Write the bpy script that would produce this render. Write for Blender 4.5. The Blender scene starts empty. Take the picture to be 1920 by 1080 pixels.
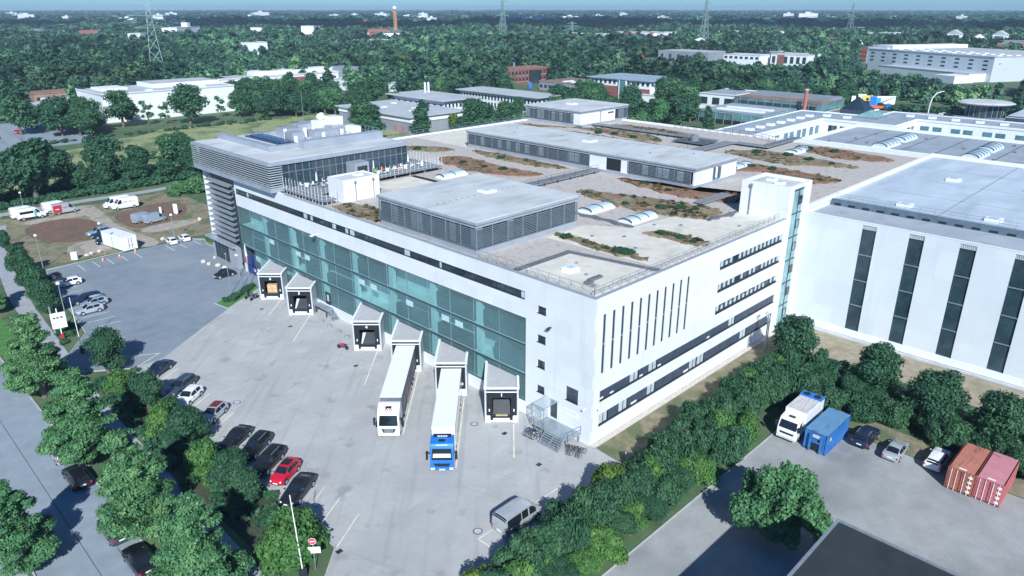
import bpy, math, random
import numpy as np
from mathutils import Vector, Matrix
R_ = math.radians
sc = bpy.context.scene
COL = sc.collection
# ---------------------------------------------------------------- camera, sky, sun, exposure
cam = bpy.data.cameras.new('camera'); cam.sensor_width = 36; cam.lens = 25.54
cam.clip_start = 0.5; cam.clip_end = 40000
cam_o = bpy.data.objects.new('camera', cam); COL.objects.link(cam_o)
cam_o.location = (-55.59, -43.04, 46.0)
cam_o.rotation_euler = (R_(90-21.12), 0, R_(44.85-90))
sc.camera = cam_o
SUN_EL, SUN_AZ = 35.0, 52.6          # elevation; azimuth (from +X) of the direction shadows fall in
world = bpy.data.worlds.new('World'); sc.world = world; world.use_nodes = True
wn = world.node_tree.nodes; wl = world.node_tree.links
sky = wn.new('ShaderNodeTexSky'); sky.sky_type = 'NISHITA'; sky.sun_disc = False
sky.sun_elevation = R_(SUN_EL); sky.altitude = 50; sky.air_density = 1.0; sky.dust_density = 0.0; sky.ozone_density = 6.0
sx, sy = -math.cos(R_(SUN_AZ)), -math.sin(R_(SUN_AZ))
sky.sun_rotation = math.atan2(sx, sy)
tint = wn.new('ShaderNodeMix'); tint.data_type = 'RGBA'; tint.blend_type = 'MULTIPLY'; tint.inputs[0].default_value = 1.0; tint.inputs[7].default_value = (0.46, 0.84, 1.25, 1)
wl.new(sky.outputs[0], tint.inputs[6]); wl.new(tint.outputs[2], wn['Background'].inputs[0]); wn['Background'].inputs[1].default_value = 0.058
sun = bpy.data.lights.new('sun', 'SUN'); sun.energy = 4.4; sun.angle = R_(0.5); sun.color = (0.97, 1.0, 0.99)
sun_o = bpy.data.objects.new('sun', sun); COL.objects.link(sun_o)
sd = Vector((math.cos(R_(SUN_EL))*math.cos(R_(SUN_AZ)), math.cos(R_(SUN_EL))*math.sin(R_(SUN_AZ)), -math.sin(R_(SUN_EL))))
sun_o.rotation_euler = sd.to_track_quat('-Z', 'Y').to_euler(); sun_o.location = (-200, -260, 230)
sc.view_settings.view_transform = 'Standard'; sc.view_settings.look = 'None'
sc.view_settings.exposure = 0.54; sc.view_settings.gamma = 1.0
sc.cycles.max_bounces = 6; sc.cycles.transparent_max_bounces = 12
sc.cycles.volume_bounces = 0

# ---------------------------------------------------------------- helpers
def tag(o, label, cat, group=None, kind=None):
    if label: o['label'] = label
    if cat: o['category'] = cat
    if group: o['group'] = group
    if kind: o['kind'] = kind
    return o
def thing(name, label, cat, loc=(0,0,0), rz=0.0, group=None, scale=None):
    o = bpy.data.objects.new(name, None); COL.objects.link(o)
    o.location = loc; o.rotation_euler = (0,0,rz); o.empty_display_size = 0.5
    if scale: o.scale = scale if hasattr(scale,'__len__') else (scale,)*3
    return tag(o, label, cat, group)
def link(name, mesh, parent=None, loc=None, rz=None, mats=None):
    o = bpy.data.objects.new(name, mesh); COL.objects.link(o)
    if parent is not None: o.parent = parent
    if loc is not None: o.location = loc
    if rz is not None: o.rotation_euler = (0,0,rz)
    if mats:
        for i, m in enumerate(mats):
            o.material_slots[i].link = 'OBJECT'; o.material_slots[i].material = m
    return o
class MB:
    def __init__(s): s.v = []; s.f = []; s.m = []
    def quad(s, *p, m=0):
        b = len(s.v); s.v += [tuple(q) for q in p]; s.f.append(tuple(range(b, b+len(p)))); s.m.append(m); return s
    def box(s, x0, x1, y0, y1, z0, z1, m=0):
        b = len(s.v)
        s.v += [(x0,y0,z0),(x1,y0,z0),(x1,y1,z0),(x0,y1,z0),(x0,y0,z1),(x1,y0,z1),(x1,y1,z1),(x0,y1,z1)]
        for f in ((3,2,1,0),(4,5,6,7),(0,1,5,4),(1,2,6,5),(2,3,7,6),(3,0,4,7)):
            s.f.append(tuple(b+i for i in f)); s.m.append(m)
        return s
    def prism(s, poly, z0, z1, m=0, mtop=None):
        a = sum(poly[i][0]*poly[(i+1)%len(poly)][1]-poly[(i+1)%len(poly)][0]*poly[i][1] for i in range(len(poly)))
        if a < 0: poly = poly[::-1]
        b = len(s.v); n = len(poly)
        s.v += [(p[0],p[1],z0) for p in poly] + [(p[0],p[1],z1) for p in poly]
        s.f.append(tuple(range(b+n-1, b-1, -1))); s.m.append(m)
        s.f.append(tuple(range(b+n, b+2*n))); s.m.append(m if mtop is None else mtop)
        for i in range(n):
            j = (i+1) % n; s.f.append((b+i, b+j, b+n+j, b+n+i)); s.m.append(m)
        return s
    def xprism(s, prof, y0, y1, m=0):          # profile in (x,z) extruded along y
        a = sum(prof[i][0]*prof[(i+1)%len(prof)][1]-prof[(i+1)%len(prof)][0]*prof[i][1] for i in range(len(prof)))
        if a < 0: prof = prof[::-1]
        b = len(s.v); n = len(prof)
        s.v += [(p[0],y0,p[1]) for p in prof] + [(p[0],y1,p[1]) for p in prof]
        s.f.append(tuple(range(b, b+n))); s.m.append(m)
        s.f.append(tuple(range(b+2*n-1, b+n-1, -1))); s.m.append(m)
        for i in range(n):
            j = (i+1) % n; s.f.append((b+j, b+i, b+n+i, b+n+j)); s.m.append(m)
        return s
    def sheet(s, poly, z, m=0):
        a = sum(poly[i][0]*poly[(i+1)%len(poly)][1]-poly[(i+1)%len(poly)][0]*poly[i][1] for i in range(len(poly)))
        if a < 0: poly = poly[::-1]
        return s.quad(*[(p[0],p[1],z) for p in poly], m=m)
    def cyl(s, p, q, r0, r1=None, n=10, m=0, cap=True):
        r1 = r0 if r1 is None else r1
        p, q = Vector(p), Vector(q); d = (q-p).normalized()
        u = d.orthogonal().normalized(); w = d.cross(u); b = len(s.v)
        for c, r in ((p, r0), (q, r1)):
            for i in range(n):
                t = 2*math.pi*i/n; s.v.append(tuple(c + u*(r*math.cos(t)) + w*(r*math.sin(t))))
        for i in range(n):
            j = (i+1) % n; s.f.append((b+i, b+j, b+n+j, b+n+i)); s.m.append(m)
        if cap:
            s.f.append(tuple(range(b+n-1, b-1, -1))); s.m.append(m)
            s.f.append(tuple(range(b+n, b+2*n))); s.m.append(m)
        return s
    def bar(s, p, q, w=0.05, m=0): return s.cyl(p, q, w*0.7, n=4, m=m)
    def blob(s, c, r, m=0, seed=0, jag=0.25, n=2):
        rs = random.Random(seed); import bmesh
        bm = bmesh.new(); bmesh.ops.create_icosphere(bm, subdivisions=n, radius=1.0); b = len(s.v)
        for v in bm.verts:
            k = 1 + rs.uniform(-jag, jag)*0.6
            s.v.append((c[0]+v.co.x*r[0]*k, c[1]+v.co.y*r[1]*k, c[2]+v.co.z*r[2]*k))
        bm.verts.index_update()
        for f in bm.faces: s.f.append(tuple(b+v.index for v in f.verts)); s.m.append(m)
        bm.free(); return s
    def ring(s, c, axis, R, r, n=16, k=5, m=0):
        c = Vector(c); d = Vector(axis).normalized(); u = d.orthogonal().normalized(); w = d.cross(u); b = len(s.v)
        for i in range(n):
            t = 2*math.pi*i/n; e = u*math.cos(t)+w*math.sin(t)
            for j in range(k):
                a = 2*math.pi*j/k; s.v.append(tuple(c + e*(R+r*math.cos(a)) + d*(r*math.sin(a))))
        for i in range(n):
            for j in range(k):
                i2, j2 = (i+1) % n, (j+1) % k
                s.f.append((b+i*k+j, b+i2*k+j, b+i2*k+j2, b+i*k+j2)); s.m.append(m)
        return s
    def mesh(s, name, mats, smooth=False, bevel=0):
        me = bpy.data.meshes.new(name); me.from_pydata(s.v, [], s.f); me.update()
        for m in (mats if isinstance(mats,(list,tuple)) else [mats]): me.materials.append(m)
        me.polygons.foreach_set('material_index', s.m)
        if smooth:
            me.polygons.foreach_set('use_smooth', [True]*len(me.polygons)); me.set_sharp_from_angle(angle=R_(38))
        return me
    def build(s, name, mats, parent=None, smooth=False, loc=None, rz=None, bevel=0):
        o = link(name, s.mesh(name, mats, smooth), parent, loc, rz)
        if bevel:
            b = o.modifiers.new('edges', 'BEVEL'); b.width = bevel; b.segments = 2; b.limit_method = 'ANGLE'
        return o
def box_part(name, mat, parent, *b, bevel=0): return MB().box(*b).build(name, mat, parent, bevel=bevel)

# ---------------------------------------------------------------- materials
MATS = {}
def M(name, rgb, rough=0.7, amt=0.12, scale=0.6, bump=0.0, bscale=8.0, metal=0.0, spec=0.4, rgb2=None, coat=0.0, detail=5.0, lo=0.35, hi=0.65):
    if name in MATS: return MATS[name]
    m = bpy.data.materials.new(name); m.use_nodes = True; nt = m.node_tree; n = nt.nodes; l = nt.links
    p = n['Principled BSDF']; p.inputs['Roughness'].default_value = rough; p.inputs['Metallic'].default_value = metal
    p.inputs['Specular IOR Level'].default_value = spec; p.inputs['Coat Weight'].default_value = coat
    tc = n.new('ShaderNodeTexCoord'); no = n.new('ShaderNodeTexNoise'); no.inputs['Scale'].default_value = scale
    no.inputs['Detail'].default_value = detail; no.inputs['Roughness'].default_value = 0.62; l.new(tc.outputs['Object'], no.inputs['Vector'])
    ra = n.new('ShaderNodeValToRGB'); e = ra.color_ramp.elements; e[0].position = lo; e[1].position = hi
    c2 = rgb2 if rgb2 else tuple(c*(1-amt) for c in rgb); c1 = rgb if rgb2 else tuple(min(1, c*(1+amt)) for c in rgb)
    e[0].color = (*c2, 1); e[1].color = (*c1, 1); l.new(no.outputs['Fac'], ra.inputs['Fac']); l.new(ra.outputs['Color'], p.inputs['Base Color'])
    if bump:
        n2 = n.new('ShaderNodeTexNoise'); n2.inputs['Scale'].default_value = bscale; n2.inputs['Detail'].default_value = 4; l.new(tc.outputs['Object'], n2.inputs['Vector'])
        bp = n.new('ShaderNodeBump'); bp.inputs['Strength'].default_value = bump; bp.inputs['Distance'].default_value = 0.05
        l.new(n2.outputs['Fac'], bp.inputs['Height']); l.new(bp.outputs['Normal'], p.inputs['Normal'])
    MATS[name] = m; return m
def overlay_noise(m, rgb, scale, lo, hi, fac=1.0, stretch=None, detail=4, rot=0.0):
    """mix a second colour in by a noise mask: stains, bare spots, wear"""
    nt = m.node_tree; n = nt.nodes; l = nt.links; p = n['Principled BSDF']
    src = p.inputs['Base Color'].links[0].from_socket
    tc = n.new('ShaderNodeTexCoord'); mp = n.new('ShaderNodeMapping'); mp.vector_type = 'TEXTURE'; mp.inputs['Rotation'].default_value = (0,0,rot); mp.inputs['Scale'].default_value = tuple(1/c for c in (stretch or (1,1,1)))
    no = n.new('ShaderNodeTexNoise'); no.inputs['Scale'].default_value = scale; no.inputs['Detail'].default_value = detail
    l.new(tc.outputs['Object'], mp.inputs['Vector']); l.new(mp.outputs['Vector'], no.inputs['Vector'])
    mr = n.new('ShaderNodeMapRange'); mr.inputs[1].default_value = lo; mr.inputs[2].default_value = hi; mr.inputs[3].default_value = 0; mr.inputs[4].default_value = fac
    l.new(no.outputs['Fac'], mr.inputs[0])
    mx = n.new('ShaderNodeMix'); mx.data_type = 'RGBA'; mx.inputs[7].default_value = (*rgb, 1)
    l.new(mr.outputs[0], mx.inputs[0]); l.new(src, mx.inputs[6]); l.new(mx.outputs[2], p.inputs['Base Color']); return m
def overlay_brick(m, mult, bw, bh, mortar, swz='XY', rot=0.0, offs=0.5):
    """darken joint lines: panels, pavers"""
    nt = m.node_tree; n = nt.nodes; l = nt.links; p = n['Principled BSDF']; src = p.inputs['Base Color'].links[0].from_socket
    tc = n.new('ShaderNodeTexCoord'); se = n.new('ShaderNodeSeparateXYZ'); co = n.new('ShaderNodeCombineXYZ'); l.new(tc.outputs['Object'], se.inputs[0])
    l.new(se.outputs[swz[0]], co.inputs[0]); l.new(se.outputs[swz[1]], co.inputs[1])
    mp = n.new('ShaderNodeMapping'); mp.inputs['Rotation'].default_value = (0,0,rot); l.new(co.outputs[0], mp.inputs['Vector'])
    br = n.new('ShaderNodeTexBrick'); l.new(mp.outputs[0], br.inputs['Vector']); br.offset = offs
    br.inputs['Color1'].default_value = (1,1,1,1); br.inputs['Color2'].default_value = (0.93,0.93,0.94,1); br.inputs['Mortar'].default_value = (mult,mult,mult,1)
    br.inputs['Scale'].default_value = 1; br.inputs['Mortar Size'].default_value = mortar; br.inputs['Brick Width'].default_value = bw; br.inputs['Row Height'].default_value = bh
    mx = n.new('ShaderNodeMix'); mx.data_type = 'RGBA'; mx.blend_type = 'MULTIPLY'; mx.inputs[0].default_value = 1
    l.new(src, mx.inputs[6]); l.new(br.outputs['Color'], mx.inputs[7]); l.new(mx.outputs[2], p.inputs['Base Color']); return m
def glass(name, rgb, rough=0.08, spec=0.8, trans=0.0, rib=None, amt=0.25, scale=0.25):
    m = M(name, rgb, rough, amt, scale, spec=spec); nt = m.node_tree; n = nt.nodes; l = nt.links; p = n['Principled BSDF']
    if rib:
        ax, sc_ = rib; src = p.inputs['Base Color'].links[0].from_socket
        tc = n.new('ShaderNodeTexCoord'); wv = n.new('ShaderNodeTexWave'); wv.bands_direction = ax; wv.inputs['Scale'].default_value = sc_; l.new(tc.outputs['Object'], wv.inputs['Vector'])
        mr = n.new('ShaderNodeMapRange'); mr.inputs[3].default_value = 0.72; mr.inputs[4].default_value = 1.12; l.new(wv.outputs['Fac'], mr.inputs[0])
        mx = n.new('ShaderNodeMix'); mx.data_type = 'RGBA'; mx.blend_type = 'MULTIPLY'; mx.inputs[0].default_value = 1
        l.new(src, mx.inputs[6]); l.new(mr.outputs[0], mx.inputs[7]); l.new(mx.outputs[2], p.inputs['Base Color'])
    if trans:
        tr = n.new('ShaderNodeBsdfTransparent'); tr.inputs[0].default_value = (0.80,0.955,0.965,1); mi = n.new('ShaderNodeMixShader'); mi.inputs[0].default_value = trans
        l.new(p.outputs[0], mi.inputs[1]); l.new(tr.outputs[0], mi.inputs[2]); l.new(mi.outputs[0], n['Material Output'].inputs['Surface'])
    return m
def leafmat(name, c1, c2, c3, tr=0.35, cell=0.0):
    if name in MATS: return MATS[name]
    m = bpy.data.materials.new(name); m.use_nodes = True; nt = m.node_tree; n = nt.nodes; l = nt.links
    p = n['Principled BSDF']; p.inputs['Roughness'].default_value = 0.5; p.inputs['Specular IOR Level'].default_value = 0.25
    tc = n.new('ShaderNodeTexCoord'); no = n.new('ShaderNodeTexNoise'); no.inputs['Detail'].default_value = 6
    no.inputs['Scale'].default_value = 0.9 if not cell else 0.35; l.new(tc.outputs['Object'], no.inputs['Vector'])
    ra = n.new('ShaderNodeValToRGB'); e = ra.color_ramp.elements; e[0].position = 0.34; e[1].position = 0.66; e[0].color = (*c1,1); e[1].color = (*c2,1)
    l.new(no.outputs['Fac'], ra.inputs['Fac'])
    mx = n.new('ShaderNodeMix'); mx.data_type = 'RGBA'; mx.inputs[7].default_value = (*c3,1); l.new(ra.outputs[0], mx.inputs[6])
    mr = n.new('ShaderNodeMapRange'); mr.inputs[1].default_value = 0.0; mr.inputs[2].default_value = 1.0; mr.inputs[3].default_value = 0.0; mr.inputs[4].default_value = 0.85
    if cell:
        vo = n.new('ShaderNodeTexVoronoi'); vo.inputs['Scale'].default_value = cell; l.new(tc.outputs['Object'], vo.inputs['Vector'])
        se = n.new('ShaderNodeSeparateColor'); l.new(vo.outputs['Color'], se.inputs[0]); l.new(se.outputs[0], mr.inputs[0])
    else:
        oi = n.new('ShaderNodeObjectInfo'); l.new(oi.outputs['Random'], mr.inputs[0])
    l.new(mr.outputs[0], mx.inputs[0])
    if cell:
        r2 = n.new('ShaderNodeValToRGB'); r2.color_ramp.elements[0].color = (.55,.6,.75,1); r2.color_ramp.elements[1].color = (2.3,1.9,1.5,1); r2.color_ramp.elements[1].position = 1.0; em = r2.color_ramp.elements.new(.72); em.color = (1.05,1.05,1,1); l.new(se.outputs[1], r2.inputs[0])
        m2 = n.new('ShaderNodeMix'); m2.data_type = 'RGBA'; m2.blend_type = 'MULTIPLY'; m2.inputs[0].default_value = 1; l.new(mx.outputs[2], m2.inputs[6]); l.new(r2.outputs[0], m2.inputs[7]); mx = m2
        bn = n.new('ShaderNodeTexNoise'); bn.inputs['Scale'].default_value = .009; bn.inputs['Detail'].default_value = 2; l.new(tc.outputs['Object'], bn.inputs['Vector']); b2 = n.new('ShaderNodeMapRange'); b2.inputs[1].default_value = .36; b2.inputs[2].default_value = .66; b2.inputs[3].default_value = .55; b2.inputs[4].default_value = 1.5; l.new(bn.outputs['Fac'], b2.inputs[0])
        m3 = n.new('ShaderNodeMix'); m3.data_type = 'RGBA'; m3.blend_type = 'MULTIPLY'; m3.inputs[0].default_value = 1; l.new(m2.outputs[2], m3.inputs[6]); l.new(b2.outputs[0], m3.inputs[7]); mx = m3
    l.new(mx.outputs[2], p.inputs['Base Color'])
    t = n.new('ShaderNodeBsdfTranslucent'); l.new(mx.outputs[2], t.inputs[0]); ms = n.new('ShaderNodeMixShader'); ms.inputs[0].default_value = tr
    l.new(p.outputs[0], ms.inputs[1]); l.new(t.outputs[0], ms.inputs[2]); l.new(ms.outputs[0], n['Material Output'].inputs['Surface'])
    MATS[name] = m; return m

WHITE1 = overlay_noise(overlay_brick(M('facade panels west', (0.69,0.725,0.755), 0.55, 0.04, 0.15), 0.86, 3.08, 1.75, 0.018, 'YZ'), (0.50,0.55,0.58), 0.9, 0.56, 0.8, 0.5, (1,1,.07))
WHITE2 = overlay_noise(overlay_brick(M('facade panels south', (0.73,0.755,0.775), 0.55, 0.035, 0.15), 0.88, 3.28, 1.75, 0.018, 'XZ'), (0.55,0.60,0.63), 0.9, 0.56, 0.8, 0.45, (1,1,.07))
WHITE = overlay_noise(M('white render', (0.73,0.77,0.80), 0.6, 0.04, 0.4), (0.55,0.58,0.60), 0.7, 0.56, 0.78, 0.45, (1,1,.1))
WHITEP = M('white paint', (0.76,0.80,0.83), 0.4, 0.05, 1.5)
DARK = M('dark grey metal', (0.045,0.055,0.07), 0.45, 0.2, 1.0, metal=0.3)
GREYM = M('grey metal', (0.30,0.34,0.38), 0.4, 0.12, 1.2, metal=0.5)
GALV = M('galvanised steel', (0.42,0.47,0.52), 0.42, 0.15, 2.0, metal=0.6)
ZINC = M('zinc fascia', (0.36,0.40,0.46), 0.45, 0.08, 0.5, metal=0.25)
BLUEGREY = M('blue grey shutters', (0.055,0.075,0.11), 0.5, 0.15, 0.8)
INTERIOR = M('dark interior', (0.03,0.04,0.05), 0.8, 0.3, 0.5)
BLIND = M('pale window blind', (0.45,0.52,0.56), 0.6, 0.15, 1.2)
WGLASS = glass('window glass', (0.025,0.04,0.055), 0.06, 0.9)
TEAL = glass('profiled glass', (0.25,0.37,0.385), 0.25, 0.6, trans=0.76, rib=('Y', 1.3), amt=0.14, scale=0.12)
TEALX = glass('stair glass', (0.20,0.36,0.38), 0.2, 0.7, trans=0.0, amt=0.25, scale=0.5)
HALLG = glass('ribbed hall glass', (0.03,0.06,0.08), 0.2, 0.6, rib=('Y', 1.1), amt=0.35, scale=0.4)
BLACK = M('black rubber', (0.012,0.016,0.022), 0.7, 0.25, 2.0)
MEMB = overlay_noise(M('roof membrane', (0.52,0.55,0.57), 0.75, 0.08, 0.25), (0.33,0.36,0.38), 0.35, 0.5, 0.72, 0.75, (0.3,1,1))
MEMBD = overlay_noise(M('dark roof membrane', (0.30,0.35,0.41), 0.75, 0.1, 0.2), (0.20,0.24,0.29), 0.3, 0.52, 0.75, 0.7)
MEMBH = overlay_noise(M('hall roof membrane', (0.46,0.54,0.62), 0.7, 0.1, 0.12), (0.30,0.37,0.45), 0.22, 0.5, 0.72, 0.7, (0.25,1,1))
GRAVEL = overlay_noise(M('roof gravel', (0.46,0.43,0.41), 0.95, 0.25, 6.0, bump=0.6, bscale=12), (0.30,0.285,0.27), 1.2, 0.5, 0.7, 0.7)
SEDUM = overlay_noise(overlay_noise(M('dry roof sedum', (0.33,0.265,0.175), 0.95, 0.3, 1.0, bump=0.8, bscale=6, rgb2=(0.12,0.105,0.075)), (0.21,0.12,0.08), 0.28, 0.5, 0.64, 0.75), (0.07,0.10,0.05), 0.8, 0.57, 0.66, 0.85)
REDSED = overlay_noise(M('red roof sedum', (0.29,0.155,0.11), 0.95, 0.3, 1.2, bump=0.8, bscale=6, rgb2=(0.16,0.085,0.06)), (0.26,0.20,0.12), 0.45, 0.48, 0.62, 0.85)
SLATE = M('dark mineral strip', (0.13,0.145,0.17), 0.9, 0.25, 3.0, bump=0.5, bscale=10)
SAND = overlay_noise(M('light roof felt', (0.62,0.60,0.54), 0.85, 0.08, 0.5), (0.42,0.41,0.36), 0.4, 0.52, 0.75, 0.6)
CONC = M('concrete', (0.45,0.47,0.50), 0.8, 0.12, 0.6)
TIMBER = M('weathered decking', (0.20,0.225,0.25), 0.75, 0.18, 3.0)
TRUNK = M('bark', (0.13,0.11,0.095), 0.9, 0.3, 4.0, bump=0.6, bscale=14)
RED = M('red paint', (0.42,0.03,0.05), 0.4, 0.1, 2.0)
ORANGE = M('orange paint', (0.75,0.18,0.03), 0.5, 0.1, 2.0)
YELL = M('yellow paint', (0.62,0.50,0.12), 0.6, 0.15, 3.0)
STONE = M('pale stone', (0.52,0.47,0.44), 0.9, 0.2, 3.0, bump=0.5)
PLY = M('cardboard', (0.55,0.38,0.22), 0.8, 0.12, 3.0)
BRICK = overlay_noise(M('red brick', (0.22,0.075,0.06), 0.9, 0.2, 1.5), (0.30,0.13,0.10), 2.0, 0.5, 0.6, 0.6)
DOME = glass('skylight dome', (0.52,0.64,0.72), 0.12, 0.8, amt=0.1)
BLUEP = M('blue paint', (0.015,0.16,0.55), 0.35, 0.1, 1.0, coat=0.3)
TYRE = M('tyre', (0.02,0.022,0.026), 0.85, 0.2, 6.0)
RIM = M('alloy rim', (0.50,0.53,0.57), 0.35, 0.15, 8.0, metal=0.5)
CARGLASS = glass('car glass', (0.012,0.018,0.025), 0.04, 0.9)
LAMPW = M('headlamp', (0.75,0.78,0.80), 0.15, 0.1, 5.0)
LAMPR = M('tail lamp', (0.45,0.02,0.03), 0.2, 0.1, 5.0)
PLATE = M('number plate', (0.80,0.82,0.82), 0.5, 0.05, 5.0)
MARK = overlay_noise(M('worn line paint', (0.70,0.71,0.67), 0.8, 0.1, 2.0), (0.5,0.51,0.50), 1.5, 0.55, 0.75, 0.6)
LINEY = overlay_noise(M('worn yellow line paint', (0.70,0.67,0.54), 0.8, 0.1, 2.0), (0.48,0.48,0.45), 1.0, 0.48, 0.68, 0.8)
# ---------------------------------------------------------------- ground, roads, yards
GRASS = overlay_noise(overlay_noise(M('grass', (0.075,0.135,0.06), 0.95, 0.3, 0.5, bump=0.5, bscale=5), (0.16,0.145,0.095), 0.16, 0.5, 0.66, 0.8), (0.05,0.11,0.055), 0.06, 0.45, 0.6, 0.6)
MEADOW = overlay_noise(M('meadow grass', (0.26,0.30,0.14), 0.95, 0.3, 0.7, bump=0.7, bscale=3), (0.09,0.15,0.07), 0.12, 0.48, 0.62, 0.85)
DRYG = overlay_noise(M('dry grass', (0.22,0.195,0.13), 0.95, 0.25, 0.8, bump=0.5, bscale=6), (0.09,0.13,0.06), 0.22, 0.5, 0.62, 0.85)
LAWN = M('green lawn', (0.07,0.19,0.05), 0.95, 0.3, 1.2, bump=0.5, bscale=8)
SOIL = M('planting soil', (0.05,0.065,0.04), 0.95, 0.3, 2.0, bump=0.6)
DIRT = overlay_noise(M('dirt track', (0.36,0.32,0.28), 0.95, 0.2, 0.8, bump=0.4), (0.17,0.19,0.12), 0.3, 0.52, 0.66, 0.7)
REDSOIL = overlay_noise(M('brown soil', (0.17,0.105,0.075), 0.95, 0.25, 1.2, bump=0.7, bscale=5), (0.11,0.10,0.075), 0.25, 0.48, 0.65, 0.8)
ASPH = overlay_noise(overlay_noise(M('car park asphalt', (0.20,0.24,0.285), 0.85, 0.08, 0.4, bump=0.1, bscale=30), (0.26,0.295,0.335), 0.07, 0.45, 0.65, 0.7), (0.145,0.175,0.21), 0.5, 0.58, 0.75, 0.6, (0.3,1,1))
ROADM = overlay_noise(M('street asphalt', (0.25,0.30,0.35), 0.85, 0.08, 0.5, bump=0.1, bscale=30), (0.18,0.215,0.255), 0.25, 0.5, 0.7, 0.8, (1,0.2,1))
YARDC = overlay_brick(M('yard concrete pavers', (0.44,0.448,0.448), 0.85, 0.06, 0.25, bump=0.08, bscale=20), 0.90, 0.4, 0.2, 0.02, 'XY', 0.785)
overlay_noise(YARDC, (0.36,0.37,0.375), 0.09, 0.48, 0.68, 0.6); overlay_noise(YARDC, (0.51,0.53,0.54), 0.55, 0.56, 0.74, 0.5, (0.4,1,1)); overlay_brick(YARDC, 0.95, 7.0, 7.0, 0.03, 'XY', 0.785, 0.0)
overlay_noise(YARDC, (0.27,0.285,0.30), 1.1, 0.54, 0.74, 0.55, (0.05,1,1), 5, 0.8); overlay_noise(YARDC, (0.22,0.23,0.235), 0.35, 0.61, 0.72, 0.6); overlay_noise(YARDC, (0.24,0.255,0.265), 1.7, 0.6, 0.75, 0.4, (.04,1,1), 5, 1.9)
BRICKY = overlay_noise(overlay_noise(overlay_brick(M('yard block paving', (0.36,0.372,0.375), 0.88, 0.08, 0.4, bump=0.1, bscale=20), 0.80, 0.4, 0.2, 0.03, 'XY'), (0.20,0.215,0.22), 0.12, 0.45, 0.66, 0.85), (0.33,0.33,0.33), 0.5, 0.56, 0.72, 0.5)
PATHM = overlay_brick(M('footpath slabs', (0.34,0.36,0.39), 0.88, 0.1, 0.5), 0.85, 0.6, 0.4, 0.02)
KERB = M('kerb stone', (0.42,0.43,0.44), 0.85, 0.12, 1.5)
def ground(name, poly, z, m): return tag(MB().sheet(poly, z).build(name, m), None, None, kind='structure')
def rect(x0,x1,y0,y1): return [(x0,y0),(x1,y0),(x1,y1),(x0,y1)]
ground('ground', [(-55+9000*math.cos(2*math.pi*i/64), -43+9000*math.sin(2*math.pi*i/64)) for i in range(64)], 0, GRASS)
def wob(poly, amt, n=6, seed=0):
    rs = random.Random(seed); out = []
    for i,(a,b) in enumerate(zip(poly, poly[1:]+poly[:1])):
        for k in range(n):
            t = k/n; out.append((a[0]+(b[0]-a[0])*t+rs.uniform(-amt,amt), a[1]+(b[1]-a[1])*t+rs.uniform(-amt,amt)))
    return out
def smooth(poly, n=3):
    for _ in range(n):
        q = []
        for a,b in zip(poly, poly[1:]+poly[:1]):
            q += [(a[0]*.75+b[0]*.25, a[1]*.75+b[1]*.25), (a[0]*.25+b[0]*.75, a[1]*.25+b[1]*.75)]
        poly = q
    return poly
ground('street', rect(-49.4,-41.3,-90,260), 0.004, ROADM)
ground('footpath', [(-37.5,-30),(-35.3,-30),(-35.3,45),(-34.3,64),(-32.6,92),(-29.2,125),(-24.0,150),(-26.0,150),(-31.6,125),(-34.6,100),(-36.4,75),(-37.5,45)], 0.008, PATHM)
ground('pavement_plaza', rect(-75,-49.9,-40,45), 0.004, PATHM)
ground('lawn', wob(rect(-41.0,-37.8,62,120), 0.1), 0.006, LAWN)
ground('asphalt_lot', [(-26.2,109.4),(0.5,110.6),(3.4,108),(2.0,98),(2.0,84),(1.0,70),(-2.2,69.5),(-10.6,67.2),(-16.7,62.8),(-25.2,56.4),(-29.3,56.2),(-35.2,60.4),(-35.0,65.7),(-30.0,73.2),(-27.9,96)], 0.010, ASPH)
ground('concrete_yard', [(-29.3,56.2),(-29.1,6),(-31.7,3.5),(-41.2,-1),(-41.2,-8),(-24,-8),(-20,-5.4),(-8,-5.2),(-0.45,-4.6),(-0.05,-0.6),(0.2,0.2),(0.2,71.6),(-2.4,72.4),(-10.6,67.2),(-16.7,62.8),(-25.2,56.4)], 0.014, YARDC)
ground('planting_soil', wob(rect(-34.6,-29.6,6.5,55.8), 0.15), 0.006, SOIL)
ground('hedge_bed', wob([(-26,-13.3),(23,-13.4),(31,-12),(31,-2.6),(20,-4.0),(0,-4.6),(-20,-5.6),(-26,-9)], 0.2), 0.004, GRASS)
ground('grass_strip', wob([(-0.3,-4.6),(20,-4.0),(44,-3.2),(44,-0.75),(0.1,-0.75)], 0.12, 12), 0.008, DRYG)
ground('gravel_edge', rect(0.0,43.4,-0.75,-0.05), 0.012, STONE)
ground('block_paved_yard', [(-60,-13.7),(17.5,-13.6),(23.2,-16),(23.4,-46),(20,-90),(-60,-90)], 0.010, BRICKY)
ground('verge', wob([(23.4,-16.5),(27.5,-17),(28,-60),(21.5,-60),(23.5,-40)], 0.35, 8), 0.008, DRYG)
ground('sandy_strip', wob([(40,-2.5),(44,-0.8),(49.2,-0.8),(48.8,-80),(41,-80),(40.5,-30)], 0.5, 10), 0.006, overlay_noise(M('dry sandy ground', (0.30,0.265,0.195), 0.95, 0.15, 0.8, bump=0.3), (0.20,0.17,0.12), 0.5, 0.5, 0.68, 0.7))
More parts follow.
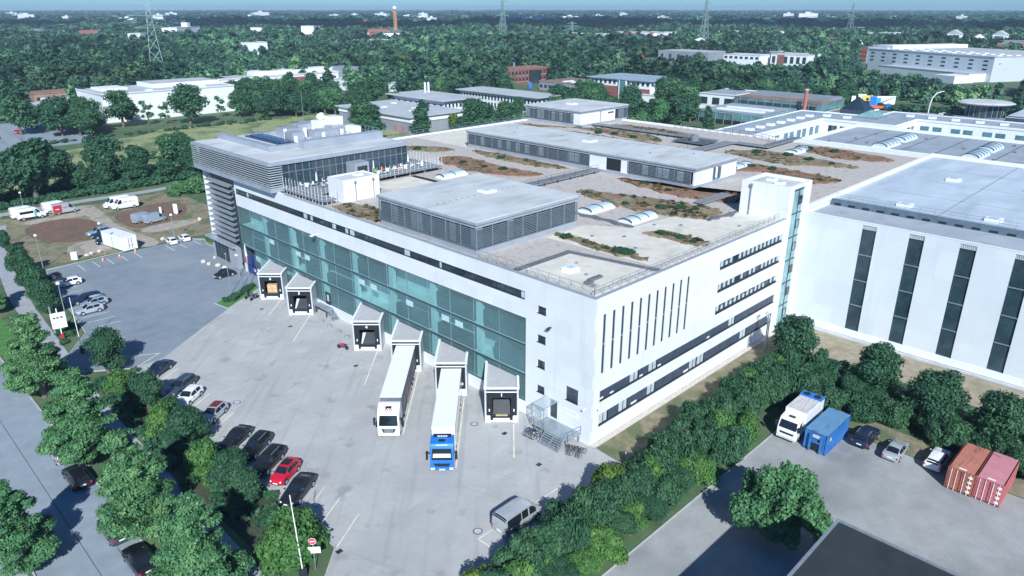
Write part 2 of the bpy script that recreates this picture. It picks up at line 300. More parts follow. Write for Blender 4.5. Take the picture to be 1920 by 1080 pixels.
for nm, poly, m, z in (
    ('field_path', [(-120,150),(-60,156),(-22.5,159.0),(-6,160.2),(10,159.2),(28,160.6),(60,166),(60,169.6),(28,163.8),(10,162.6),(-6,163.6),(-22.5,162.6),(-60,160),(-120,155)], PATHM, 0.010),
    ('dirt_track', smooth([(-9.5,110.6),(-3.6,110.6),(-5.6,125),(-6.2,133),(-4.5,148),(-4.5,157),(-9.5,157),(-8.4,146),(-9.2,135),(-9.5,125)],2), DIRT, 0.010),
    ('dirt_track', smooth([(-4,119.5),(8,121),(9,125.5),(-4,126.5)],2), DIRT, 0.013),
    ('dirt_track', smooth([(-20,114),(-11,114),(-8,121),(-14,125),(-20,122)],2), DIRT, 0.012),
    ('dirt_track', smooth([(-21,146),(-5,146),(-5,151),(-22,150)],2), DIRT, 0.009),
    ('bare_soil', smooth([(-22.9,142),(-19,147),(-12.1,147.2),(-8.0,139),(-9.2,130),(-14.2,124.6),(-18.7,125.4),(-22.2,131)],2), REDSOIL, 0.016),
    ('bare_soil', smooth([(-4.6,141.5),(3.1,146),(10.5,146),(12.6,140),(9.4,131.5),(4.2,126.8),(-4.2,125.6),(-5.2,131)],2), REDSOIL, 0.016),
    ('dry_field', wob([(-28,112),(3,111),(16,112),(16,157),(-60,155),(-34,128)], 0.4, 10), DRYG, 0.004),
    ('meadow', wob([(0,172),(60,172),(130,180),(190,240),(110,262),(60,268),(10,240),(-40,215),(-60,185)], 1.5, 10), MEADOW, 0.004),
    ('sand_path', smooth([(84,205),(112,205),(128,215),(104,217)],2), DIRT, 0.010),
    ('lawn', smooth([(232,412),(285,392),(330,440),(262,470)],1), LAWN, 0.005),
    ('car_park', rect(109,300,62,104), ROADM, 0.006), ('main_road', [(206,30),(206,62),(300,90),(345,76),(362,-60),(330,-60),(324,30)], ROADM, 0.009),
    ('delivery_yard', [(50,122),(112,108),(118,180),(100,190),(60,160)], ROADM, 0.007), ('car_park', rect(-40,30,255,330), ROADM, 0.006)):
    ground(nm, poly, z, m)
def kerb(pts, w=0.14, h=0.11):
    mb = MB()
    for (a,b) in zip(pts, pts[1:]):
        d = Vector((b[0]-a[0], b[1]-a[1])); n = Vector((-d.y, d.x)).normalized()*w/2
        mb.prism([(a[0]+n.x,a[1]+n.y),(b[0]+n.x,b[1]+n.y),(b[0]-n.x,b[1]-n.y),(a[0]-n.x,a[1]-n.y)], -0.02, h)
    tag(mb.build('kerb', KERB), None, None, kind='structure')
for k in ([(-29.35,56.2),(-29.15,6),(-31.7,3.5),(-34,2)], [(-35.0,65.75),(-30.1,73.2),(-28.0,96),(-26.3,109.4),(-13.3,110.7),(-9.5,110.8)], [(-3.6,110.7),(0.5,110.7),(3.0,107.6),(2.0,103.8),(2.6,98.5)],
          [(-11.2,71.0),(-10.6,67.2),(-2.4,72.4)], [(-41.3,-90),(-41.3,260)], [(-49.5,-90),(-49.5,260)], [(-60,-13.6),(17.6,-13.5),(23.3,-15.9)], [(-0.4,-4.65),(0.0,-0.7)], [(-35.2,60.3),(-29.5,56.2)]): kerb(k)
tag(MB().sheet(wob([(-11,70.8),(-10.5,67.4),(-2.5,72.6),(-2.3,76)],0.1),0.02).build('grass_bed', LAWN), None, None, kind='structure')
tag(MB().sheet(rect(2.2,9.5,99,107),0.02).build('grass_bed', DRYG), None, None, kind='structure')
def lines(segs, m, w=0.12, z=0.020):
    mb = MB()
    for (a,b) in segs:
        d = Vector((b[0]-a[0], b[1]-a[1])); n = Vector((-d.y, d.x)).normalized()*w/2
        mb.quad((a[0]+n.x,a[1]+n.y,z),(b[0]+n.x,b[1]+n.y,z),(b[0]-n.x,b[1]-n.y,z),(a[0]-n.x,a[1]-n.y,z))
    return mb
s = 0.7071
dl = [((-2.7,y),(-2.7-L*s,y-L*s)) for y,L in ((9.3,6.9),(18.1,15),(27.4,15),(36.8,10),(55.2,9.5),(64.5,6.4))]
tag(lines(dl, None, 0.16).build('road_markings', LINEY), None, None, kind='structure')
pk = [((-24.9,y+.0),(-29.1,y-2.6)) for y in (14.6,11.9,8.5,51.8,45.0,41.9,35.3,31.6,25.0,21.8,18.4)] + [((-7.1,-2.6),(-19.2,-2.4)),((-7.1,-2.6),(-7.0,-4.6)),((-19.2,-2.4),(-19.1,-4.4))]
tag(lines(pk, None, 0.13).build('road_markings', LINEY), None, None, kind='structure')
pl = [((-24.7,y),(-28.8,y+.2)) for y in (74.4,77.1,79.7,82.4,85.1,87.8,90.5,93.3,96.0,98.8)] + [((x,108.6),(x,104.2)) for x in (-21.1,-18.5,-16.0,-13.4,-10.8,-4.5,-2.0,1.0)] + [((-24.9,58.4),(-29.0,60.6)),((-24.9,58.4),(-29.2,55.9))]
tag(lines(pl, None, 0.12, 0.018).build('road_markings', MARK), None, None, kind='structure')
tag(lines([((-45.4,-90),(-45.4,260)),((-43.2,-90),(-43.2,20))], None, 0.06, 0.009).build('road_seam', M('tar seam',(0.06,0.07,0.08),.8,.1,1)), None, None, kind='structure')
for (x,y) in ((-23.5,37.3),(-6.0,12.6),(-18.5,-1.6)):
    mb = MB().cyl((x,y,0.0),(x,y,0.024),0.46,n=24,m=1).cyl((x,y,0.024),(x,y,0.030),0.36,n=24,m=0)
    tag(mb.build('manhole_cover', [CONC, DARK]), {-23.5:'round pale manhole cover in the yard beside the silver car with red roof',-6.0:'round pale manhole cover in front of dock number 1',-18.5:'round pale manhole cover behind the silver minibus'}[x], 'manhole cover', 'manhole covers in the concrete yard')
for (x,y,l) in ((-4.9,8.6,'dark drain grate nearest the lip of the dock beside the entrance steps'),(-7.4,35.2,'dark drain grate in front of the empty dock left of the white truck'),(-6.8,63.2,'dark drain grate in front of the dock holding cardboard boxes'),(-7.0,53.6,'dark drain grate in front of the dock with a pale flap inside'),(-6.6,1.6,'dark drain grate near the foot of the entrance steps'),(-29.2,5.3,'rusty drain grate at the end of the hedge by the no entry sign')):
    mb = MB().box(x-.3,x+.3,y-.25,y+.25,0.0,0.022)
    for i in range(5): mb.box(x-.26+.11*i,x-.2+.11*i,y-.22,y+.22,0.022,0.03)
    tag(mb.build('drain_grate', DARK), l, 'drain')

# ---------------------------------------------------------------- main building
def wall_open(mb, ax, u0, u1, z0, z1, holes, d0, d1, m=0):
    """solid wall boxes around rectangular holes; ax 'Y': wall runs along y, between x=d0..d1"""
    us = sorted({u0,u1,*[h[0] for h in holes],*[h[1] for h in holes]}); zs = sorted({z0,z1,*[h[2] for h in holes],*[h[3] for h in holes]})
    for zi in range(len(zs)-1):
        run = None
        for ui in range(len(us)):
            free = ui < len(us)-1 and not any(h[0] <= us[ui] < h[1] and h[2] <= zs[zi] < h[3] for h in holes)
            if free and run is None: run = us[ui]
            if not free and run is not None:
                if ax == 'Y': mb.box(d0,d1,run,us[ui],zs[zi],zs[zi+1],m)
                else: mb.box(run,us[ui],d0,d1,zs[zi],zs[zi+1],m)
                run = None
    return mb
HB = 17.75
main = thing('office_building', 'large white flat roofed building with green glass front and loading docks', 'building', (0,0,0))
f1 = [(10.0,82.5,1.7,12.6),(10.2,82.4,14.8,15.85),(6.9,8.2,13.85,14.75),(6.9,8.2,10.25,11.2),(6.95,8.15,7.05,8.05),(6.95,8.15,3.8,4.75),(1.9,3.7,4.5,6.3),(4.9,6.1,1.2,3.7),(53.1,54.6,1.5,3.6),(77.6,81.6,0.0,1.7)]
wall_open(MB(), 'Y', 0.0, 82.5, 0, HB, f1, 0, 0.4).build('wall', WHITE1, main)
rows = [(25.5,42.9,14.55,15.65),(25.5,42.9,11.4,12.5),(25.5,42.9,8.3,9.45),(1.45,42.9,5.08,6.4),(1.45,42.9,1.92,3.4)]
slits = [(1.46+1.638*i,1.98+1.638*i,8.45,15.62) for i in range(11)]
wall_open(MB(), 'X', 0.4, 43.5, 0, HB, rows+slits, 0, 0.4).build('wall', WHITE2, main)
mb = MB(); mb.box(0.401,108,96.0,96.4,0,HB).box(108,108.4,1.4,96.4,0,HB).box(12,108,1.0,1.4,13.5,17.7) if False else mb.box(0.401,108,96.0,96.4,0,HB).box(108,108.4,29.0,96.4,0,HB)
mb.build('wall', WHITE, main)
MB().box(4.6,43.4,4.2,82.4,0.0,13.9).box(0.85,4.6,0.85,9.4,0,16.9).box(0.85,4.6,9.4,82.4,13.0,14.3).box(4.6,43.4,0.85,4.2,0.0,16.9).box(4.6,43.4,4.2,82.4,13.9,16.9).build('floor_core', INTERIOR, main)
# green glass curtain wall: racks, floor slabs and columns stand behind translucent glass
cw = MB(); zs = [1.7,5.15,9.05,12.6]; cols = [10.0,18.6,27.7,36.9,46.0,55.1,64.3,73.6,82.5]
curt = MB().box(0.06,0.20,10.0,82.5,5.08,5.22).box(0.06,0.20,10.0,82.5,8.98,9.12).box(0.02,0.24,10.0,82.5,1.62,1.74).box(0.06,0.2,10.0,82.5,12.52,12.62).build('curtain_wall', DARK, main)
for i in range(8):
    for k in range(3):
        if k == 0 and i in (7,): hi = (cols[i], 77.6)
        else: hi = (cols[i], cols[i+1])
        MB().box(0.12,0.15,hi[0]+.03,hi[1]-.03,zs[k]+.06,zs[k+1]-.06).build('glass_panel', TEAL, curt)
RACK = overlay_brick(M('racks seen through the glass', (0.09,0.16,0.19), 0.8, 0.5, 0.3, rgb2=(0.03,0.07,0.095)), 0.6, 3.0, 0.9, 0.06, 'YZ')
BACKW = M('pale hall interior', (0.72,0.80,0.79), 0.8, 0.12, 0.15)
inn = MB()
for c in cols[1:-1]: inn.box(0.5,1.1,c-.45,c+.45,0,12.6,0)
for z in (5.0,8.9): inn.box(0.45,4.6,9.6,82.4,z-.25,z+.12,0)
inn.box(2.3,2.5,9.6,82.4,0,12.9,1)
inn.build('interior_structure', [BACKW, BACKW], main)
rs = random.Random(5)
for i in range(8):
    a, b = cols[i]+.9, cols[i+1]-.9
    for k,(z0,z1) in enumerate(((1.0,4.2),(5.2,7.6),(9.1,11.4))):
        h = (z1-z0)*rs.uniform(.62,1.0)
        if k == 0 and i > 5: continue
        if rs.random() < .93: MB().box(0.5,1.5,a,b-(rs.random()<.25)*rs.uniform(1,3),z0,z0+h).build('storage_rack', RACK, main)
mu = MB()
for i in range(17): mu.box(0.08,0.12,10.0+72.4*i/16,10.06+72.4*i/16,1.74,12.52)
mu.build('mullion', M('pale green mullion', (0.20,0.31,0.33), 0.4, 0.1, 1.0), curt)
VENT = M('pale vent flap', (0.42,0.60,0.62), 0.4, 0.1, 2.0)
for y,z in ((13.3,3.6),(21.2,7.7),(23.9,7.7),(31.5,7.6),(40.0,7.7),(43.0,7.7),(58.4,7.8),(61.2,7.8),(70.0,7.9)): MB().box(0.05,0.11,y,y+1.45,z,z+.8).build('smoke_vent', VENT, curt)
# ribbon window along the top of the west front
rb = MB().box(0.02,0.3,10.2,82.4,14.74,14.86); n = 44
for i in range(n+1): y = 10.2+72.2*i/n; rb.box(0.16,0.26,y-.04,y+.04,14.86,15.85)
rbo = rb.build('window_band', DARK, main)
for i in range(n):
    y0, y1 = 10.2+72.2*i/n+.05, 10.2+72.2*(i+1)/n-.05; br = rs.random() < .16
    mb = MB().box(0.22,0.25,y0,y1,14.87,15.84,0)
    if br: mb.box(0.19,0.215,y0+.15,y0+rs.uniform(.35,1.3),14.9,15.7,1)
    mb.build('window', [WGLASS, BLIND], rbo)
def small_win(y0,y1,z0,z1,shut=0.0):
    mb = MB().box(0.14,0.22,y0,y0+.07,z0,z1).box(0.14,0.22,y1-.07,y1,z0,z1).box(0.14,0.22,y0+.07,y1-.07,z0,z0+.07).box(0.14,0.22,y0+.07,y1-.07,z1-.07,z1).box(-0.04,0.14,y0-.05,y1+.05,z0-.05,z0+.02)
    w = mb.build('window', DARK, main); MB().box(0.17,0.19,y0+.07,y1-.07,z0+.07,z1-.07).build('pane', WGLASS, w)
    if shut: MB().box(0.15,0.165,y0+.07,y1-.07,z1-(z1-z0)*shut,z1-.07).build('shutter', BLUEGREY, w)
for h in f1[2:6]: small_win(*h)
small_win(*f1[6], shut=0.55)
d = MB().box(0.1,0.2,4.9,5.0,1.2,3.7).box(0.1,0.2,6.0,6.1,1.2,3.7).box(0.1,0.2,5.0,6.0,3.58,3.7).box(0.12,0.18,5.0,6.0,1.2,1.35).build('door', GALV, main)
MB().box(0.14,0.16,5.0,6.0,1.35,3.58).build('pane', WGLASS, d)
d = MB().box(0.1,0.18,53.1,54.6,1.5,3.6).build('door', DARK, main); MB().box(0.08,0.1,53.6,54.1,2.1,3.2).build('pane', BLIND, d)
e = MB().box(0.1,0.2,77.6,77.75,0,1.7).box(0.05,0.12,77.6,81.6,1.55,1.7).box(0.14,0.18,77.75,81.6,0,1.55).build('entrance', DARK, main)
MB().box(0.02,0.10,78.0,81.2,0.2,3.9).build('banner', M('blue banner', (0.02,0.06,0.20), 0.5, 0.2, 1.0), e)
lg = MB()
for (y,z,r) in ((79.0,1.3,.22),(78.5,1.05,.25),(79.1,.85,.16)): lg.cyl((0.02,y,z),(0.0,y,z),r,n=10)
lg.build('banner_mark', WHITEP, e)
# window rows of the south front
for ri,(x0,x1,z0,z1) in enumerate(rows):
    low = ri >= 3; fr = MB().box(x0,x1,-0.03,0.30,z0-.06,z0+.03).box(x0,x1,0.14,0.2,z0+.03,z0+.22 if not low else z0+.12).box(x0,x1,0.16,0.22,z1-.06,z1)
    fo = fr.build('window_band', DARK, main); k = 15 if not low else 22
    for i in range(k):
        a = x0+(x1-x0)*i/k+.04; b = x0+(x1-x0)*(i+1)/k-.04; mb = MB().box(a,b,0.2,0.23,z0+.03,z1-.06,0)
        if not low:
            c = a+(b-a)*.42; mb.box(a,a+.06,0.15,0.2,z0+.03,z1-.06,2)
            if rs.random() < .82: mb.box(c,b-.06,0.16,0.185,z0+.24,z1-.08-(rs.random()<.3)*.3,1)
        else:
            openw = rs.random() < (.16 if ri == 3 else .3) and i > 1 or (ri == 4 and i == 0)
            if not openw:
                mb.box(a,b,0.12,0.17,z0+.13,z1-.06,3)
                if ri == 3 and i in (0,1,3,4,6,12): mb.box(a+.1,a+.75,0.09,0.13,z0+.16,z0+.36,4)
                if ri == 4 and i in (3,9): mb.box(a+.6,b-.1,0.09,0.13,z0+.16,z0+.42,4)
            else:
                mb.box(a+.15,(a+b)/2-.05,0.15,0.19,z0+.14,z1-.1,1).box((a+b)/2+.15,b-.2,0.15,0.19,z0+.14,z1-.1,1)
        mb.build('window', [WGLASS, BLIND, DARK, BLUEGREY, WHITEP], fo)
SLG = glass('slit glass', (0.035,0.085,0.11), 0.12, 0.8)
for (x0,x1,z0,z1) in slits:
    w = MB().box(x0,x0+.05,0.1,0.24,z0,z1).box(x1-.05,x1,0.1,0.24,z0,z1).build('slit_window', DARK, main)
    MB().box(x0+.05,x1-.05,0.18,0.2,z0,z1).build('pane', SLG, w); MB().box(x0+.05,x1-.05,0.1,0.18,11.95,12.12).build('spandrel', GALV, w)
# roof deck, parapet, railing
MB().box(0.4,108,0.4 if False else 1.4,96,16.95,17.30).box(0.4,50.5,0.4,1.4,16.95,17.30).build('roof_deck', GRAVEL, main)
MB().prism([(-.03,-.03),(43.5,-.03),(43.5,.42),(.45,.42),(.45,64.5),(-.03,64.5)],HB,HB+.06).build('parapet_cap', ZINC, main); MB().box(28,108.4,95.95,96.45,HB,HB+.06).build('parapet_cap', ZINC, main)
def railing(name, pts, z, h, step, parent, m=GALV, w=0.035, rails=(1.0,0.5), brace=0.0):
    mb = MB()
    for a,b in zip(pts, pts[1:]):
        a3, b3 = Vector((*a,z)), Vector((*b,z)); L = (b3-a3).length; k = max(1,int(L/step))
        for r in rails: mb.bar(a3+Vector((0,0,h*r)), b3+Vector((0,0,h*r)), w)
        for i in range(k+1):
            p = a3.lerp(b3, i/k); mb.bar(p, p+Vector((0,0,h)), w)
            if brace:
                n = Vector((-(b3-a3).y,(b3-a3).x,0)).normalized()*brace; mb.bar(p+Vector((0,0,h*.9)), p+n, w)
    return mb.build(name, m, parent)
railing('railing', [(0.9,18.8),(0.9,0.9),(42.8,0.9)], 17.3, 1.25, 1.5, main, GALV, 0.04, (1.0,0.62), 0.0)
br_ = MB()
for i in range(29): br_.bar((1.3+1.45*i,0.95,18.4),(1.3+1.45*i,2.0,17.32),0.035)
for i in range(12): br_.bar((0.95,1.6+1.45*i,18.4),(2.0,1.6+1.45*i,17.32),0.035)
br_.build('railing_brace', GALV, main)
railing('railing', [(36,95.6),(107.4,95.6)], 17.7, 1.2, 2.2, main, GREYM, 0.05)
railing('railing', [(107.3,60),(107.3,38),(104.0,31.5)], 17.3, 1.3, 2.0, main, DARK, 0.06)
def bed(name, pts, m, z0=17.30, h=0.10, sm=2, seed=1, wb=0.25):
    p = smooth(wob(smooth(pts,1), .55, 4, seed), 1) if sm else pts
    return MB().prism(p, z0-.02, z0+h).build(name, m, main)
bed('light_felt', [(1.2,1.2),(1.2,12.6),(10.6,12.6),(12.6,1.2)], SAND, h=.03, sm=0)
bed('light_felt', [(14.2,1.2),(13.6,19.4),(22,19.4),(25,14),(34,13.2),(36.4,8.0),(43.3,7.6),(43.3,1.2)], SAND, h=.03, sm=0)
bed('mineral_strip', [(1.2,12.6),(10.6,12.6),(12.6,1.2),(13.6,1.2),(11.4,13.6),(1.2,13.6)], SLATE, h=.07, sm=0)
bed('planted_bed', [(15.9,4.2),(14.3,4.4),(14.2,12),(14.6,18.8),(15.9,18.8),(15.9,12)], SEDUM, h=.22, seed=2)
bed('planted_bed', [(23.9,11.4),(27.2,10.2),(27.0,6),(26.6,2),(24.3,2.0),(24.0,6)], SEDUM, h=.2, seed=3)
bed('planted_bed', [(33.8,25.6),(32.7,18.4),(34.0,13.4),(36.0,9),(42.6,9.0),(42.0,15),(41.0,22),(39.0,29),(37.4,33.6),(35.2,32)], SEDUM, h=.25, seed=4)
bed('mineral_strip', [(36.4,8.6),(43.3,8.2),(43.3,7.0),(36,7.6)], SLATE, h=.2, seed=8)
bed('planted_bed', [(48.2,33.8),(45.6,24),(45.2,18),(47.0,12.5),(50,8.2),(58,8.4),(50.6,16.5),(50.2,22),(50.0,33.8)], REDSED, h=.22, seed=5)
bed('planted_bed', [(48.0,46.5),(46.2,52),(46,62),(47.4,70),(49.6,74.0),(50.2,68),(50.2,46)], SEDUM, h=.2, seed=6)
bed('planted_bed', [(35.2,53),(35.0,60),(35.8,67),(38.2,72),(43.2,70),(42.6,62),(41.6,52),(42.5,46),(40.0,46)], REDSED, h=.2, seed=7)
bed('planted_bed', [(42.8,76.5),(47.4,75.5),(46.4,83),(40.0,88.5),(37.8,84.5)], SEDUM, h=.2, seed=9)
bed('planted_bed', [(86.0,35),(89,31.5),(92.8,29),(92.2,21),(90,9),(88.0,6.2),(85.0,14),(81.4,19),(83.5,28)], SEDUM, h=.25, seed=10)
bed('planted_bed', [(102.0,27),(98.0,21),(94.6,13),(98,6),(101.5,4.2),(104.8,12.7),(105.4,22)], REDSED, h=.22, seed=11)
bed('planted_bed', [(76.2,27.5),(78.4,21),(77.6,14),(75.6,4.8),(72,5.4),(69.4,8.2),(72.6,14),(72,20),(66,26.5)], REDSED, h=.22, seed=12)
bed('planted_bed', [(78.5,90),(87,82),(88.6,74),(86,62),(85,51),(88,50),(93.4,58),(93.8,72),(89.2,76.4),(84,94)], SEDUM, h=.2, seed=13)
bed('planted_bed', [(76,90),(80,74),(79,60),(82,48),(84,50),(83,62),(84,76),(78,92)], REDSED, h=.18, seed=14)
bed('planted_bed', [(97.5,74),(97.2,52),(100,48),(102.5,58),(101,74)], SEDUM, h=.18, seed=15)
bed('planted_bed', [(3.0,41.5),(4.4,41),(6.4,46),(5.6,53),(1.4,54),(1.2,42)], SEDUM, h=.2, seed=16)
bed('mineral_strip', [(24.0,55.0),(24.8,55.0),(24.8,62.0),(24.0,62.0)], BLACK, h=.15, sm=0)
bed('mineral_strip', [(25.2,14.0),(26.2,14.0),(26.4,25.2),(25.2,25.2)], SLATE, h=.15, seed=18)
bed('light_felt', [(15,54),(24,54),(24,62),(15,62)], SAND, h=.03, sm=0)
bed('light_felt', [(51,77),(51,95),(66,95),(66,77)], SAND, h=.03, sm=0)
def skydome(x0,x1,y0,y1,z0,n,h=0.42,parent=main):
    """barrel vault skylight running along x, ribs between panes"""
    fr = MB().box(x0,x1,y0,y1,z0,z0+.35); yc = (y0+y1)/2; r = (y1-y0)/2-.08; g = MB(); rb = MB(); K = 8
    P = lambda t: (yc-r*math.cos(math.pi*t), z0+.35+h*math.sin(math.pi*t))
    for i in range(K):
        a, b = P(i/K), P((i+1)/K); g.quad((x0+.1,a[0],a[1]),(x1-.1,a[0],a[1]),(x1-.1,b[0],b[1]),(x0+.1,b[0],b[1]))
    for e_ in (x0+.1,x1-.1): g.quad(*[(e_,*P(i/K)) for i in range(K+1)])
    for k in range(n+1):
        x = x0+.1+(x1-x0-.2)*k/n
        for i in range(K):
            a, b = P(i/K), P((i+1)/K); rb.bar((x,a[0],a[1]+.02),(x,b[0],b[1]+.02),0.13)
    f = fr.build('skylight', WHITEP, parent); g.build('pane', DOME, f, smooth=True); rb.build('rib', DARK, f)
for (x0,x1,y0,y1,n) in ((26.7,32.4,22.2,24.8,2),(26.1,32.6,14.5,16.9,3),(26.5,32.3,55.8,58.0,2),(94.2,101.5,21.8,24.4,3),(70.5,76.5,22.6,25,2)): skydome(x0,x1,y0,y1,17.3,n)
def skylight_box(x,y,z,w,parent,h=.45):
    f = MB().box(x-w/2,x+w/2,y-w/2,y+w/2,z,z+h).build('roof_light', WHITEP, parent); MB().box(x-w*.32,x+w*.32,y-w*.32,y+w*.32,z+h,z+h+.06).build('pane', DOME, f)
skylight_box(5.8,8.4,17.33,1.5,main)
for (x,y,w,d) in ((4.0,4.2,.9,.7),(5.6,4.6,2.2,.6),(3.6,3.2,.6,.5),(8.3,9.6,.35,.35),(6.0,6.2,.35,.35),(18.2,15.2,.4,.4),(21,12,.5,.4),(31,9.6,.5,.4),(18.0,8.0,.4,.4),(28.6,12.4,.4,.4),(36.5,3.6,.5,.4),(12,60.5,.4,.4)):
    MB().box(x-w/2,x+w/2,y-d/2,y+d/2,17.3,17.3+min(w,d)*.5).build('roof_vent', SLATE if w > .8 else GREYM, main, bevel=.04)
def wood_walk(name, poly, z, m=TIMBER, th=.16, rail=None):
    o = MB().prism(poly, z-th, z).build(name, m, main); return o
wood_walk('roof_walkway', [(21.2,39.9),(51,39.9),(51,42.4),(21.2,42.4)], 17.75); wood_walk('roof_walkway', [(94.2,76.8),(93.8,41),(95.9,41),(96.6,76.8)], 17.85)
wood_walk('roof_walkway', [(87.8,40.3),(94.0,40.3),(94.0,48.2),(87.8,48.2)], 17.90, M('dark decking',(0.10,0.115,0.14),0.7,0.15,3)); wood_walk('roof_walkway', [(66.5,36.8),(95.8,36.8),(95.8,39.6),(66.5,39.6)], 17.80)
wood_walk('roof_walkway', [(94.6,36.7),(94.6,28.6),(112,28.8),(112,31.0),(97,31.0),(97,36.7)], 17.85); wood_walk('roof_walkway', [(43.0,13.2),(51.5,13.2),(51.5,15.0),(43.0,15.0)], 17.7)
wk = MB()
for i in range(13): wk.box(93.6,93.8,42+2.8*i,42.2+2.8*i,17.3,17.85)
for i in range(9): wk.box(22+3.4*i,22.2+3.4*i,39.8,39.95,17.3,17.75)
wk.build('walkway_post', DARK, main)
for p in ([(50.5,39.95),(21.4,39.95)],[(88,40.5),(88,48),(93.6,48.1)],[(94.8,29),(111,29)],[(66.5,39.5),(87,39.5)]): railing('railing', p, 17.85, 1.0, 3.0, main, DARK, 0.04)
MB().cyl((90.6,44.2,17.9),(90.6,44.2,19.0),1.0,n=12).cyl((90.6,44.2,19.0),(90.6,44.2,19.3),.5,n=10).build('roof_vent', GREYM, main)
# dark louvre corner at the north end with the entrance below
MB().box(0.0,0.5,82.5,83.3,4.4,14.6).box(0.06,0.5,83.3,93.2,4.4,4.9).build('corner_frame', DARK, main)
MB().box(0.55,4.4,82.5,93.2,0,17.2).box(4.4,20,82.5,95.9,0,17.2).build('corner_wall', M('dark glazed corner',(0.05,0.065,0.08),0.25,0.4,0.4), main)
bl = MB()
for i in range(11):
    z = 5.55+1.03*i; bl.quad((-0.75,83.4,z),(-0.75,93.6,z),(0.35,93.6,z+.30),(0.35,83.4,z+.30)); bl.quad((0.35,83.4,z+.24),(0.35,93.6,z+.24),(-0.75,93.6,z-.06),(-0.75,83.4,z-.06)); bl.quad((-0.75,83.4,z-.06),(-0.75,93.6,z-.06),(-0.75,93.6,z),(-0.75,83.4,z))
bl.build('louvre_blades', GALV, main)
lw = MB()
for i in range(10):
    for k in range(7):
        if rs.random() < .4: lw.box(0.5,0.54,83.8+1.35*k,84.9+1.35*k,5.95+1.03*i,6.4+1.03*i)
lw.build('corner_window', BLIND, main)
en = MB().box(-1.1,0.5,84.4,96.4,4.15,4.45).box(-0.3,0.5,84.4,88.0,0,4.15).box(0.2,0.5,94.6,96.2,0,4.15).build('entrance', ZINC, main)
MB().box(0.05,0.12,88.0,94.6,0.1,4.15).build('pane', WGLASS, en); mb = MB()
for y in (88.0,89.6,91.2,92.8,94.5): mb.box(-0.03,0.05,y,y+.1,0.1,4.15)
mb.box(-0.03,0.05,88,94.6,2.4,2.5); mb.build('frame', DARK, en)
# stair tower
TX0, TX1, TY1, TZ = 43.5, 50.5, 7.5, 22.3
tw = wall_open(MB(), 'X', TX0, TX1, 0, TZ, [(44.8,48.3,0.1,21.75)], 0, 0.4); tw.box(TX0,TX0+.4,0.4,TY1,0,TZ).box(TX1-.4,TX1,0.4,TY1,0,TZ).box(TX0+.4,TX1-.4,TY1-.4,TY1,0,TZ)
tower = tw.build('stair_tower', WHITE2, main)
MB().box(TX0+.4,TX1-.4,0.45,TY1-.4,21.6,21.9).build('tower_roof', MEMB, tower)
for x,y in ((47.6,4.9),(46.3,3.0)): skylight_box(x,y,21.9,1.2,tower,.3)
MB().box(44.8,48.3,0.22,0.28,0.1,21.75).build('glass_strip', TEALX, tower)
mb = MB()
for z in (3.5,7.1,10.7,14.3,17.9,21.4): mb.box(44.8,48.3,0.12,0.22,z,z+.12)
mb.box(46.9,47.0,0.14,0.22,0.1,21.75); mb.build('mullion', DARK, tower)
for i,z in enumerate((1.4,4.9,8.5,12.1,15.6,19.2)):
    w = MB().box(47.05,48.1,0.1,0.17,z,z+.06).box(47.05,48.1,0.1,0.17,z+1.2,z+1.26).box(47.05,47.11,0.1,0.17,z+.06,z+1.2).box(48.04,48.1,0.1,0.17,z+.06,z+1.2).build('opening_window', DARK, tower)
    if i in (1,2,5): MB().box(47.12,48.03,0.12,0.15,z+.07,z+1.19).build('pane', WGLASS, w)
MB().cyl((TX0-.12,5.9,17.4),(TX0-.12,5.9,21.6),.09,n=8).box(TX0-.28,TX0,5.7,6.1,21.5,21.95).build('downpipe', GREYM, tower)
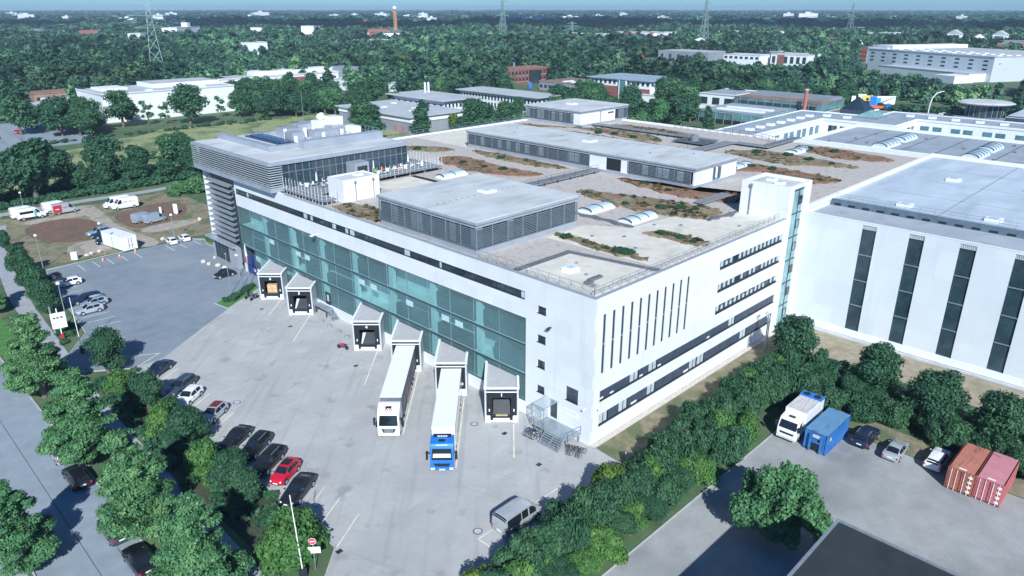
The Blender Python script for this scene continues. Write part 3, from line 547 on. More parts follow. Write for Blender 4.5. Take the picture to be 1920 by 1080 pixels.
# ---------------------------------------------------------------- pavilions on the roof
LOUV = M('louvre slats', (0.135,0.175,0.215), 0.4, 0.1, 0.8, metal=0.2)
def pavilion(label, x0,x1,y0,y1, zt, faces, z0=17.3, roofm=MEMB):
    p = thing('rooftop_pavilion', label, 'pavilion', ((x0+x1)/2,(y0+y1)/2,z0)); cx, cy = (x0+x1)/2, (y0+y1)/2
    L = lambda a,b,c,d: (a-cx,b-cx,c-cy,d-cy)
    MB().box(*L(x0+.35,x1-.35,y0+.35,y1-.35),0,zt-z0-.35).build('wall', INTERIOR, p)
    MB().box(*L(x0+.05,x1-.05,y0+.05,y1-.05),0,.85).build('plinth', ZINC, p)
    rf = MB().box(*L(x0-.05,x1+.05,y0-.05,y1+.05),zt-z0-.85,zt-z0-.42).box(*L(x0-.25,x1+.25,y0-.25,y1+.25),zt-z0-.42,zt-z0-.12,0).build('fascia', ZINC, p)
    MB().box(*L(x0-.1,x1+.1,y0-.1,y1+.1),zt-z0-.3,zt-z0).build('roof', roofm, p)
    za, zb = .9, zt-z0-.88
    for (side,a,b,typ) in faces:
        mb = MB(); k = int((zb-za)/.21)
        if typ == 'white':
            if side == 'W': mb.box(*L(x0-.02,x0+.34,a,b),0.6,zb+.02)
            else: mb.box(*L(a,b,y0-.02,y0+.34),0.6,zb+.02)
            mb.build('white_panel', WHITE2, p); continue
        if typ in ('louvre','half'):
            for i in range(k):
                z = za+(zb-za)*i/k
                if side == 'W': mb.quad((x0-.06-cx,a-cy,z),(x0-.06-cx,b-cy,z),(x0-.0-cx,b-cy,z+.05),(x0-.0-cx,a-cy,z+.05)); mb.quad((x0-.06-cx,a-cy,z-.06),(x0-.06-cx,b-cy,z-.06),(x0-.06-cx,b-cy,z),(x0-.06-cx,a-cy,z))
                else: mb.quad((a-cx,y0-.06-cy,z),(b-cx,y0-.06-cy,z),(b-cx,y0-.0-cy,z+.05),(a-cx,y0-.0-cy,z+.05)); mb.quad((a-cx,y0-.06-cy,z-.06),(b-cx,y0-.06-cy,z-.06),(b-cx,y0-.06-cy,z),(a-cx,y0-.06-cy,z))
            mb.build('louvre', LOUV, p)
        n = max(1,int((b-a)/2.6))
        for i in range(n+1):
            u = a+(b-a)*i/n
            MB().box(*(L(x0-.08,x0+.04,u-.04,u+.04) if side == 'W' else L(u-.04,u+.04,y0-.08,y0+.04)),za,zb).build('post', GREYM, p)
        q = int((b-a)/1.3)
        for i in range(q):
            u0, u1 = a+(b-a)*i/q+.08, a+(b-a)*(i+1)/q-.08
            g_, d_, mt_ = (MB(), .25, WGLASS) if rs.random() < (.62 if typ=='half' else .8) else (MB(), .23, BLIND)
            zz = (za+.05, zb-.05)
            if side == 'W': g_.box(*L(x0+d_,x0+d_+.03,u0,u1),*zz)
            else: g_.box(*L(u0,u1,y0+d_,y0+d_+.03),*zz)
            g_.build('window', mt_, p)
        pass
    return p
pa = pavilion('square louvred pavilion with flat roof at the west roof edge above the docks', 1.6,20.6,20.0,40.1,21.75,[('W',20.0,40.1,'louvre'),('S',1.6,20.6,'louvre')])
mb = MB()
for i in range(14): mb.box(-7.5+1.1*i,-7.2+1.1*i,-.25,-.1,4.45,4.5)
mb.build('roof_seam', GREYM, pa)
skylight_box(2.2,0.4,4.43,2.0,pa,.25)
pb = pavilion('long low pavilion with dark glazing across the middle of the roof', 51.2,65.0,20.0,77.0,21.1,[('W',42.6,77.0,'half'),('W',38.6,42.6,'white'),('W',33.8,35.3,'white'),('W',20.8,33.8,'half'),('S',51.2,57.0,'white'),('S',57.0,59.6,'half'),('S',59.6,65.0,'white')])
MB().box(-6.93,-6.5,-13.2,-9.9,.85,2.95).build('passage', BLACK, pb); skylight_box(0.3,0,3.82,2.2,pb,.25)
MB().box(-.2,.3,-28.6,-28.42,1,2.9).build('door', WHITEP, pb)
for i,(x,y) in enumerate(((-2,-16),(1,8),(3,-22),(-3,18),(2,22))): MB().box(x,x+.4,y,y+.3,3.8,3.95).build('roof_vent', GREYM, pb)
pc = pavilion('small square pavilion with white walls at the far edge of the roof', 90.0,110.0,77.2,96.4,21.5,[('W',79.5,96.4,'half'),('W',77.2,79.5,'white'),('S',90.0,98.0,'white'),('S',98.6,104.4,'white'),('S',106,110,'half')])
skylight_box(-1,1,4.2,2.2,pc,.3); MB().box(1.2,3.6,-9.75,-9.6,2.6,2.95).build('window', WGLASS, pc)
cb = thing('stair_cube', 'windowless white cube with two downpipes on the roof beside the terrace', 'roof cube', (8.2,56.4,17.3))
mb = MB().box(-3.4,3.4,-2.2,2.2,0,3.3); wb_ = mb.box(-3.4,-3.15,-2.2,2.2,3.3,3.55).box(3.15,3.4,-2.2,2.2,3.3,3.55).box(-3.15,3.15,-2.2,-1.95,3.3,3.55).box(-3.15,3.15,1.95,2.2,3.3,3.55).build('wall', WHITE2, cb)
MB().box(-3.15,3.15,-1.95,1.95,3.3,3.36).build('roof', MEMB, cb); skylight_box(1.2,0.5,3.36,1.3,cb,.25)
for (x,y) in ((-1.2,-2.3),(2.2,-2.3)): MB().cyl((x,y,0),(x,y,2.9),.07,n=8).box(x-.16,x+.16,y-.1,y+.1,2.8,3.15).build('downpipe', GREYM, cb)
# restaurant block over the north west corner
rsx = thing('restaurant_block', 'overhanging top storey with louvred side and air ducts on its roof', 'top storey', (0,0,0))
X0,X1,Y0,Y1 = -1.15,27.3,66.4,96.2
MB().box(0.6,X1-.6,Y0+.6,Y1-.6,17.0,22.0).build('core', INTERIOR, rsx)
MB().box(X0,X1,Y0,Y1,22.05,22.4).box(X0+.15,X1-.15,Y0+.15,Y1-.15,22.4,22.6,0).build('roof_slab', ZINC, rsx); MB().box(X0+.6,X1-.6,Y0+.6,Y1-.6,22.55,22.66).build('roof', MEMB, rsx)
MB().box(X0,1.9,Y0,Y1,17.75,18.5).box(1.9,X1,Y0+.2,Y1,17.35,18.1).build('floor_slab', ZINC, rsx)
mb = MB(); k = 9
for i in range(k):
    z = 18.64+.385*i; mb.box(X0,X0+.09,Y0+.02,Y1,z,z+.15); mb.box(X0+.09,1.3,Y0,Y0+.09,z,z+.15)
mb.build('louvre', M('pale louvre blades',(0.42,0.47,0.52),0.4,0.06,0.5,metal=0.2), rsx); mb = MB()
for i in range(15): mb.box(X0+.24,X0+.34,Y0+.4+2.0*i,Y0+.5+2.0*i,18.5,22.05)
mb.box(0.4,0.55,Y0+.3,Y1,18.5,22.05).box(0.0,.08,Y0+.05,Y0+.3,18.5,22.05); mb.build('louvre_post', DARK, rsx)
RG = glass('restaurant glass', (0.03,0.055,0.075), 0.05, 0.95)
MB().box(1.3,X1-.4,Y0+.35,Y0+.4,18.1,22.05).build('glazing', RG, rsx); MB().box(X1-.45,X1-.4,Y0+.4,Y1-.4,18.1,22.05).build('glazing', RG, rsx); mb = MB()
for i in range(21): x = 1.3+1.28*i; mb.box(x-.04,x+.04,Y0+.25,Y0+.35,18.1,22.05)
mb.box(1.3,X1-.4,Y0+.26,Y0+.34,20.6,20.7); mb.build('mullion', GREYM, rsx)
du = MB().box(4.0,5.2,75.3,96,22.66,23.6).box(5.2,9.6,75.3,76.5,22.66,23.5).box(9.6,26.5,73.4,75.4,22.66,24.0)
for (x,y,w,d,h) in ((14,88,3,4,1.3),(18,90,5,3,1.6),(17,82,6,4,1.2),(22,84,3,3,1.5),(12.2,82,2.6,3,1.5),(20.6,92.5,3,2,1.5)): du.box(x,x+w,y,y+d,22.66,22.66+h)
du.build('air_duct', ZINC, rsx, bevel=.06); mb = MB()
for (x,y,h) in ((16,84,1.9),(19,86,1.6),(13,86,1.8),(21,79,1.7),(17,79,1.5),(24,80,1.6),(11.5,79.5,1.4)): mb.cyl((x,y,22.66),(x,y,22.66+h),.35,n=10)
mb.build('vent_stack', WHITEP, rsx)
wu = MB().box(23.3,25.8,86,89,22.66,25.6).box(21.2,23.3,88,90.5,22.66,24.8).box(24.0,25.6,79.5,82.5,22.66,24.4).blob((22.6,89,25.4),(.8,.8,.6)).blob((23.6,90.6,25.5),(.8,.7,.6)); wu.build('chiller', WHITEP, rsx)
MB().box(9.0,11.8,80.6,93,22.66,23.0).box(8.4,9.0,80.6,93.6,22.66,22.9).build('solar_panel', M('solar cells',(0.02,0.035,0.08),0.15,0.3,3.0), rsx)
railing('roof_railing', [(24.5,95),(26.8,95),(26.8,76),(26.8,75)], 22.66, 1.6, 1.2, rsx, GALV, .06); railing('roof_railing', [(10.4,94.5),(22,94.5),(22,77.6),(10.4,77.6),(10.4,94.5)], 22.66, 1.1, 1.6, rsx, GALV, .05)
MB().cyl((22.4,95.4,22.6),(22.4,95.4,30),.05,n=6).build('antenna', GREYM, rsx)
ks = thing('terrace_kiosk', 'grey box with dark double door against the terrace glazing', 'kiosk', (14.9,65.2,18.2)); MB().box(-1.5,1.5,-1.3,1.3,0,2.7).build('wall', ZINC, ks); MB().box(-.9,1.1,-1.36,-1.3,.05,2.1).build('door', DARK, ks)
tr = thing('roof_terrace', 'raised decked terrace with slim white fence posts beside the restaurant glazing', 'terrace', (0,0,0))
MB().prism([(1.0,54.4),(1.0,66.3),(27.0,66.3),(27.0,71.8),(31.6,71.8),(31.6,62.2),(13.2,62.2),(13.2,59.2),(3.6,59.2),(3.6,54.4)], 18.02, 18.2).build('deck', TIMBER, tr); mb = MB()
def along(pts, step):
    for a,b in zip(pts, pts[1:]):
        a, b = Vector(a), Vector(b); k = max(1,round((b-a).length/step))
        for i in range(k): yield a.lerp(b, i/k)
    yield Vector(pts[-1])
edge = [(1.05,66.2),(1.05,54.45),(3.55,54.45)]; edge2 = [(13.2,62.25),(31.5,62.25),(31.5,71.7)]
FPW = M('white fence posts',(0.68,0.73,0.76),0.45,0.05,1)
for p in along(edge,.98): MB().bar((p.x,p.y,17.4),(p.x,p.y,20.2),.05).build('fence_post', FPW, tr)
for p in along(edge2,.9): MB().bar((p.x,p.y,17.9),(p.x,p.y,20.0),.045).build('fence_post', FPW, tr)
for e_ in (edge,edge2):
    for a,b in zip(e_,e_[1:]): mb.bar((*a,18.9),(*b,18.9),.025); mb.bar((*a,18.45),(*b,18.45),.025)
mb.build('fence_rail', FPW, tr); mb = MB()
for p in along([(1.4,55),(1.4,66)],2.5): mb.box(p.x,p.x+.2,p.y,p.y+.2,17.3,18.02)
for p in along([(14,62.6),(31,62.6),(31,71)],3.4): mb.box(p.x,p.x+.2,p.y,p.y+.2,17.3,18.02)
mb.build('deck_post', GALV, tr)
def chair(x,y,rz,m,l):
    c = thing('terrace_chair', l, 'chair', (x,y,18.2), rz, 'chairs on the roof terrace')
    MB().box(-.24,.24,-.24,.24,.43,.47).build('seat', m, c); MB().box(-.24,.24,.2,.25,.47,.9).build('backrest', m, c)
    for dx in (-.2,.2):
        for dy in (-.2,.2): MB().box(dx-.02,dx+.02,dy-.02,dy+.02,0,.43).build('leg', GALV, c)
CW = 'white chair at one of the tables on the roof terrace'
GRCH = M('lime green plastic',(0.30,0.52,0.08),0.5,0.1,2)
ti = 0
for (x,y) in ((4.2,64.2),(7.0,62.0),(8.6,64.4),(18.5,63.8),(20.8,64.6),(22.8,63.4),(24.9,64.6),(27.6,64.2)):
    t = thing('terrace_table', 'round table with white top on the roof terrace', 'table', (x,y,18.2), 0, 'tables on the roof terrace')
    MB().cyl((0,0,.70),(0,0,.74),.5,n=16).build('tabletop', WHITEP, t); MB().cyl((0,0,0),(0,0,.70),.05,n=8).cyl((0,0,0),(0,0,.03),.28,n=12).build('base', GALV, t)
    for k in range(3):
        a = 2.1*k+x; m, l = WHITEP, CW
        if ti in (4,5) and k == 0: m, l = (ORANGE, ('first','second')[ti-4] and {4:'orange chair at the table left of the other orange chair on the roof terrace',5:'orange chair at the table nearer the right end of the roof terrace'}[ti])
        if ti == 3 and k == 1: m, l = GRCH, 'lime green chair at a table on the roof terrace'
        chair(x+.95*math.cos(a), y+.95*math.sin(a), a-math.pi/2, m, l)
    ti += 1
for (x,y,l) in ((5.6,63.4,'closed white parasol on the terrace near its left corner'),(18.0,64.9,'closed white parasol on the terrace beside the grey kiosk'),(25.9,65.2,'closed white parasol on the terrace near the right end of the glazing')):
    u = thing('parasol', l, 'parasol', (x,y,18.2)); MB().cyl((0,0,0),(0,0,2.6),.03,n=6).cyl((0,0,0),(0,0,.08),.3,n=12).build('pole', GALV, u); MB().cyl((0,0,1.1),(0,0,2.5),.17,.05,n=10).build('canopy', WHITEP, u)
# ---------------------------------------------------------------- storage hall on the right, blue roofed hall, white wing
HX = 49.5
MEMBS = overlay_noise(M('weathered grey membrane', (0.36,0.41,0.46), 0.75, 0.1, 0.2), (0.25,0.29,0.33), 0.4, 0.5, 0.72, 0.7)
hall = thing('storage_hall', 'tall white hall with vertical dark window strips at the right', 'hall', (0,0,0))
HW = overlay_noise(overlay_brick(M('hall facade panels', (0.63,0.69,0.73), 0.5, 0.04, 0.12), 0.90, 3.095, 4.0, 0.015, 'YZ', 0, 0), (0.45,0.55,0.62), 0.5, 0.54, 0.8, 0.5, (1,1,.08))
hs = [(-10.35-6.19*k,-8.38-6.19*k,1.35,17.35) for k in range(8)]
wall_open(MB(), 'Y', -62, -0.02, 1.3, 17.7, hs, HX, HX+.35).build('wall', HW, hall)
MB().box(HX+.4,112,-62,1.2,0,17.0).build('core', INTERIOR, hall); MB().box(HX-.1,HX+.35,-62,-0.05,0.35,1.3).build('plinth', WHITE, hall); MB().box(HX-.6,HX-.1,-62,-0.05,0,.3).build('drain_channel', CONC, hall)
for (y0,y1,z0,z1) in hs:
    w = MB().box(HX+.2,HX+.25,y0,y1,z0,16.75).build('window_strip', HALLG, hall); mb = MB()
    for z in (5.2,9.05,12.9): mb.box(HX+.05,HX+.2,y0,y1,z,z+.14)
    mb.build('transom', GREYM, w); mb = MB().box(HX+.1,HX+.2,y0,y1,16.75,16.85)
    for i in range(9): mb.box(HX+.08,HX+.2,y0+.05+.22*i,y0+.2+.22*i,16.85,17.35)
    mb.build('top_grille', BLIND, w)
MB().box(57.2,111.6,-62,0.9,17.0,17.3,0).build('roof', MEMBH, hall); MB().box(HX+.35,57.2,-62,-.02,17.0,17.45).build('front_roof_strip', MEMBS, hall); MB().box(57.7,60.0,-61.5,-.7,17.34,17.42).build('maintenance_walk', M('blue grey grating',(0.10,0.15,0.20),.6,.2,2.0), hall); MB().box(HX-.04,HX+.35,-62,-.02,17.7,17.76).build('parapet_cap', WHITEP, hall)
MB().box(50.6,112,0.9,1.39,16.9,17.9).box(111.6,112,-62,0.9,16.9,17.9).box(HX+.35,HX+8,-.42,-.03,17.45,17.95).build('parapet', WHITE, hall)
STEPM = M('dark blue step',(0.10,0.145,0.19),.6,.15,1.0)
mb = MB().box(57.2,57.7,-62,-.6,17.45,18.4); rm = MB()
for i in range(30): mb.box(57.12,57.2,-2.2-2.1*i,-1.2-2.1*i,17.6,17.85,1)
mb.build('roof_step', [STEPM, BLACK], hall)
for i in range(31): rm.bar((57.8,-.8-2.0*i,17.3),(58.9,-.8-2.0*i,19.0),.05)
for t in (.35,.6,.8,1.0): rm.bar((57.8+1.1*t,-.6,17.3+1.7*t),(57.8+1.1*t,-61.5,17.3+1.7*t),.045)
rm.build('guard_rail', GALV, hall)
for (x,y) in ((65,-8.9),(89.8,-8.9),(65.1,-20.9),(90,-21),(65,-33),(90,-33)): skylight_box(x,y,17.3,2.0,hall,.4)
mb = MB()
for x in range(62,111,12): mb.box(x,x+.2,-61,-1,17.3,17.32)
for y in (-14.5,-27): mb.box(59.5,111,y,y+.25,17.3,17.32)
mb.build('roof_seam', MEMBD, hall)
bh = thing('flat_roofed_hall', 'hall with flat blue grey roof and four domed skylights behind the storage hall', 'hall', (0,0,0))
MB().box(112.4,144,-60,28.4,0,16.9).build('wall', WHITE, bh); MB().box(112.4,144,-60,28.4,16.9,17.0).build('roof', MEMBD, bh)
MB().box(112.05,112.4,-60,28.8,16.9,17.65).box(112.4,144.4,28.4,28.8,0,17.65).box(144,144.4,-60,28.4,16.9,17.65).box(108.45,112.05,1.5,28.8,16.9,17.6).build('parapet', WHITE, bh)
for (x,y) in ((119.8,12.9),(131.4,12.9),(119.8,-4.9),(131.2,-4.9)): skydome(x-4.2,x+4.2,y-1.7,y+1.7,17.0,4,.75,bh)
mb = MB()
for y in (20.5,8.5,2,-9,-16): mb.box(113,143.6,y,y+.3,17.0,17.02)
for x,y in ((116,24),(124,21),(120,17),(135,9),(127,-1),(139,-8),(117,-9),(130,-10),(134,20)): mb.box(x,x+.5,y,y+.5,17.02,17.3)
mb.build('roof_seam', SLATE, bh)
wg = thing('white_wing', 'L shaped white wing with grey flat roof and a row of white roof domes', 'wing', (0,0,0)); wz = 14.0
Lp = [(128,50.0),(174.0,50.0),(174.0,28.6),(192.4,28.6),(192.4,-60),(206,-60),(206,40),(190,40),(188,63),(128,61.5)]
MB().prism(Lp, 0, wz-.5).build('wall', WHITE, wg); MB().prism(Lp, wz-.5, wz-.15).build('roof', MEMBD, wg)
mb = MB()
for a,b in zip(Lp, Lp[1:]+Lp[:1]):
    d = Vector((b[0]-a[0],b[1]-a[1])).normalized()*.15; n = Vector((d.y,-d.x))
    mb.prism([(a[0]-d.x+n.x,a[1]-d.y+n.y),(b[0]+d.x+n.x,b[1]+d.y+n.y),(b[0]+d.x-n.x,b[1]+d.y-n.y),(a[0]-d.x-n.x,a[1]-d.y-n.y)] if False else [(a[0]+n.x,a[1]+n.y),(b[0]+n.x,b[1]+n.y),(b[0]-n.x,b[1]-n.y),(a[0]-n.x,a[1]-n.y)], wz-.5, wz+.12)
mb.build('parapet', WHITE, wg)
for (x,y) in ((137.5,55),(143.7,55),(150,55),(156.5,55),(163,55),(169.6,55),(176,55),(180.4,51.3),(180.6,45.1),(198,32.3),(198.2,26),(198,19.4),(198,12.9),(198,6.6),(198,0),(198,-6.6)): skylight_box(x,y,wz-.15,1.9,wg,.6)
def win_row(parent, ax, d, us, w, z0, z1, m=None, sgn=-1):
    for u in us:
        mb = MB(); f = MB()
        if ax == 'X': mb.box(u-w/2,u+w/2,d+sgn*.02,d-sgn*.01,z0,z1); f.box(u-w/2-.08,u+w/2+.08,d+sgn*.05,d,z0-.1,z0).box(u-.04,u+.04,d+sgn*.05,d+sgn*.02,z0,z1)
        else: mb.box(d+sgn*.02,d-sgn*.01,u-w/2,u+w/2,z0,z1); f.box(d+sgn*.05,d,u-w/2-.08,u+w/2+.08,z0-.1,z0).box(d+sgn*.05,d+sgn*.02,u-.04,u+.04,z0,z1)
        o = f.build('window', GREYM, parent); mb.build('pane', m or WGLASS, o)
BLW = M('blue shaded window', (0.10,0.20,0.27), 0.25, 0.2, 0.3)
win_row(wg,'X',50.0,(141,144.4,150,153.6,158.4,162.0,167.0,171),2.6,9.8,12.2,BLW); win_row(wg,'X',28.6,(177.5,181,186,189.6),2.6,9.8,12.2)
win_row(wg,'Y',192.4,(26,22.5,17.5,14.2,9.2,5.9,1.0,-2.3,-7.2,-10.5,-15.4,-18.7,-24,-27.3),2.5,9.8,12.2,BLW); win_row(wg,'Y',174.0,(46.5,43,38,34.5),2.6,9.8,12.2)
py = thing('glass_pyramid', 'glass pyramid skylight with taller base on the white wing roof', 'skylight', (200,49.5,0)); MB().box(-4,4,-4,4,0,14.6).build('base', BLUEGREY, py)
mb = MB()
for i in range(4):
    c = [(-4,-4),(4,-4),(4,4),(-4,4)]; a, b = c[i], c[(i+1)%4]; mb.quad((*a,14.6),(*b,14.6),(0,0,18.6))
mb.build('pane', WGLASS, py)
py2 = thing('glass_pyramid', 'low flat glass pyramid skylight nearest the inner corner of the white wing', 'skylight', (187.6,40.5,13.85)); MB().box(-3.6,3.6,-3.6,3.6,0,.5).build('base', GREYM, py2); mb = MB()
for i in range(4):
    c = [(-3.4,-3.4),(3.4,-3.4),(3.4,3.4),(-3.4,3.4)]; a, b = c[i], c[(i+1)%4]; mb.quad((*a,.5),(*b,.5),(0,0,2.4))
mb.build('pane', TEALX, py2)
# ---------------------------------------------------------------- loading docks
def text_mesh(s, size, depth=0.012):
    cu = bpy.data.curves.new('t', 'FONT'); cu.body = s; cu.size = size; cu.offset = .03*size; cu.extrude = depth; cu.align_x = 'CENTER'; cu.align_y = 'CENTER'
    o = bpy.data.objects.new('t', cu); me = bpy.data.meshes.new_from_object(o); bpy.data.objects.remove(o); return me
def text_obj(s, size, m, parent, loc, rot, name='lettering', depth=0.012, sx=1.0):
    me = text_mesh(s, size, depth); me.materials.clear(); me.materials.append(m); o = link(name, me, parent, loc); o.rotation_euler = rot; o.scale = (sx,1,1); return o
DOCKW = overlay_noise(M('dock cladding', (0.47,0.50,0.54), 0.5, 0.06, 0.6), (0.42,0.45,0.49), 0.8, 0.56, 0.75, 0.5)
DOCKR = overlay_noise(M('dock roof felt', (0.43,0.43,0.445), 0.85, 0.06, 0.8), (0.40,0.39,0.38), 0.7, 0.5, 0.72, 0.6)
def dock(y, num, label):
    d = thing('loading_dock', label, 'loading dock', (-3.5,y,0), R_(45), 'loading docks along the green glass front')
    MB().prism([(0,-2.0),(2.9,-2.0),(3.1,-1.8),(0,-1.8)],0,4.7).build('wall', DOCKW, d); MB().prism([(0,1.8),(6.7,1.8),(6.9,2.0),(0,2.0)],0,4.7).build('wall', DOCKW, d)
    MB().prism([(0,-1.8),(3.1,-1.8),(6.7,1.8),(0,1.8)],4.35,4.52).build('roof', DOCKR, d)
    MB().prism([(-.05,-2.08),(2.85,-2.08),(3.05,-1.78),(0.0,-1.78)],4.52,4.78).prism([(0.0,1.78),(6.66,1.78),(6.9,2.08),(-.05,2.08)],4.52,4.78).box(-.05,.2,-1.78,1.78,4.52,4.68).box(-.04,.03,-1.95,1.95,4.08,4.2).build('trim', WHITEP, d)
    MB().box(0.0,.15,-1.8,1.8,4.2,4.52).build('lintel', DARK, d)
    sl = MB().box(0.05,.75,-1.78,-1.1,.95,4.08).box(0.05,.75,1.1,1.78,.95,4.08).box(0.05,.75,-1.1,1.1,3.3,4.08).build('dock_seal', BLACK, d)
    MB().box(0.06,.3,-2.0,-1.35,0,.95).box(0.06,.3,1.35,2.0,0,.95).box(0.25,.3,-1.35,1.35,0,.7).build('plinth', WHITE, d)
    MB().box(2.2,2.3,-1.6,1.6,.6,4.2).box(0.35,2.2,-1.75,1.75,.6,1.0).build('recess', INTERIOR, d)
    MB().box(-.15,.06,-1.3,-1.0,.45,.95).box(-.15,.06,1.0,1.3,.45,.95).box(-.08,.1,-1.0,1.0,.72,.9).build('bumper', BLACK, d)
    for yy in (-1.45,1.45): MB().box(0.02,.05,yy-.06,yy+.06,1.5,1.85).build('guide_light', WHITEP, d)
    if num: text_obj(num, .62, WHITEP, d, (0.035,0,3.72), (R_(90),0,R_(-90)), 'number')
    return d
docks = {}
for (y,n,l) in ((10.5,'1','loading dock numbered 1 with a sloping dark ramp plate, nearest the entrance steps'),(19.6,None,'loading dock with the blue cabbed truck backed into it'),(28.8,None,'loading dock with the white cabbed truck backed into it'),
                (37.9,'4','empty loading dock numbered 4 beside the dock holding the white truck'),(56.4,'5','empty loading dock beside the steel steps with a pale flap inside'),(65.75,'6','loading dock numbered 6 with cardboard boxes inside')): docks[y] = dock(y,n,l)
RAMP = M('ramp plate', (0.035,0.042,0.05), 0.5, 0.2, 2.0)
mb = MB().xprism([(0.15,1.1),(1.7,2.7),(1.75,2.6),(0.2,1.0)],-1.0,1.0); mb.build('ramp_plate', RAMP, docks[10.5]); MB().box(-.12,.15,-.7,.7,.98,1.1).build('lip', M('dull yellow lip',(0.42,0.38,0.20),.7,.2,3), docks[10.5])
for y in (37.9,56.4):
    MB().xprism([(0.3,1.02),(1.6,2.3),(1.65,2.2),(0.35,1.0)],-1.0,.95).build('ramp_plate', RAMP, docks[y]); MB().quad((0.25,.95,1.05),(0.25,.75,1.05),(1.2,.35,2.35),(1.2,.8,2.35)).build('flap', BLIND, docks[y])
bxs = thing('pallet_of_boxes', 'stack of brown cardboard boxes on a pallet inside dock 6', 'pallet', (-3.5+.9*s, 65.75+.9*s,1.0), R_(45))
MB().box(-.5,.5,-.85,.85,0,.14).build('pallet', TRUNK, bxs)
for i in range(2):
    for j in range(2): MB().box(-.45,.45,-.8+.82*j,-.02+.82*j,.14+.7*i,.8+.7*i).build('cardboard_box', PLY, bxs)
# ---------------------------------------------------------------- entrance steps and dock steps
st = thing('entrance_steps', 'steel landing with wide steps, railings and glass canopy at the side entrance', 'steps', (0,0,0)); SM = M('steel grating', (0.33,0.39,0.43), 0.5, 0.12, 2.0, metal=0.4)
MB().box(-2.4,-.05,1.2,6.4,1.05,1.15).build('landing', SM, st); mb = MB()
for i in range(6): mb.box(-3.6+.2*i,-3.42+.2*i,1.7,4.5,.1+.175*i,.16+.175*i)
mb.build('tread', GALV, st); mb = MB()
for y in (1.62,3.1,4.5): mb.xprism([(-3.65,0),(-3.45,0),(-2.4,.95),(-2.4,1.12)],y,y+.08)
mb.build('stringer', SM, st); mb = MB()
for (x,y) in ((-2.3,1.3),(-2.3,6.2),(-.3,1.3),(-.3,6.2),(-1.3,6.2)): mb.box(x-.05,x+.05,y-.05,y+.05,0,1.05)
mb.build('post', GALV, st)
railing('railing', [(-2.38,4.6),(-2.38,6.35),(-.1,6.35)], 1.15, 1.0, .8, st, GALV, .035); railing('railing', [(-2.38,1.6),(-2.38,1.22),(-.1,1.22)], 1.15, 1.0, .8, st, GALV, .035)
mb = MB()
for y in (1.64,4.54): mb = MB(); mb.bar((-3.6,y,1.05),(-2.4,y,2.15),.035).bar((-3.6,y,.6),(-2.4,y,1.65),.03).bar((-3.6,y,0),(-3.6,y,1.05),.035).bar((-3.0,y,.5),(-3.0,y,1.6),.03).build('railing', GALV, st)
mb = MB()
for (x,y) in ((-2.4,4.8),(-2.4,6.6)): mb.bar((x,y,1.15),(x,y,3.8),.06)
for a,b in (((-2.45,4.75,3.8),(-.02,4.75,3.8)),((-2.45,6.65,3.8),(-.02,6.65,3.8)),((-2.45,4.75,3.8),(-2.45,6.65,3.8)),((-2.45,6.65,2.6),(-.05,6.65,2.6)),((-1.2,6.65,1.2),(-1.2,6.65,3.8))): mb.bar(a,b,.06)
cf = mb.build('canopy_frame', GREYM, st); CG = M('canopy glass',(0.55,0.68,0.70),0.1,0.1,1.0); nt = CG.node_tree; tr_ = nt.nodes.new('ShaderNodeBsdfTransparent'); mi = nt.nodes.new('ShaderNodeMixShader'); mi.inputs[0].default_value = .78
nt.links.new(nt.nodes['Principled BSDF'].outputs[0], mi.inputs[1]); nt.links.new(tr_.outputs[0], mi.inputs[2]); nt.links.new(mi.outputs[0], nt.nodes['Material Output'].inputs[0])
MB().box(-2.4,-.05,4.8,6.6,3.82,3.85).box(-2.4,-.1,6.6,6.63,1.25,3.78).build('canopy_glass', CG, cf)
tag(MB().box(-.04,-.005,1.75,3.7,2.65,3.4).box(-.045,-.04,2.2,3.5,3.12,3.2,1).build('wall_sign',[WHITEP,BLIND]), 'pale sign panel on the white wall beside the entrance steps', 'sign')
mb = MB().cyl((-.3,.8,4.45),(-.02,.8,4.45),.05,n=8).blob((-.35,.8,4.42),(.14,.14,.12)); tag(mb.build('wall_lamp', WHITEP), 'small round white lamp on the wall left of the building corner', 'lamp')
mb = MB().cyl((1.0,-.3,4.45),(1.0,-.02,4.45),.05,n=8).blob((1.0,-.35,4.42),(.14,.14,.12)); tag(mb.build('wall_lamp', WHITEP), 'small round white lamp on the wall right of the building corner', 'lamp')
mb = MB().box(-.55,-.02,6.0,6.3,12.62,12.72).box(-.6,-.3,5.95,6.35,12.52,12.64); tag(mb.build('flood_lamp', DARK), 'small dark flood lamp on the white wall between square windows', 'lamp')
mb = MB().box(-.9,-.02,55.0,55.1,13.0,13.1).blob((-1.0,55.05,13.0),(.3,.3,.18)); tag(mb.build('flood_lamp', WHITEP), 'white flood lamp on an arm above the green glass', 'lamp')
ds = thing('dock_steps', 'small steel platform with five steps between dock 5 and dock 4', 'steps', (0,0,0)); MB().box(-1.3,-.05,52.4,56.2,1.25,1.35).build('landing', SM, ds); mb = MB()
for i in range(6): mb.box(-1.3,-.05,50.6+.3*i,50.86+.3*i,.15+.2*i,.21+.2*i)
mb.build('tread', GALV, ds); mb = MB().box(-1.3,-1.2,52.5,52.6,0,1.25).box(-1.3,-1.2,55.5,55.6,0,1.25).box(-.2,-.1,52.5,52.6,0,1.25); mb.build('post', DARK, ds)
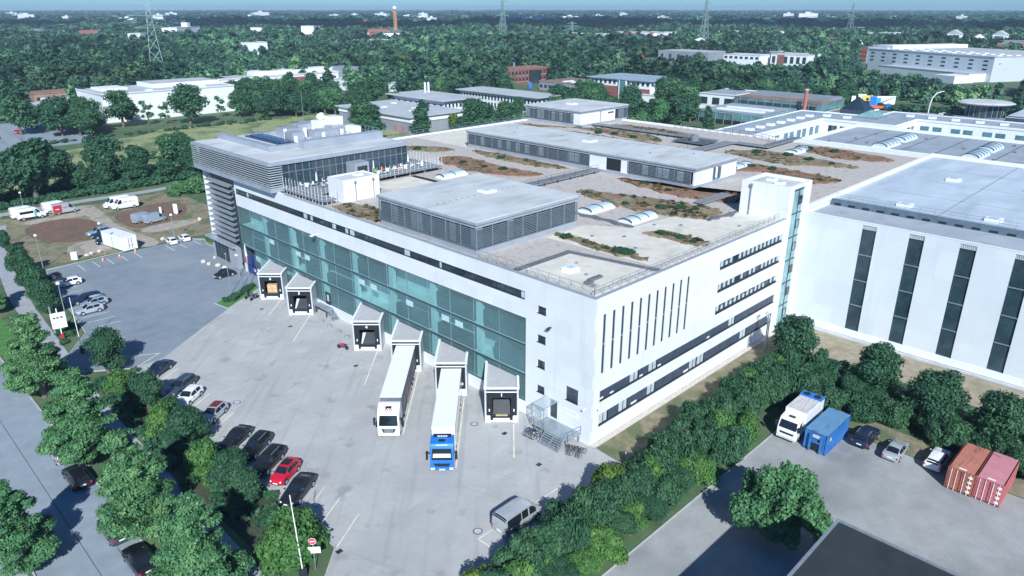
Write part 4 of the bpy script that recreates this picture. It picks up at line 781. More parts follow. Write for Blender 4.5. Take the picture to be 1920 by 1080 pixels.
# ---------------------------------------------------------------- cars
def paint(name, rgb, metal=0.0, rough=0.28): return M('paint '+name, rgb, rough, 0.05, 1.0, metal=metal, coat=0.6)
PT = dict(black=paint('black',(0.010,0.012,0.018)), navy=paint('navy',(0.012,0.022,0.06)), slate=paint('slate blue',(0.05,0.07,0.12),.2), white=paint('white',(0.80,0.82,0.84)), silver=paint('silver',(0.46,0.50,0.54),.35), red=paint('red',(0.50,0.012,0.04)),
          grey=paint('grey',(0.20,0.23,0.26),.35), green=paint('dark green grey',(0.06,0.085,0.09),.3), blue=paint('blue',(0.02,0.06,0.40)), lblue=paint('pale blue',(0.34,0.43,0.52),.35), vgrey=paint('van grey',(0.36,0.43,0.52),.3))
# profile stations: x, z under, z belt, z top, half width low, belt, top
KINDS = {
 'sedan': dict(L=4.6, st=[(-2.3,.42,.72,.78,.72,.76,.55),(-2.15,.24,.9,.97,.86,.84,.66),(-1.75,.22,.94,1.0,.88,.86,.68),(-1.0,.2,.92,1.38,.89,.87,.58),(-.5,.2,.9,1.44,.9,.88,.6),(.15,.2,.88,1.41,.9,.88,.6),(.95,.2,.86,.96,.89,.86,.72),(1.9,.22,.76,.83,.87,.8,.62),(2.2,.26,.66,.7,.8,.72,.55),(2.3,.36,.55,.58,.68,.64,.5)], ws=(.2,.92), rw=(-1.7,-1.02), side=[(-1.35,-.45),(-.36,.6)], wheel=(1.42,-1.35,.32)),
 'wagon': dict(L=4.7, st=[(-2.35,.42,.8,1.0,.74,.78,.6),(-2.25,.24,.92,1.3,.86,.84,.62),(-1.95,.22,.92,1.42,.88,.86,.6),(-1.0,.2,.91,1.47,.89,.87,.6),(.1,.2,.89,1.45,.9,.88,.6),(.95,.2,.88,.99,.89,.86,.72),(1.95,.22,.78,.86,.87,.8,.62),(2.25,.26,.68,.72,.8,.72,.55),(2.35,.36,.56,.6,.68,.64,.5)], ws=(.16,.92), rw=(-2.34,-2.0), side=[(-1.9,-1.05),(-.96,-.2),(-.1,.62)], wheel=(1.45,-1.4,.33)),
 'hatch': dict(L=3.9, st=[(-1.95,.42,.8,.98,.7,.74,.58),(-1.85,.24,.9,1.2,.82,.8,.6),(-1.45,.22,.92,1.42,.84,.82,.58),(-.6,.2,.9,1.48,.85,.83,.58),(.2,.2,.88,1.44,.85,.83,.58),(.95,.2,.87,.99,.84,.8,.68),(1.6,.22,.78,.86,.81,.74,.58),(1.85,.26,.66,.7,.74,.66,.5),(1.95,.36,.55,.58,.64,.6,.46)], ws=(.26,.92), rw=(-1.92,-1.5), side=[(-1.35,-.5),(-.4,.62)], wheel=(1.2,-1.2,.31)),
 'suv': dict(L=4.6, st=[(-2.3,.5,.9,1.15,.78,.82,.66),(-2.22,.32,1.02,1.5,.9,.88,.68),(-1.95,.3,1.02,1.66,.92,.9,.66),(-.8,.28,1.0,1.72,.93,.91,.66),(.1,.28,.98,1.68,.93,.91,.66),(.9,.28,.98,1.1,.92,.89,.76),(1.85,.3,.92,1.0,.9,.84,.7),(2.2,.34,.82,.88,.84,.78,.62),(2.3,.44,.7,.74,.74,.7,.56)], ws=(.16,.86), rw=(-2.29,-2.0), side=[(-1.85,-1.0),(-.9,-.15),(-.05,.55)], wheel=(1.4,-1.4,.36)),
 'beetle': dict(L=4.0, st=[(-2.0,.42,.6,.66,.6,.6,.45),(-1.8,.26,.78,.88,.74,.7,.55),(-1.3,.22,.86,1.16,.8,.74,.55),(-.6,.2,.88,1.44,.82,.76,.5),(0,.2,.88,1.5,.82,.76,.5),(.45,.2,.88,1.4,.82,.76,.52),(.85,.2,.86,1.0,.8,.74,.6),(1.5,.22,.78,.86,.78,.62,.46),(1.85,.28,.62,.66,.7,.5,.36),(2.0,.38,.52,.54,.55,.42,.3)], ws=(.47,.82), rw=(-1.25,-.65), side=[(-.75,-.2),(-.1,.6)], wheel=(1.25,-1.2,.34)),
 'minibus': dict(L=5.1, st=[(-2.55,.45,1.05,1.85,.88,.94,.84),(-2.45,.3,1.1,2.1,.96,.98,.84),(-2.1,.28,1.1,2.22,.98,.99,.82),(0.2,.28,1.1,2.25,.98,.99,.82),(.95,.28,1.08,2.16,.98,.98,.8),(1.75,.28,1.08,1.3,.97,.95,.84),(2.25,.3,.95,1.02,.92,.86,.72),(2.5,.34,.78,.82,.84,.76,.6),(2.55,.44,.62,.66,.74,.7,.55)], ws=(1.0,1.72), rw=(-2.56,-2.3), side=[(-2.3,-.55),(-.45,.35),(.55,1.45)], wheel=(1.65,-1.45,.34)),
 'van': dict(L=5.6, st=[(-2.8,.5,1.2,2.3,.92,.96,.86),(-2.72,.32,1.3,2.5,.98,1.0,.86),(-2.4,.3,1.3,2.6,1.0,1.01,.84),(.6,.3,1.3,2.62,1.0,1.01,.84),(1.2,.3,1.25,2.45,1.0,1.0,.8),(1.95,.3,1.2,1.42,.98,.96,.84),(2.4,.32,1.05,1.14,.93,.86,.72),(2.72,.36,.85,.9,.86,.78,.62),(2.8,.46,.68,.72,.76,.72,.56)], ws=(1.3,1.92), rw=None, side=[(.75,1.68)], wheel=(1.85,-1.75,.35)),
}
def lerp_st(st, x):
    for a,b in zip(st, st[1:]):
        if a[0] <= x <= b[0]:
            t = (x-a[0])/(b[0]-a[0]); return [a[i]+(b[i]-a[i])*t for i in range(7)]
    return list(st[-1])
CARC = {}
def car_parts(kind):
    if kind in CARC: return CARC[kind]
    k = KINDS[kind]; st = k['st']; body = MB(); n = len(st); half = L = None
    def sec(s_):
        x,zu,zb,zt,wl_,wb,wt = s_; zm = zu+(zb-zu)*.45
        h = [(wl_*.86,zu),(wl_,zu+.1),(wl_*1.01,zm),(wb,zb),(wt,zt-.05*(zt-zb+.1)),(wt*.55,zt)]
        return [(x,y,z) for y,z in h]+[(x,0,zt+.012)]+[(x,-y,z) for y,z in h[::-1]]
    xs = sorted(set([s_[0] for s_ in st]+[st[0][0]+(st[-1][0]-st[0][0])*i/22 for i in range(23)])); S = [sec(lerp_st(st,x)) for x in xs]; m = len(S[0])
    for c in S: body.v += c
    for i in range(len(S)-1):
        for j in range(m-1): body.f.append((i*m+j,i*m+j+1,(i+1)*m+j+1,(i+1)*m+j)); body.m.append(0)
        body.f.append((i*m+m-1,i*m,(i+1)*m,(i+1)*m+m-1)); body.m.append(0)
    body.f.append(tuple(range(m-1,-1,-1))); body.m.append(0); b0 = (len(S)-1)*m; body.f.append(tuple(range(b0,b0+m))); body.m.append(0)
    parts = [('body', body.mesh('car_body', PT['black'], True), 'paint', None)]
    def top_patch(x0,x1,fr,dz):
        mb = MB(); q = 6
        for i in range(q):
            a, b = lerp_st(st, x0+(x1-x0)*i/q), lerp_st(st, x0+(x1-x0)*(i+1)/q)
            for sg in (1,-1):
                ya, yb = a[6], b[6]; za, zb_ = a[3]-.05*(a[3]-a[2]+.1), b[3]-.05*(b[3]-b[2]+.1)
                mb.quad((a[0],0,a[3]+.012+dz),(b[0],0,b[3]+.012+dz),(b[0],sg*yb*.55,b[3]+dz),(a[0],sg*ya*.55,a[3]+dz)); mb.quad((a[0],sg*ya*.55,a[3]+dz),(b[0],sg*yb*.55,b[3]+dz),(b[0],sg*yb*fr,zb_+dz),(a[0],sg*ya*fr,za+dz))
        return mb
    def rear_patch(x0,x1): return top_patch(x0,x1,.96,.012)
    parts.append(('windscreen', top_patch(*k['ws'],.97,.014).mesh('windscreen', CARGLASS), None, None))
    if k['rw']: parts.append(('rear_window', rear_patch(*k['rw']).mesh('rear_window', CARGLASS), None, None))
    x0c, x1c = st[0][0], st[-1][0]
    for sg in (1,-1):
        mb = MB()
        for (a,b) in k['side']:
            q = 5
            for i in range(q):
                p, r = lerp_st(st,a+(b-a)*i/q), lerp_st(st,a+(b-a)*(i+1)/q)
                def pt(s_, t): zt_ = s_[3]-.05*(s_[3]-s_[2]+.1); return (s_[0], sg*(s_[5]+(s_[6]-s_[5])*t+.012), s_[2]+(zt_-s_[2])*t)
                mb.quad(pt(p,.1),pt(r,.1),pt(r,.84),pt(p,.84))
        parts.append(('side_window', mb.mesh('side_window', CARGLASS), None, None))
    wf, wr, r = k['wheel']
    for x in (wf,wr):
        w = lerp_st(st,x)[4]
        for sg in (1,-1):
            parts.append(('wheel_arch', MB().cyl((x,sg*(w-.1),r+.02),(x,sg*(w+.012),r+.02),r+.06,n=18).mesh('wheel_arch', BLACK), None, None))
            i = len(parts); parts.append(('wheel', MB().cyl((x,sg*(w-.16),r),(x,sg*(w+.03),r),r,n=18).mesh('wheel', TYRE), None, None)); parts.append(('rim', MB().cyl((x,sg*(w-.1),r),(x,sg*(w+.04),r),r*.66,n=14).mesh('rim', RIM), None, i))
    f = lerp_st(st, x1c-.12); rr = lerp_st(st, x0c+.08); zf = f[2]-.04
    for sg in (1,-1):
        parts.append(('headlight', MB().blob((x1c-.14,sg*f[5]*.8,zf),(.16,.15,.09),n=1,jag=0).mesh('headlight', LAMPW, True), None, None)); parts.append(('tail_light', MB().box(x0c-.01,x0c+.16,sg*(rr[5]*.92)-.1,sg*(rr[5]*.92)+.1,rr[2]-.22,rr[2]-.02).mesh('tail_light', LAMPR), None, None))
        ms = lerp_st(st, k['ws'][1]-.22); parts.append(('wing_mirror', MB().blob((k['ws'][1]-.25,sg*(ms[5]+.1),ms[2]+.1),(.1,.12,.09),n=1,jag=0).mesh('wing_mirror', PT['black']), 'paint', None))
    parts.append(('number_plate', MB().box(x1c-.03,x1c+.03,-.26,.26,.42,.54).mesh('plate', PLATE), None, None)); parts.append(('number_plate', MB().box(x0c-.03,x0c+.03,-.26,.26,.62,.74).mesh('plate', PLATE), None, None))
    parts.append(('grille', MB().box(x1c-.06,x1c+.012,-.42,.42,.3 if kind!='suv' else .42,.41 if kind!='suv' else .6).mesh('grille', BLACK), None, None))
    CARC[kind] = parts; return parts
def car(kind, pt, label, x, y, head, group=None, cat='car', scale=1.0, extra=None):
    c = thing('parked_'+{'minibus':'minibus','van':'van'}.get(kind,'car'), label, cat, (x,y,0.02), R_(head), group, scale); objs = []
    for (nm, me, role, par) in car_parts(kind):
        o = link(nm, me, c if par is None else objs[par]); objs.append(o)
        if role == 'paint': o.material_slots[0].link = 'OBJECT'; o.material_slots[0].material = PT[pt]
    if extra: extra(c)
    return c
def off(fx, fy, head, wheel, side=.85):     # from the visible wheel contact points to the car's centre line: x,y of centre
    h = R_(head); return fx - math.cos(h)*wheel + math.sin(h)*side, fy - math.sin(h)*wheel - math.cos(h)*side
RACKM = GALV
def rails(c): MB().bar((-1.6,.56,1.5),(.1,.56,1.5),.04).bar((-1.6,-.56,1.5),(.1,-.56,1.5),.04).build('roof_rail', GALV, c)
def sunroof(x0,x1,w,z,m): return lambda c: MB().box(x0,x1,-w,w,z-.03,z).build('sunroof', m, c)
GL = 'cars parked along the hedge of the yard'
DKRED = paint('dark red panel',(0.16,0.03,0.03))
car('wagon','black','black estate car with roof rails parked between another black car and a black wagon',-26.9,25.7,-147.5,GL,extra=rails)
car('sedan','black','black car nearest the silver car with the red roof',-27.6,28.9,-147.5,GL); car('wagon','black','black estate car half hidden by the hedge beside the red car',-27.3,22.1,-149,GL,scale=1.02,extra=rails)
car('hatch','red','small red car with dark sunroof parked between two black cars',-26.95,19.0,-149,GL,extra=sunroof(-1.05,-.02,.46,1.515,BLACK)); car('sedan','black','black saloon with pale rear window, last in the row beside the red car',-27.5,15.4,-147,GL,scale=1.06)
car('hatch','white','white hatchback parked between the slate blue estate and the silver car in the yard',-27.4,42.0,-143.5,GL,scale=1.02); car('hatch','silver','silver car with dark red roof panel in the yard',-27.0,35.9,-146,GL,extra=sunroof(-1.3,.05,.5,1.505,DKRED))
car('wagon','slate','slate blue estate car beside the white hatchback in the yard',-27.1,45.4,-147,GL,extra=rails); car('sedan','navy','navy car parked at the top of the row where concrete meets asphalt',-27.3,52.3,-147,GL)
GA = 'cars parked in the asphalt car park'
car('hatch','white','small white hatchback parked alone beside the motorbikes on the asphalt',-25.5,97.6,180,GA,scale=.96); car('minibus' if False else 'wagon','navy','dark blue estate car in the shade of the tree beside two silver cars',-26.0,87.0,178,GA)
def roofbox(c): MB().blob((-.3,0,1.66),(.95,.42,.16),n=2,jag=0).build('roof_box', PT['silver'], c, smooth=True)
car('hatch','lblue','pale blue grey car with silver roof box between dark blue and silver cars',-25.5,84.2,178,GA,extra=roofbox); car('hatch','silver','silver hatchback nearest the empty parking bays and the entrance sign',-27.0,81.5,178,GA)
car('beetle','black','rounded black vintage car standing alone by the building entrance',-4.2,82.3,-178,GA,cat='car'); car('hatch','white','white hatchback left of two by the dirt track entrance',-3.0,109.6,88,GA,scale=.95); car('hatch','white','white hatchback right of two by the planted kerb',-.2,109.9,88,GA,scale=.95)
GF = 'cars parked on the brown field'
car('suv','lblue','pale blue grey off-road car parked on the brown field',-11.7,126.9,-176,GF); car('suv','navy','dark blue off-road car between the pale off-road car and the black car',-11.6,124.4,-176,GF); car('wagon','black','black car close beside the white box container',-12.2,119.6,-176,GF)
# vans
def decal(c, kind, what):
    if what == 'bus':
        for sg in (1,-1): MB().box(-2.3,.35,sg*1.0-.02,sg*1.0+.02,1.42,2.0).build('side_window', CARGLASS, c)
        MB().box(.45,.95,-1.03,-.995,.6,2.0).build('stripe', M('teal decal',(0.10,0.45,0.42),.5,.1,1), c); MB().box(-2.6,1.2,-1.035,-.99,.35,.62).build('sill_trim', DARK, c)
    if what == 'red':
        MB().box(-2.76,-.9,-1.025,-.99,.5,2.3).build('red_panel', RED, c)
        for i,(a,b,z) in enumerate(((-.6,.5,1.55),(-2.3,-1.5,1.3))): MB().box(a,b,-1.035,-1.02,z,z+.16).build('lettering', RED if i==0 else WHITEP, c)
    if what == 'text':
        mb = MB(); x = -2.0; q = random.Random(3)
        for wd in (.22,.0,.75,.0,.95):
            if wd: mb.box(x,x+wd,1.0,1.03,1.62,1.80)
            x += wd+.16
        mb.build('lettering', M('faded blue lettering',(0.16,0.25,0.33),.5,.2,9), c); MB().box(-2.6,1.2,1.0,1.03,.36,.6).build('sill_trim', BLIND, c)
GV = 'vans parked at the edge of the field'
car('van','white','white minibus with dark side windows and a teal stripe at the field edge',-18.3,152.1,0,GV,'minibus',1.04,lambda c: decal(c,'van','bus')); car('van','white','plain white van behind the minibus with the teal stripe',-19.0,154.6,0,GV,'van',1.04)
car('van','silver','silver van with a red rear panel parked on the field',-11.2,152.2,2,GV,'van',.98,lambda c: decal(c,'van','red')); car('van','white','white van half hidden behind the silver van with red panel',-12.3,154.8,2,GV,'van',1.04)
car('van','white','white van with faded blue lettering parked left of the brown soil oval',.4,146.5,178,GV,'van',1.06,lambda c: decal(c,'van','text')); car('van','white','white van half hidden behind the van with faded lettering',-.6,149.2,178,GV,'van',1.06)
car('van','vgrey','grey van nearest the white field signs, in front of its twin',.9,128.6,12,GV,'van',.88); car('van','vgrey','grey van half hidden behind the grey van by the field signs',-.9,130.9,12,GV,'van',.88)
car('minibus','silver','silver minibus with dark windows standing alone by the hedge in the yard',-15.0,-3.5,0.5,None,'minibus',1.02)
# right yard and street cars
GR = 'cars parked in the block paved yard'
def bars(c): MB().bar((-1.7,.6,1.76),(-.6,.6,1.76),.05).bar((-1.7,-.6,1.76),(-.6,-.6,1.76),.05).build('roof_rail', GALV, c)
car('suv','navy','dark navy off-road car beside the blue container',22.9,-21.6,1,GR,extra=bars); car('sedan','silver','silver saloon between the navy car and the white car',22.6,-24.9,2,GR,scale=.97); car('wagon','white','white estate car in the shadow of the rusty red container',24.0,-28.7,1,GR,scale=.97)
GS = 'cars parked along the street'
car('hatch','silver','silver car under the street trees with a red tail light showing',-42.5,39.6,90,GS); car('wagon','black','black car in tree shade behind the silver street car',-42.6,33.7,90,GS); car('wagon','green','dark grey green estate car parked beside a street tree trunk',-42.7,22.3,90,GS); car('sedan','black','black car at the lower edge half hidden by the nearest street tree',-42.5,16.4,90,GS); car('hatch','blue','bright blue car in deep shade on the far side of the street',-48.3,52.5,-90,GS)
# far car parks
q = random.Random(11)
FL = 'car in the far car park behind the roof railing'
for i in range(13):
    car(q.choice(('sedan','hatch','wagon')), q.choice(('red','navy','silver','lblue','black','white','slate')), FL, 150+8.5*i+q.uniform(-1,1), q.choice((72,80,90)), q.choice((90,-90)), 'cars in the far car park')
car('sedan','white','white car on the main road beside the tall curved lamp',322,55,-85); car('wagon','black','black car on the main road in front of the white car by the lamp',318,52,-85)
for i,(x,y) in enumerate(((-30,275),(-22,283),(-10,290),(2,286),(12,296))): car('hatch', q.choice(('red','navy','white')), 'small car in the distant car park left of the white hall', x, y, 40, 'cars in the distant car park')
# ---------------------------------------------------------------- trucks
def wheels(root, xs, w, r=.5, dual=0.3):
    for x in xs:
        for sg in (1,-1):
            wh = MB().cyl((x,sg*(w-dual),r),(x,sg*w,r),r,n=18).build('wheel', TYRE, root); MB().cyl((x,sg*(w-.1),r),(x,sg*(w+.015),r),r*.55,n=12).build('rim', RIM, wh)
def tractor(root, pm, hi, roofmark, gr, visor):
    """cab pointing to local +x, front bumper at x = 0"""
    prof = [(-2.25,.9),(-2.25,3.55 if hi else 3.45),(-1.9,3.85 if hi else 3.55),(-1.35,3.88 if hi else 3.55),(-.62,3.35),(-.38,2.95),(-.02,1.75),(0,1.2),(0,.45),(-.3,.35),(-.6,.6),(-1.8,.62),(-1.9,.9)]
    c = MB().xprism(prof,-1.24,1.24).build('cab', pm, root, smooth=True, bevel=.06)
    MB().quad((-.02,-1.08,1.84),(-.02,1.08,1.84),(-.335,1.0,2.9),(-.335,-1.0,2.9)).build('windscreen', CARGLASS, c); MB().box(-.05,.02,-1.05,1.05,1.74,1.86).build('wiper_panel', BLACK, c)
    for sg in (1,-1): MB().quad((-.5,sg*1.262,1.9),(-1.35,sg*1.262,1.9),(-1.3,sg*1.262,2.75),(-.72,sg*1.262,2.75)).build('side_window', CARGLASS, c); MB().box(-.2,.12,sg*1.55-.1,sg*1.55+.1,1.9,2.75).box(-.1,-.02,min(sg*1.24,sg*1.5),max(sg*1.24,sg*1.5),2.6,2.68).build('mirror', BLACK, c); MB().box(-.1,.03,sg*.98-.2,sg*.98+.2,.55,.8).build('headlight', LAMPW, c)
    g = MB()
    if gr == 'wide':
        g.quad((.012,-.85,1.42),(.012,.85,1.42),(.012,.62,.85),(.012,-.62,.85)); g.build('grille', BLACK, c); m2 = MB()
        for i in range(5): m2.box(.0,.03,-.6+.03*i,.6-.03*i,1.28-.09*i,1.33-.09*i)
        m2.box(-.02,.03,-.72,.72,1.35,1.4); m2.build('grille_bar', GALV, c)
    else: g.quad((.012,-.9,1.32),(.012,.9,1.32),(.012,.7,.98),(.012,-.7,.98)).box(0,.02,-.8,.8,.9,.94); g.build('grille', BLACK, c)
    MB().box(0,.03,-.3,.3,.5,.64).build('number_plate', PLATE, c); MB().box(-1.1,-.7,-.35,.35,3.62 if hi else 3.56,3.7 if hi else 3.6).build('roof_hatch', BLACK, c)
    if visor: MB().xprism([(-.42,2.9),(-.1,2.85),(-.1,2.95),(-.5,3.12)],-1.1,1.1).build('sun_visor', visor, c)
    MB().box(-6.2,-1.9,-.45,.45,.75,1.0).build('chassis', BLACK, root); wheels(root, (-1.35,-5.0), 1.2)
    return c
def trailer(root, sidem, x0=-16.3, x1=-2.75, h=4.0):
    t = MB().box(x0,x1,-1.24,1.24,1.15,h-.12).build('trailer', sidem, root); r = MB().box(x0-.02,x1+.02,-1.26,1.26,h-.12,h)
    r.build('roof', M('white tarpaulin roof',(0.74,0.77,0.82),0.5,0.03,1.0), t); mb = MB()
    for i in range(27): mb.box(x0+.3+.5*i,x0+.36+.5*i,-1.1,1.1,h,h+.006)
    mb.build('roof_bow', WHITEP, t); MB().box(x0,x1,-1.2,1.2,.95,1.15).build('frame', BLACK, root); MB().box(x0+1,x1-4.5,-1.27,-1.24,.55,1.1).box(x0+5.6,x1-4.5,1.24,1.27,.55,1.1).build('side_guard', GALV, root); wheels(root, (x0+2.2,x0+3.5,x0+4.8), 1.22); return t
t1 = thing('articulated_truck', 'articulated truck with white cab, red emblem on its roof and grey sided trailer', 'truck', (-15.05,17.05,0.02), R_(-134.6)); c1 = tractor(t1, PT['white'], True, None, 'wide', None)
TG = M('grey curtain side',(0.13,0.15,0.17),0.55,0.12,0.6); tl = trailer(t1, TG); mb = MB().ring((-.66,-.22,3.42),(.7,0,.7),.14,.05,12,4).ring((-.66,.24,3.42),(.7,0,.7),.13,.05,12,4); mb.build('red_emblem', RED, c1)
MB().box(-9.5,-4.5,1.245,1.26,1.7,3.1).build('faded_red_panel', M('faded red curtain',(0.30,0.20,0.22),0.6,0.3,0.5), tl)
t2 = thing('articulated_truck', 'articulated truck with bright blue cab and white trailer', 'truck', (-15.05,7.66,0.02), R_(-134.4)); c2_ = tractor(t2, BLUEP, False, None, 'low', None); trailer(t2, PT['white'])
MB().box(-1.75,-1.55,-.95,.95,3.52,3.86).build('roof_sign', BLACK, c2_); mb = MB()
for i in range(6): mb.box(-1.55,-1.535,-.5+.18*i,-.38+.18*i,3.62,3.76)
mb.build('roof_sign_lettering', WHITEP, c2_); mb = MB()
for i in range(9): mb.box(-.58,-.515,-.62+.14*i,-.53+.14*i,3.18,3.28)
mb.build('lettering', WHITEP, c2_); MB().quad((-.05,-.95,2.0),(-.05,.95,2.0),(-.17,.9,2.4),(-.17,-.9,2.4)).build('sun_screen', M('silver sun screen',(0.55,0.72,0.70),0.3,0.1,3), c2_)
bt = thing('box_truck', 'white box truck with blue roof end and two roof fans', 'truck', (16.3,-15.2,0.02), R_(181))
prof = [(-1.95,.6),(-1.95,2.75),(-1.6,2.85),(-.75,2.72),(-.5,2.5),(-.03,1.6),(0,1.1),(0,.45),(-.3,.4),(-.5,.7),(-1.4,.7)]
cbx = MB().xprism(prof,-1.15,1.15).build('cab', PT['white'], bt, smooth=True, bevel=.06); MB().quad((-.045,-1.0,1.66),(-.045,1.0,1.66),(-.47,.95,2.48),(-.47,-.95,2.48)).build('windscreen', CARGLASS, cbx); MB().quad((.012,-.85,1.25),(.012,.85,1.25),(.012,.75,1.0),(.012,-.75,1.0)).build('grille', BLACK, cbx); MB().box(0,.04,-1.1,1.1,.42,.62).build('bumper', BLIND, cbx); MB().box(-1.3,-.9,-.35,.35,2.79,2.86).build('roof_hatch', DARK, cbx)
for sg in (1,-1): MB().box(-.25,.05,sg*1.35-.09,sg*1.35+.09,1.7,2.3).build('mirror', BLACK, cbx); MB().quad((-.55,sg*1.165,1.7),(-1.2,sg*1.165,1.7),(-1.2,sg*1.165,2.4),(-.75,sg*1.165,2.4)).build('side_window', CARGLASS, cbx); MB().box(-.08,.03,sg*.85-.2,sg*.85+.2,.72,.95).build('headlight', LAMPW, cbx)
bd = MB().box(-6.9,-2.05,-1.25,1.25,.95,3.25).build('box_body', PT['white'], bt); MB().box(-5.7,-2.05,-1.2,1.2,3.25,3.3).build('box_roof', overlay_noise(M('grey canvas roof',(0.52,0.52,0.52),0.8,0.1,1.0),(0.30,0.30,0.30),1.5,.5,.65,.7,(.4,3,1)), bd); MB().box(-6.92,-5.7,-1.26,1.26,3.25,3.42).build('blue_roof_end', BLUEP, bd)
for yy in (-.62,.62): MB().cyl((-6.3,yy,3.42),(-6.3,yy,3.47),.42,n=18).build('roof_fan', BLACK, bd)
MB().box(-6.8,-1.9,-.5,.5,.6,.95).build('chassis', BLACK, bt); wheels(bt, (-1.1,-5.2), 1.12, .42)
# ---------------------------------------------------------------- containers
def corrugated(L, W, H, m, root, name='wall'):
    mb = MB(); n = int(L/.28)
    for i in range(n):
        x0 = -L/2+.1+(L-.2)*i/n; d = .05 if i % 2 else .0; x1 = -L/2+.1+(L-.2)*(i+1)/n
        mb.box(x0,x1,-W/2+.02+d,W/2-.02-d,.15,H-.1)
    for (a,b) in ((-W/2,-W/2+.12),(W/2-.12,W/2)): mb.box(-L/2,L/2,a,b,0,.16).box(-L/2,L/2,a,b,H-.12,H-.02)
    for x in (-L/2,L/2-.12): mb.box(x,x+.12,-W/2,-W/2+.12,.16,H-.12).box(x,x+.12,W/2-.12,W/2,.16,H-.12)
    return mb.build(name, m, root)
def container(x,y,head,label,m,mr,door):
    c = thing('shipping_container', label, 'container', (x,y,0.02), R_(head), 'red containers at the edge of the block paved yard'); corrugated(6.06,2.44,2.6,m,c)
    MB().box(-3.0,3.0,-1.2,1.2,2.5,2.58).build('roof', mr, c)
    for sg in (1,-1):
        d = MB().box(-3.06,-3.0,min(sg*.03,sg*1.12),max(sg*.03,sg*1.12),.18,2.45); 
        for i in range(4): d.box(-3.1,-3.06,min(sg*.1,sg*1.05),max(sg*.1,sg*1.05),.3+.55*i,.7+.55*i)
        dd = d.build('door', door, c); mb = MB()
        for yy in (.34,.84): mb.cyl((-3.14,sg*yy,.1),(-3.14,sg*yy,2.5),.03,n=6)
        mb.build('locking_bar', WHITEP, dd)
    mb = MB()
    for i in range(4): mb.box(-3.13,-3.1,-1.05,-.7,.35+.55*i,.6+.55*i)
    mb.box(-2.8,-2.6,-.35,.35,2.58,2.6); mb.build('label_patch', PLATE, c)
RC = overlay_noise(M('rusty red steel',(0.36,0.115,0.08),0.6,0.15,0.8),(0.16,0.06,0.045),1.0,.5,.66,.8); RCR = overlay_noise(M('rusty red roof',(0.46,0.18,0.13),0.65,0.12,0.6),(0.08,0.05,0.045),0.9,.54,.68,.85,(.4,2.5,1))
PKR = overlay_noise(M('faded pink roof',(0.55,0.23,0.26),0.6,0.08,0.6),(0.10,0.06,0.07),0.8,.63,.72,.9,(2.5,.7,1)); PK = M('faded red steel',(0.44,0.14,0.15),0.6,0.12,0.8)
container(22.9,-31.75,0,'rusty orange red shipping container standing next to the white estate car',RC,RCR,RC); container(23.0,-34.25,0,'faded pink roofed shipping container at the right end of the yard',PK,PKR,PK)
BC = overlay_noise(M('blue container steel',(0.03,0.15,0.42),0.5,0.12,0.8),(0.06,0.22,0.46),0.7,.5,.66,.6); BCR = overlay_noise(M('faded blue container roof',(0.11,0.25,0.42),0.55,0.1,0.6),(0.05,0.13,0.24),1.2,.57,.68,.7)
bc = thing('roll_off_container', 'blue roll-off container with ladder and pale blue roof beside the white box truck', 'container', (19.75,-18.35,0.02), 0); corrugated(6.2,2.5,2.55,BC,bc); MB().box(-3.1,3.1,-1.25,1.25,2.45,2.56).build('roof', BCR, bc)
mb = MB().box(-3.3,-3.1,-.75,-.55,.1,2.2).box(-3.3,-3.1,.45,.65,.1,2.2).box(-3.25,-3.1,-.55,.45,1.2,1.35); mb.build('hook_frame', BC, bc); MB().box(-3.16,-3.1,-.5,.4,.3,1.1).build('front_flap', BLACK, bc); mb = MB()
for i in range(7): mb.bar((-3.2,-1.15,.25+.3*i),(-3.2,-.78,.25+.3*i),.03)
mb.build('ladder', BC, bc); MB().box(-3.18,-3.1,-.5,.35,1.8,2.15).build('label_patch', BLIND, bc); MB().cyl((-2.2,-1.252,1.75),(-2.2,-1.285,1.75),.22,n=12).build('yellow_sticker', YELL, bc)
wc = thing('box_container', 'white box container with rear doors standing on the grass edge of the car park', 'container', (-11.4,114.4,0.02), R_(100)); MB().box(-4.2,4.2,-1.4,1.4,.25,3.0).build('wall', WHITEP, wc); MB().box(-4.25,4.25,-1.45,1.45,3.0,3.08).build('roof', WHITEP, wc); MB().box(-4.0,4.0,-1.2,1.2,0,.25).build('skid', DARK, wc)
for sg in (1,-1): dd = MB().box(-4.24,-4.2,min(sg*.03,sg*1.3),max(sg*.03,sg*1.3),.35,2.9).build('door', PLATE, wc); MB().box(-4.27,-4.24,sg*.3-.04,sg*.3+.04,.5,2.8).box(-4.27,-4.24,sg*.3-.2,sg*.3+.1,1.2,1.3).build('locking_bar', DARK, dd)
# ---------------------------------------------------------------- bicycles and motorbikes
def bike_meshes():
    fr = MB()
    for a,b in (((-.5,0,.34),(-.1,0,.3)),((-.1,0,.3),(-.2,0,.85)),((-.5,0,.34),(-.18,0,.75)),((-.1,0,.3),(.38,0,.8)),((-.18,0,.75),(.36,0,.82)),((.52,0,.34),(.36,0,.95))): fr.bar(a,b,.028)
    ot = MB().bar((.34,-.27,1.0),(.34,.27,1.0),.03).box(-.2,.0,-.06,.06,.86,.92); return fr.mesh('bike_frame', DARK), ot.mesh('bike_saddle', BLACK), MB().ring((0,0,0),(0,1,0),.32,.025,18,4).mesh('bike_wheel', TYRE)
BF = bike_meshes()
def bike(x,y,head,label,col,group='bicycles parked at the entrance steps'):
    b = thing('bicycle', label, 'bicycle', (x,y,0.02), R_(head), group); f = link('frame', BF[0], b); f.material_slots[0].link='OBJECT'; f.material_slots[0].material = col; link('saddle', BF[1], b); link('wheel', BF[2], b, (-.5,0,.345)); link('wheel', BF[2], b, (.52,0,.345))
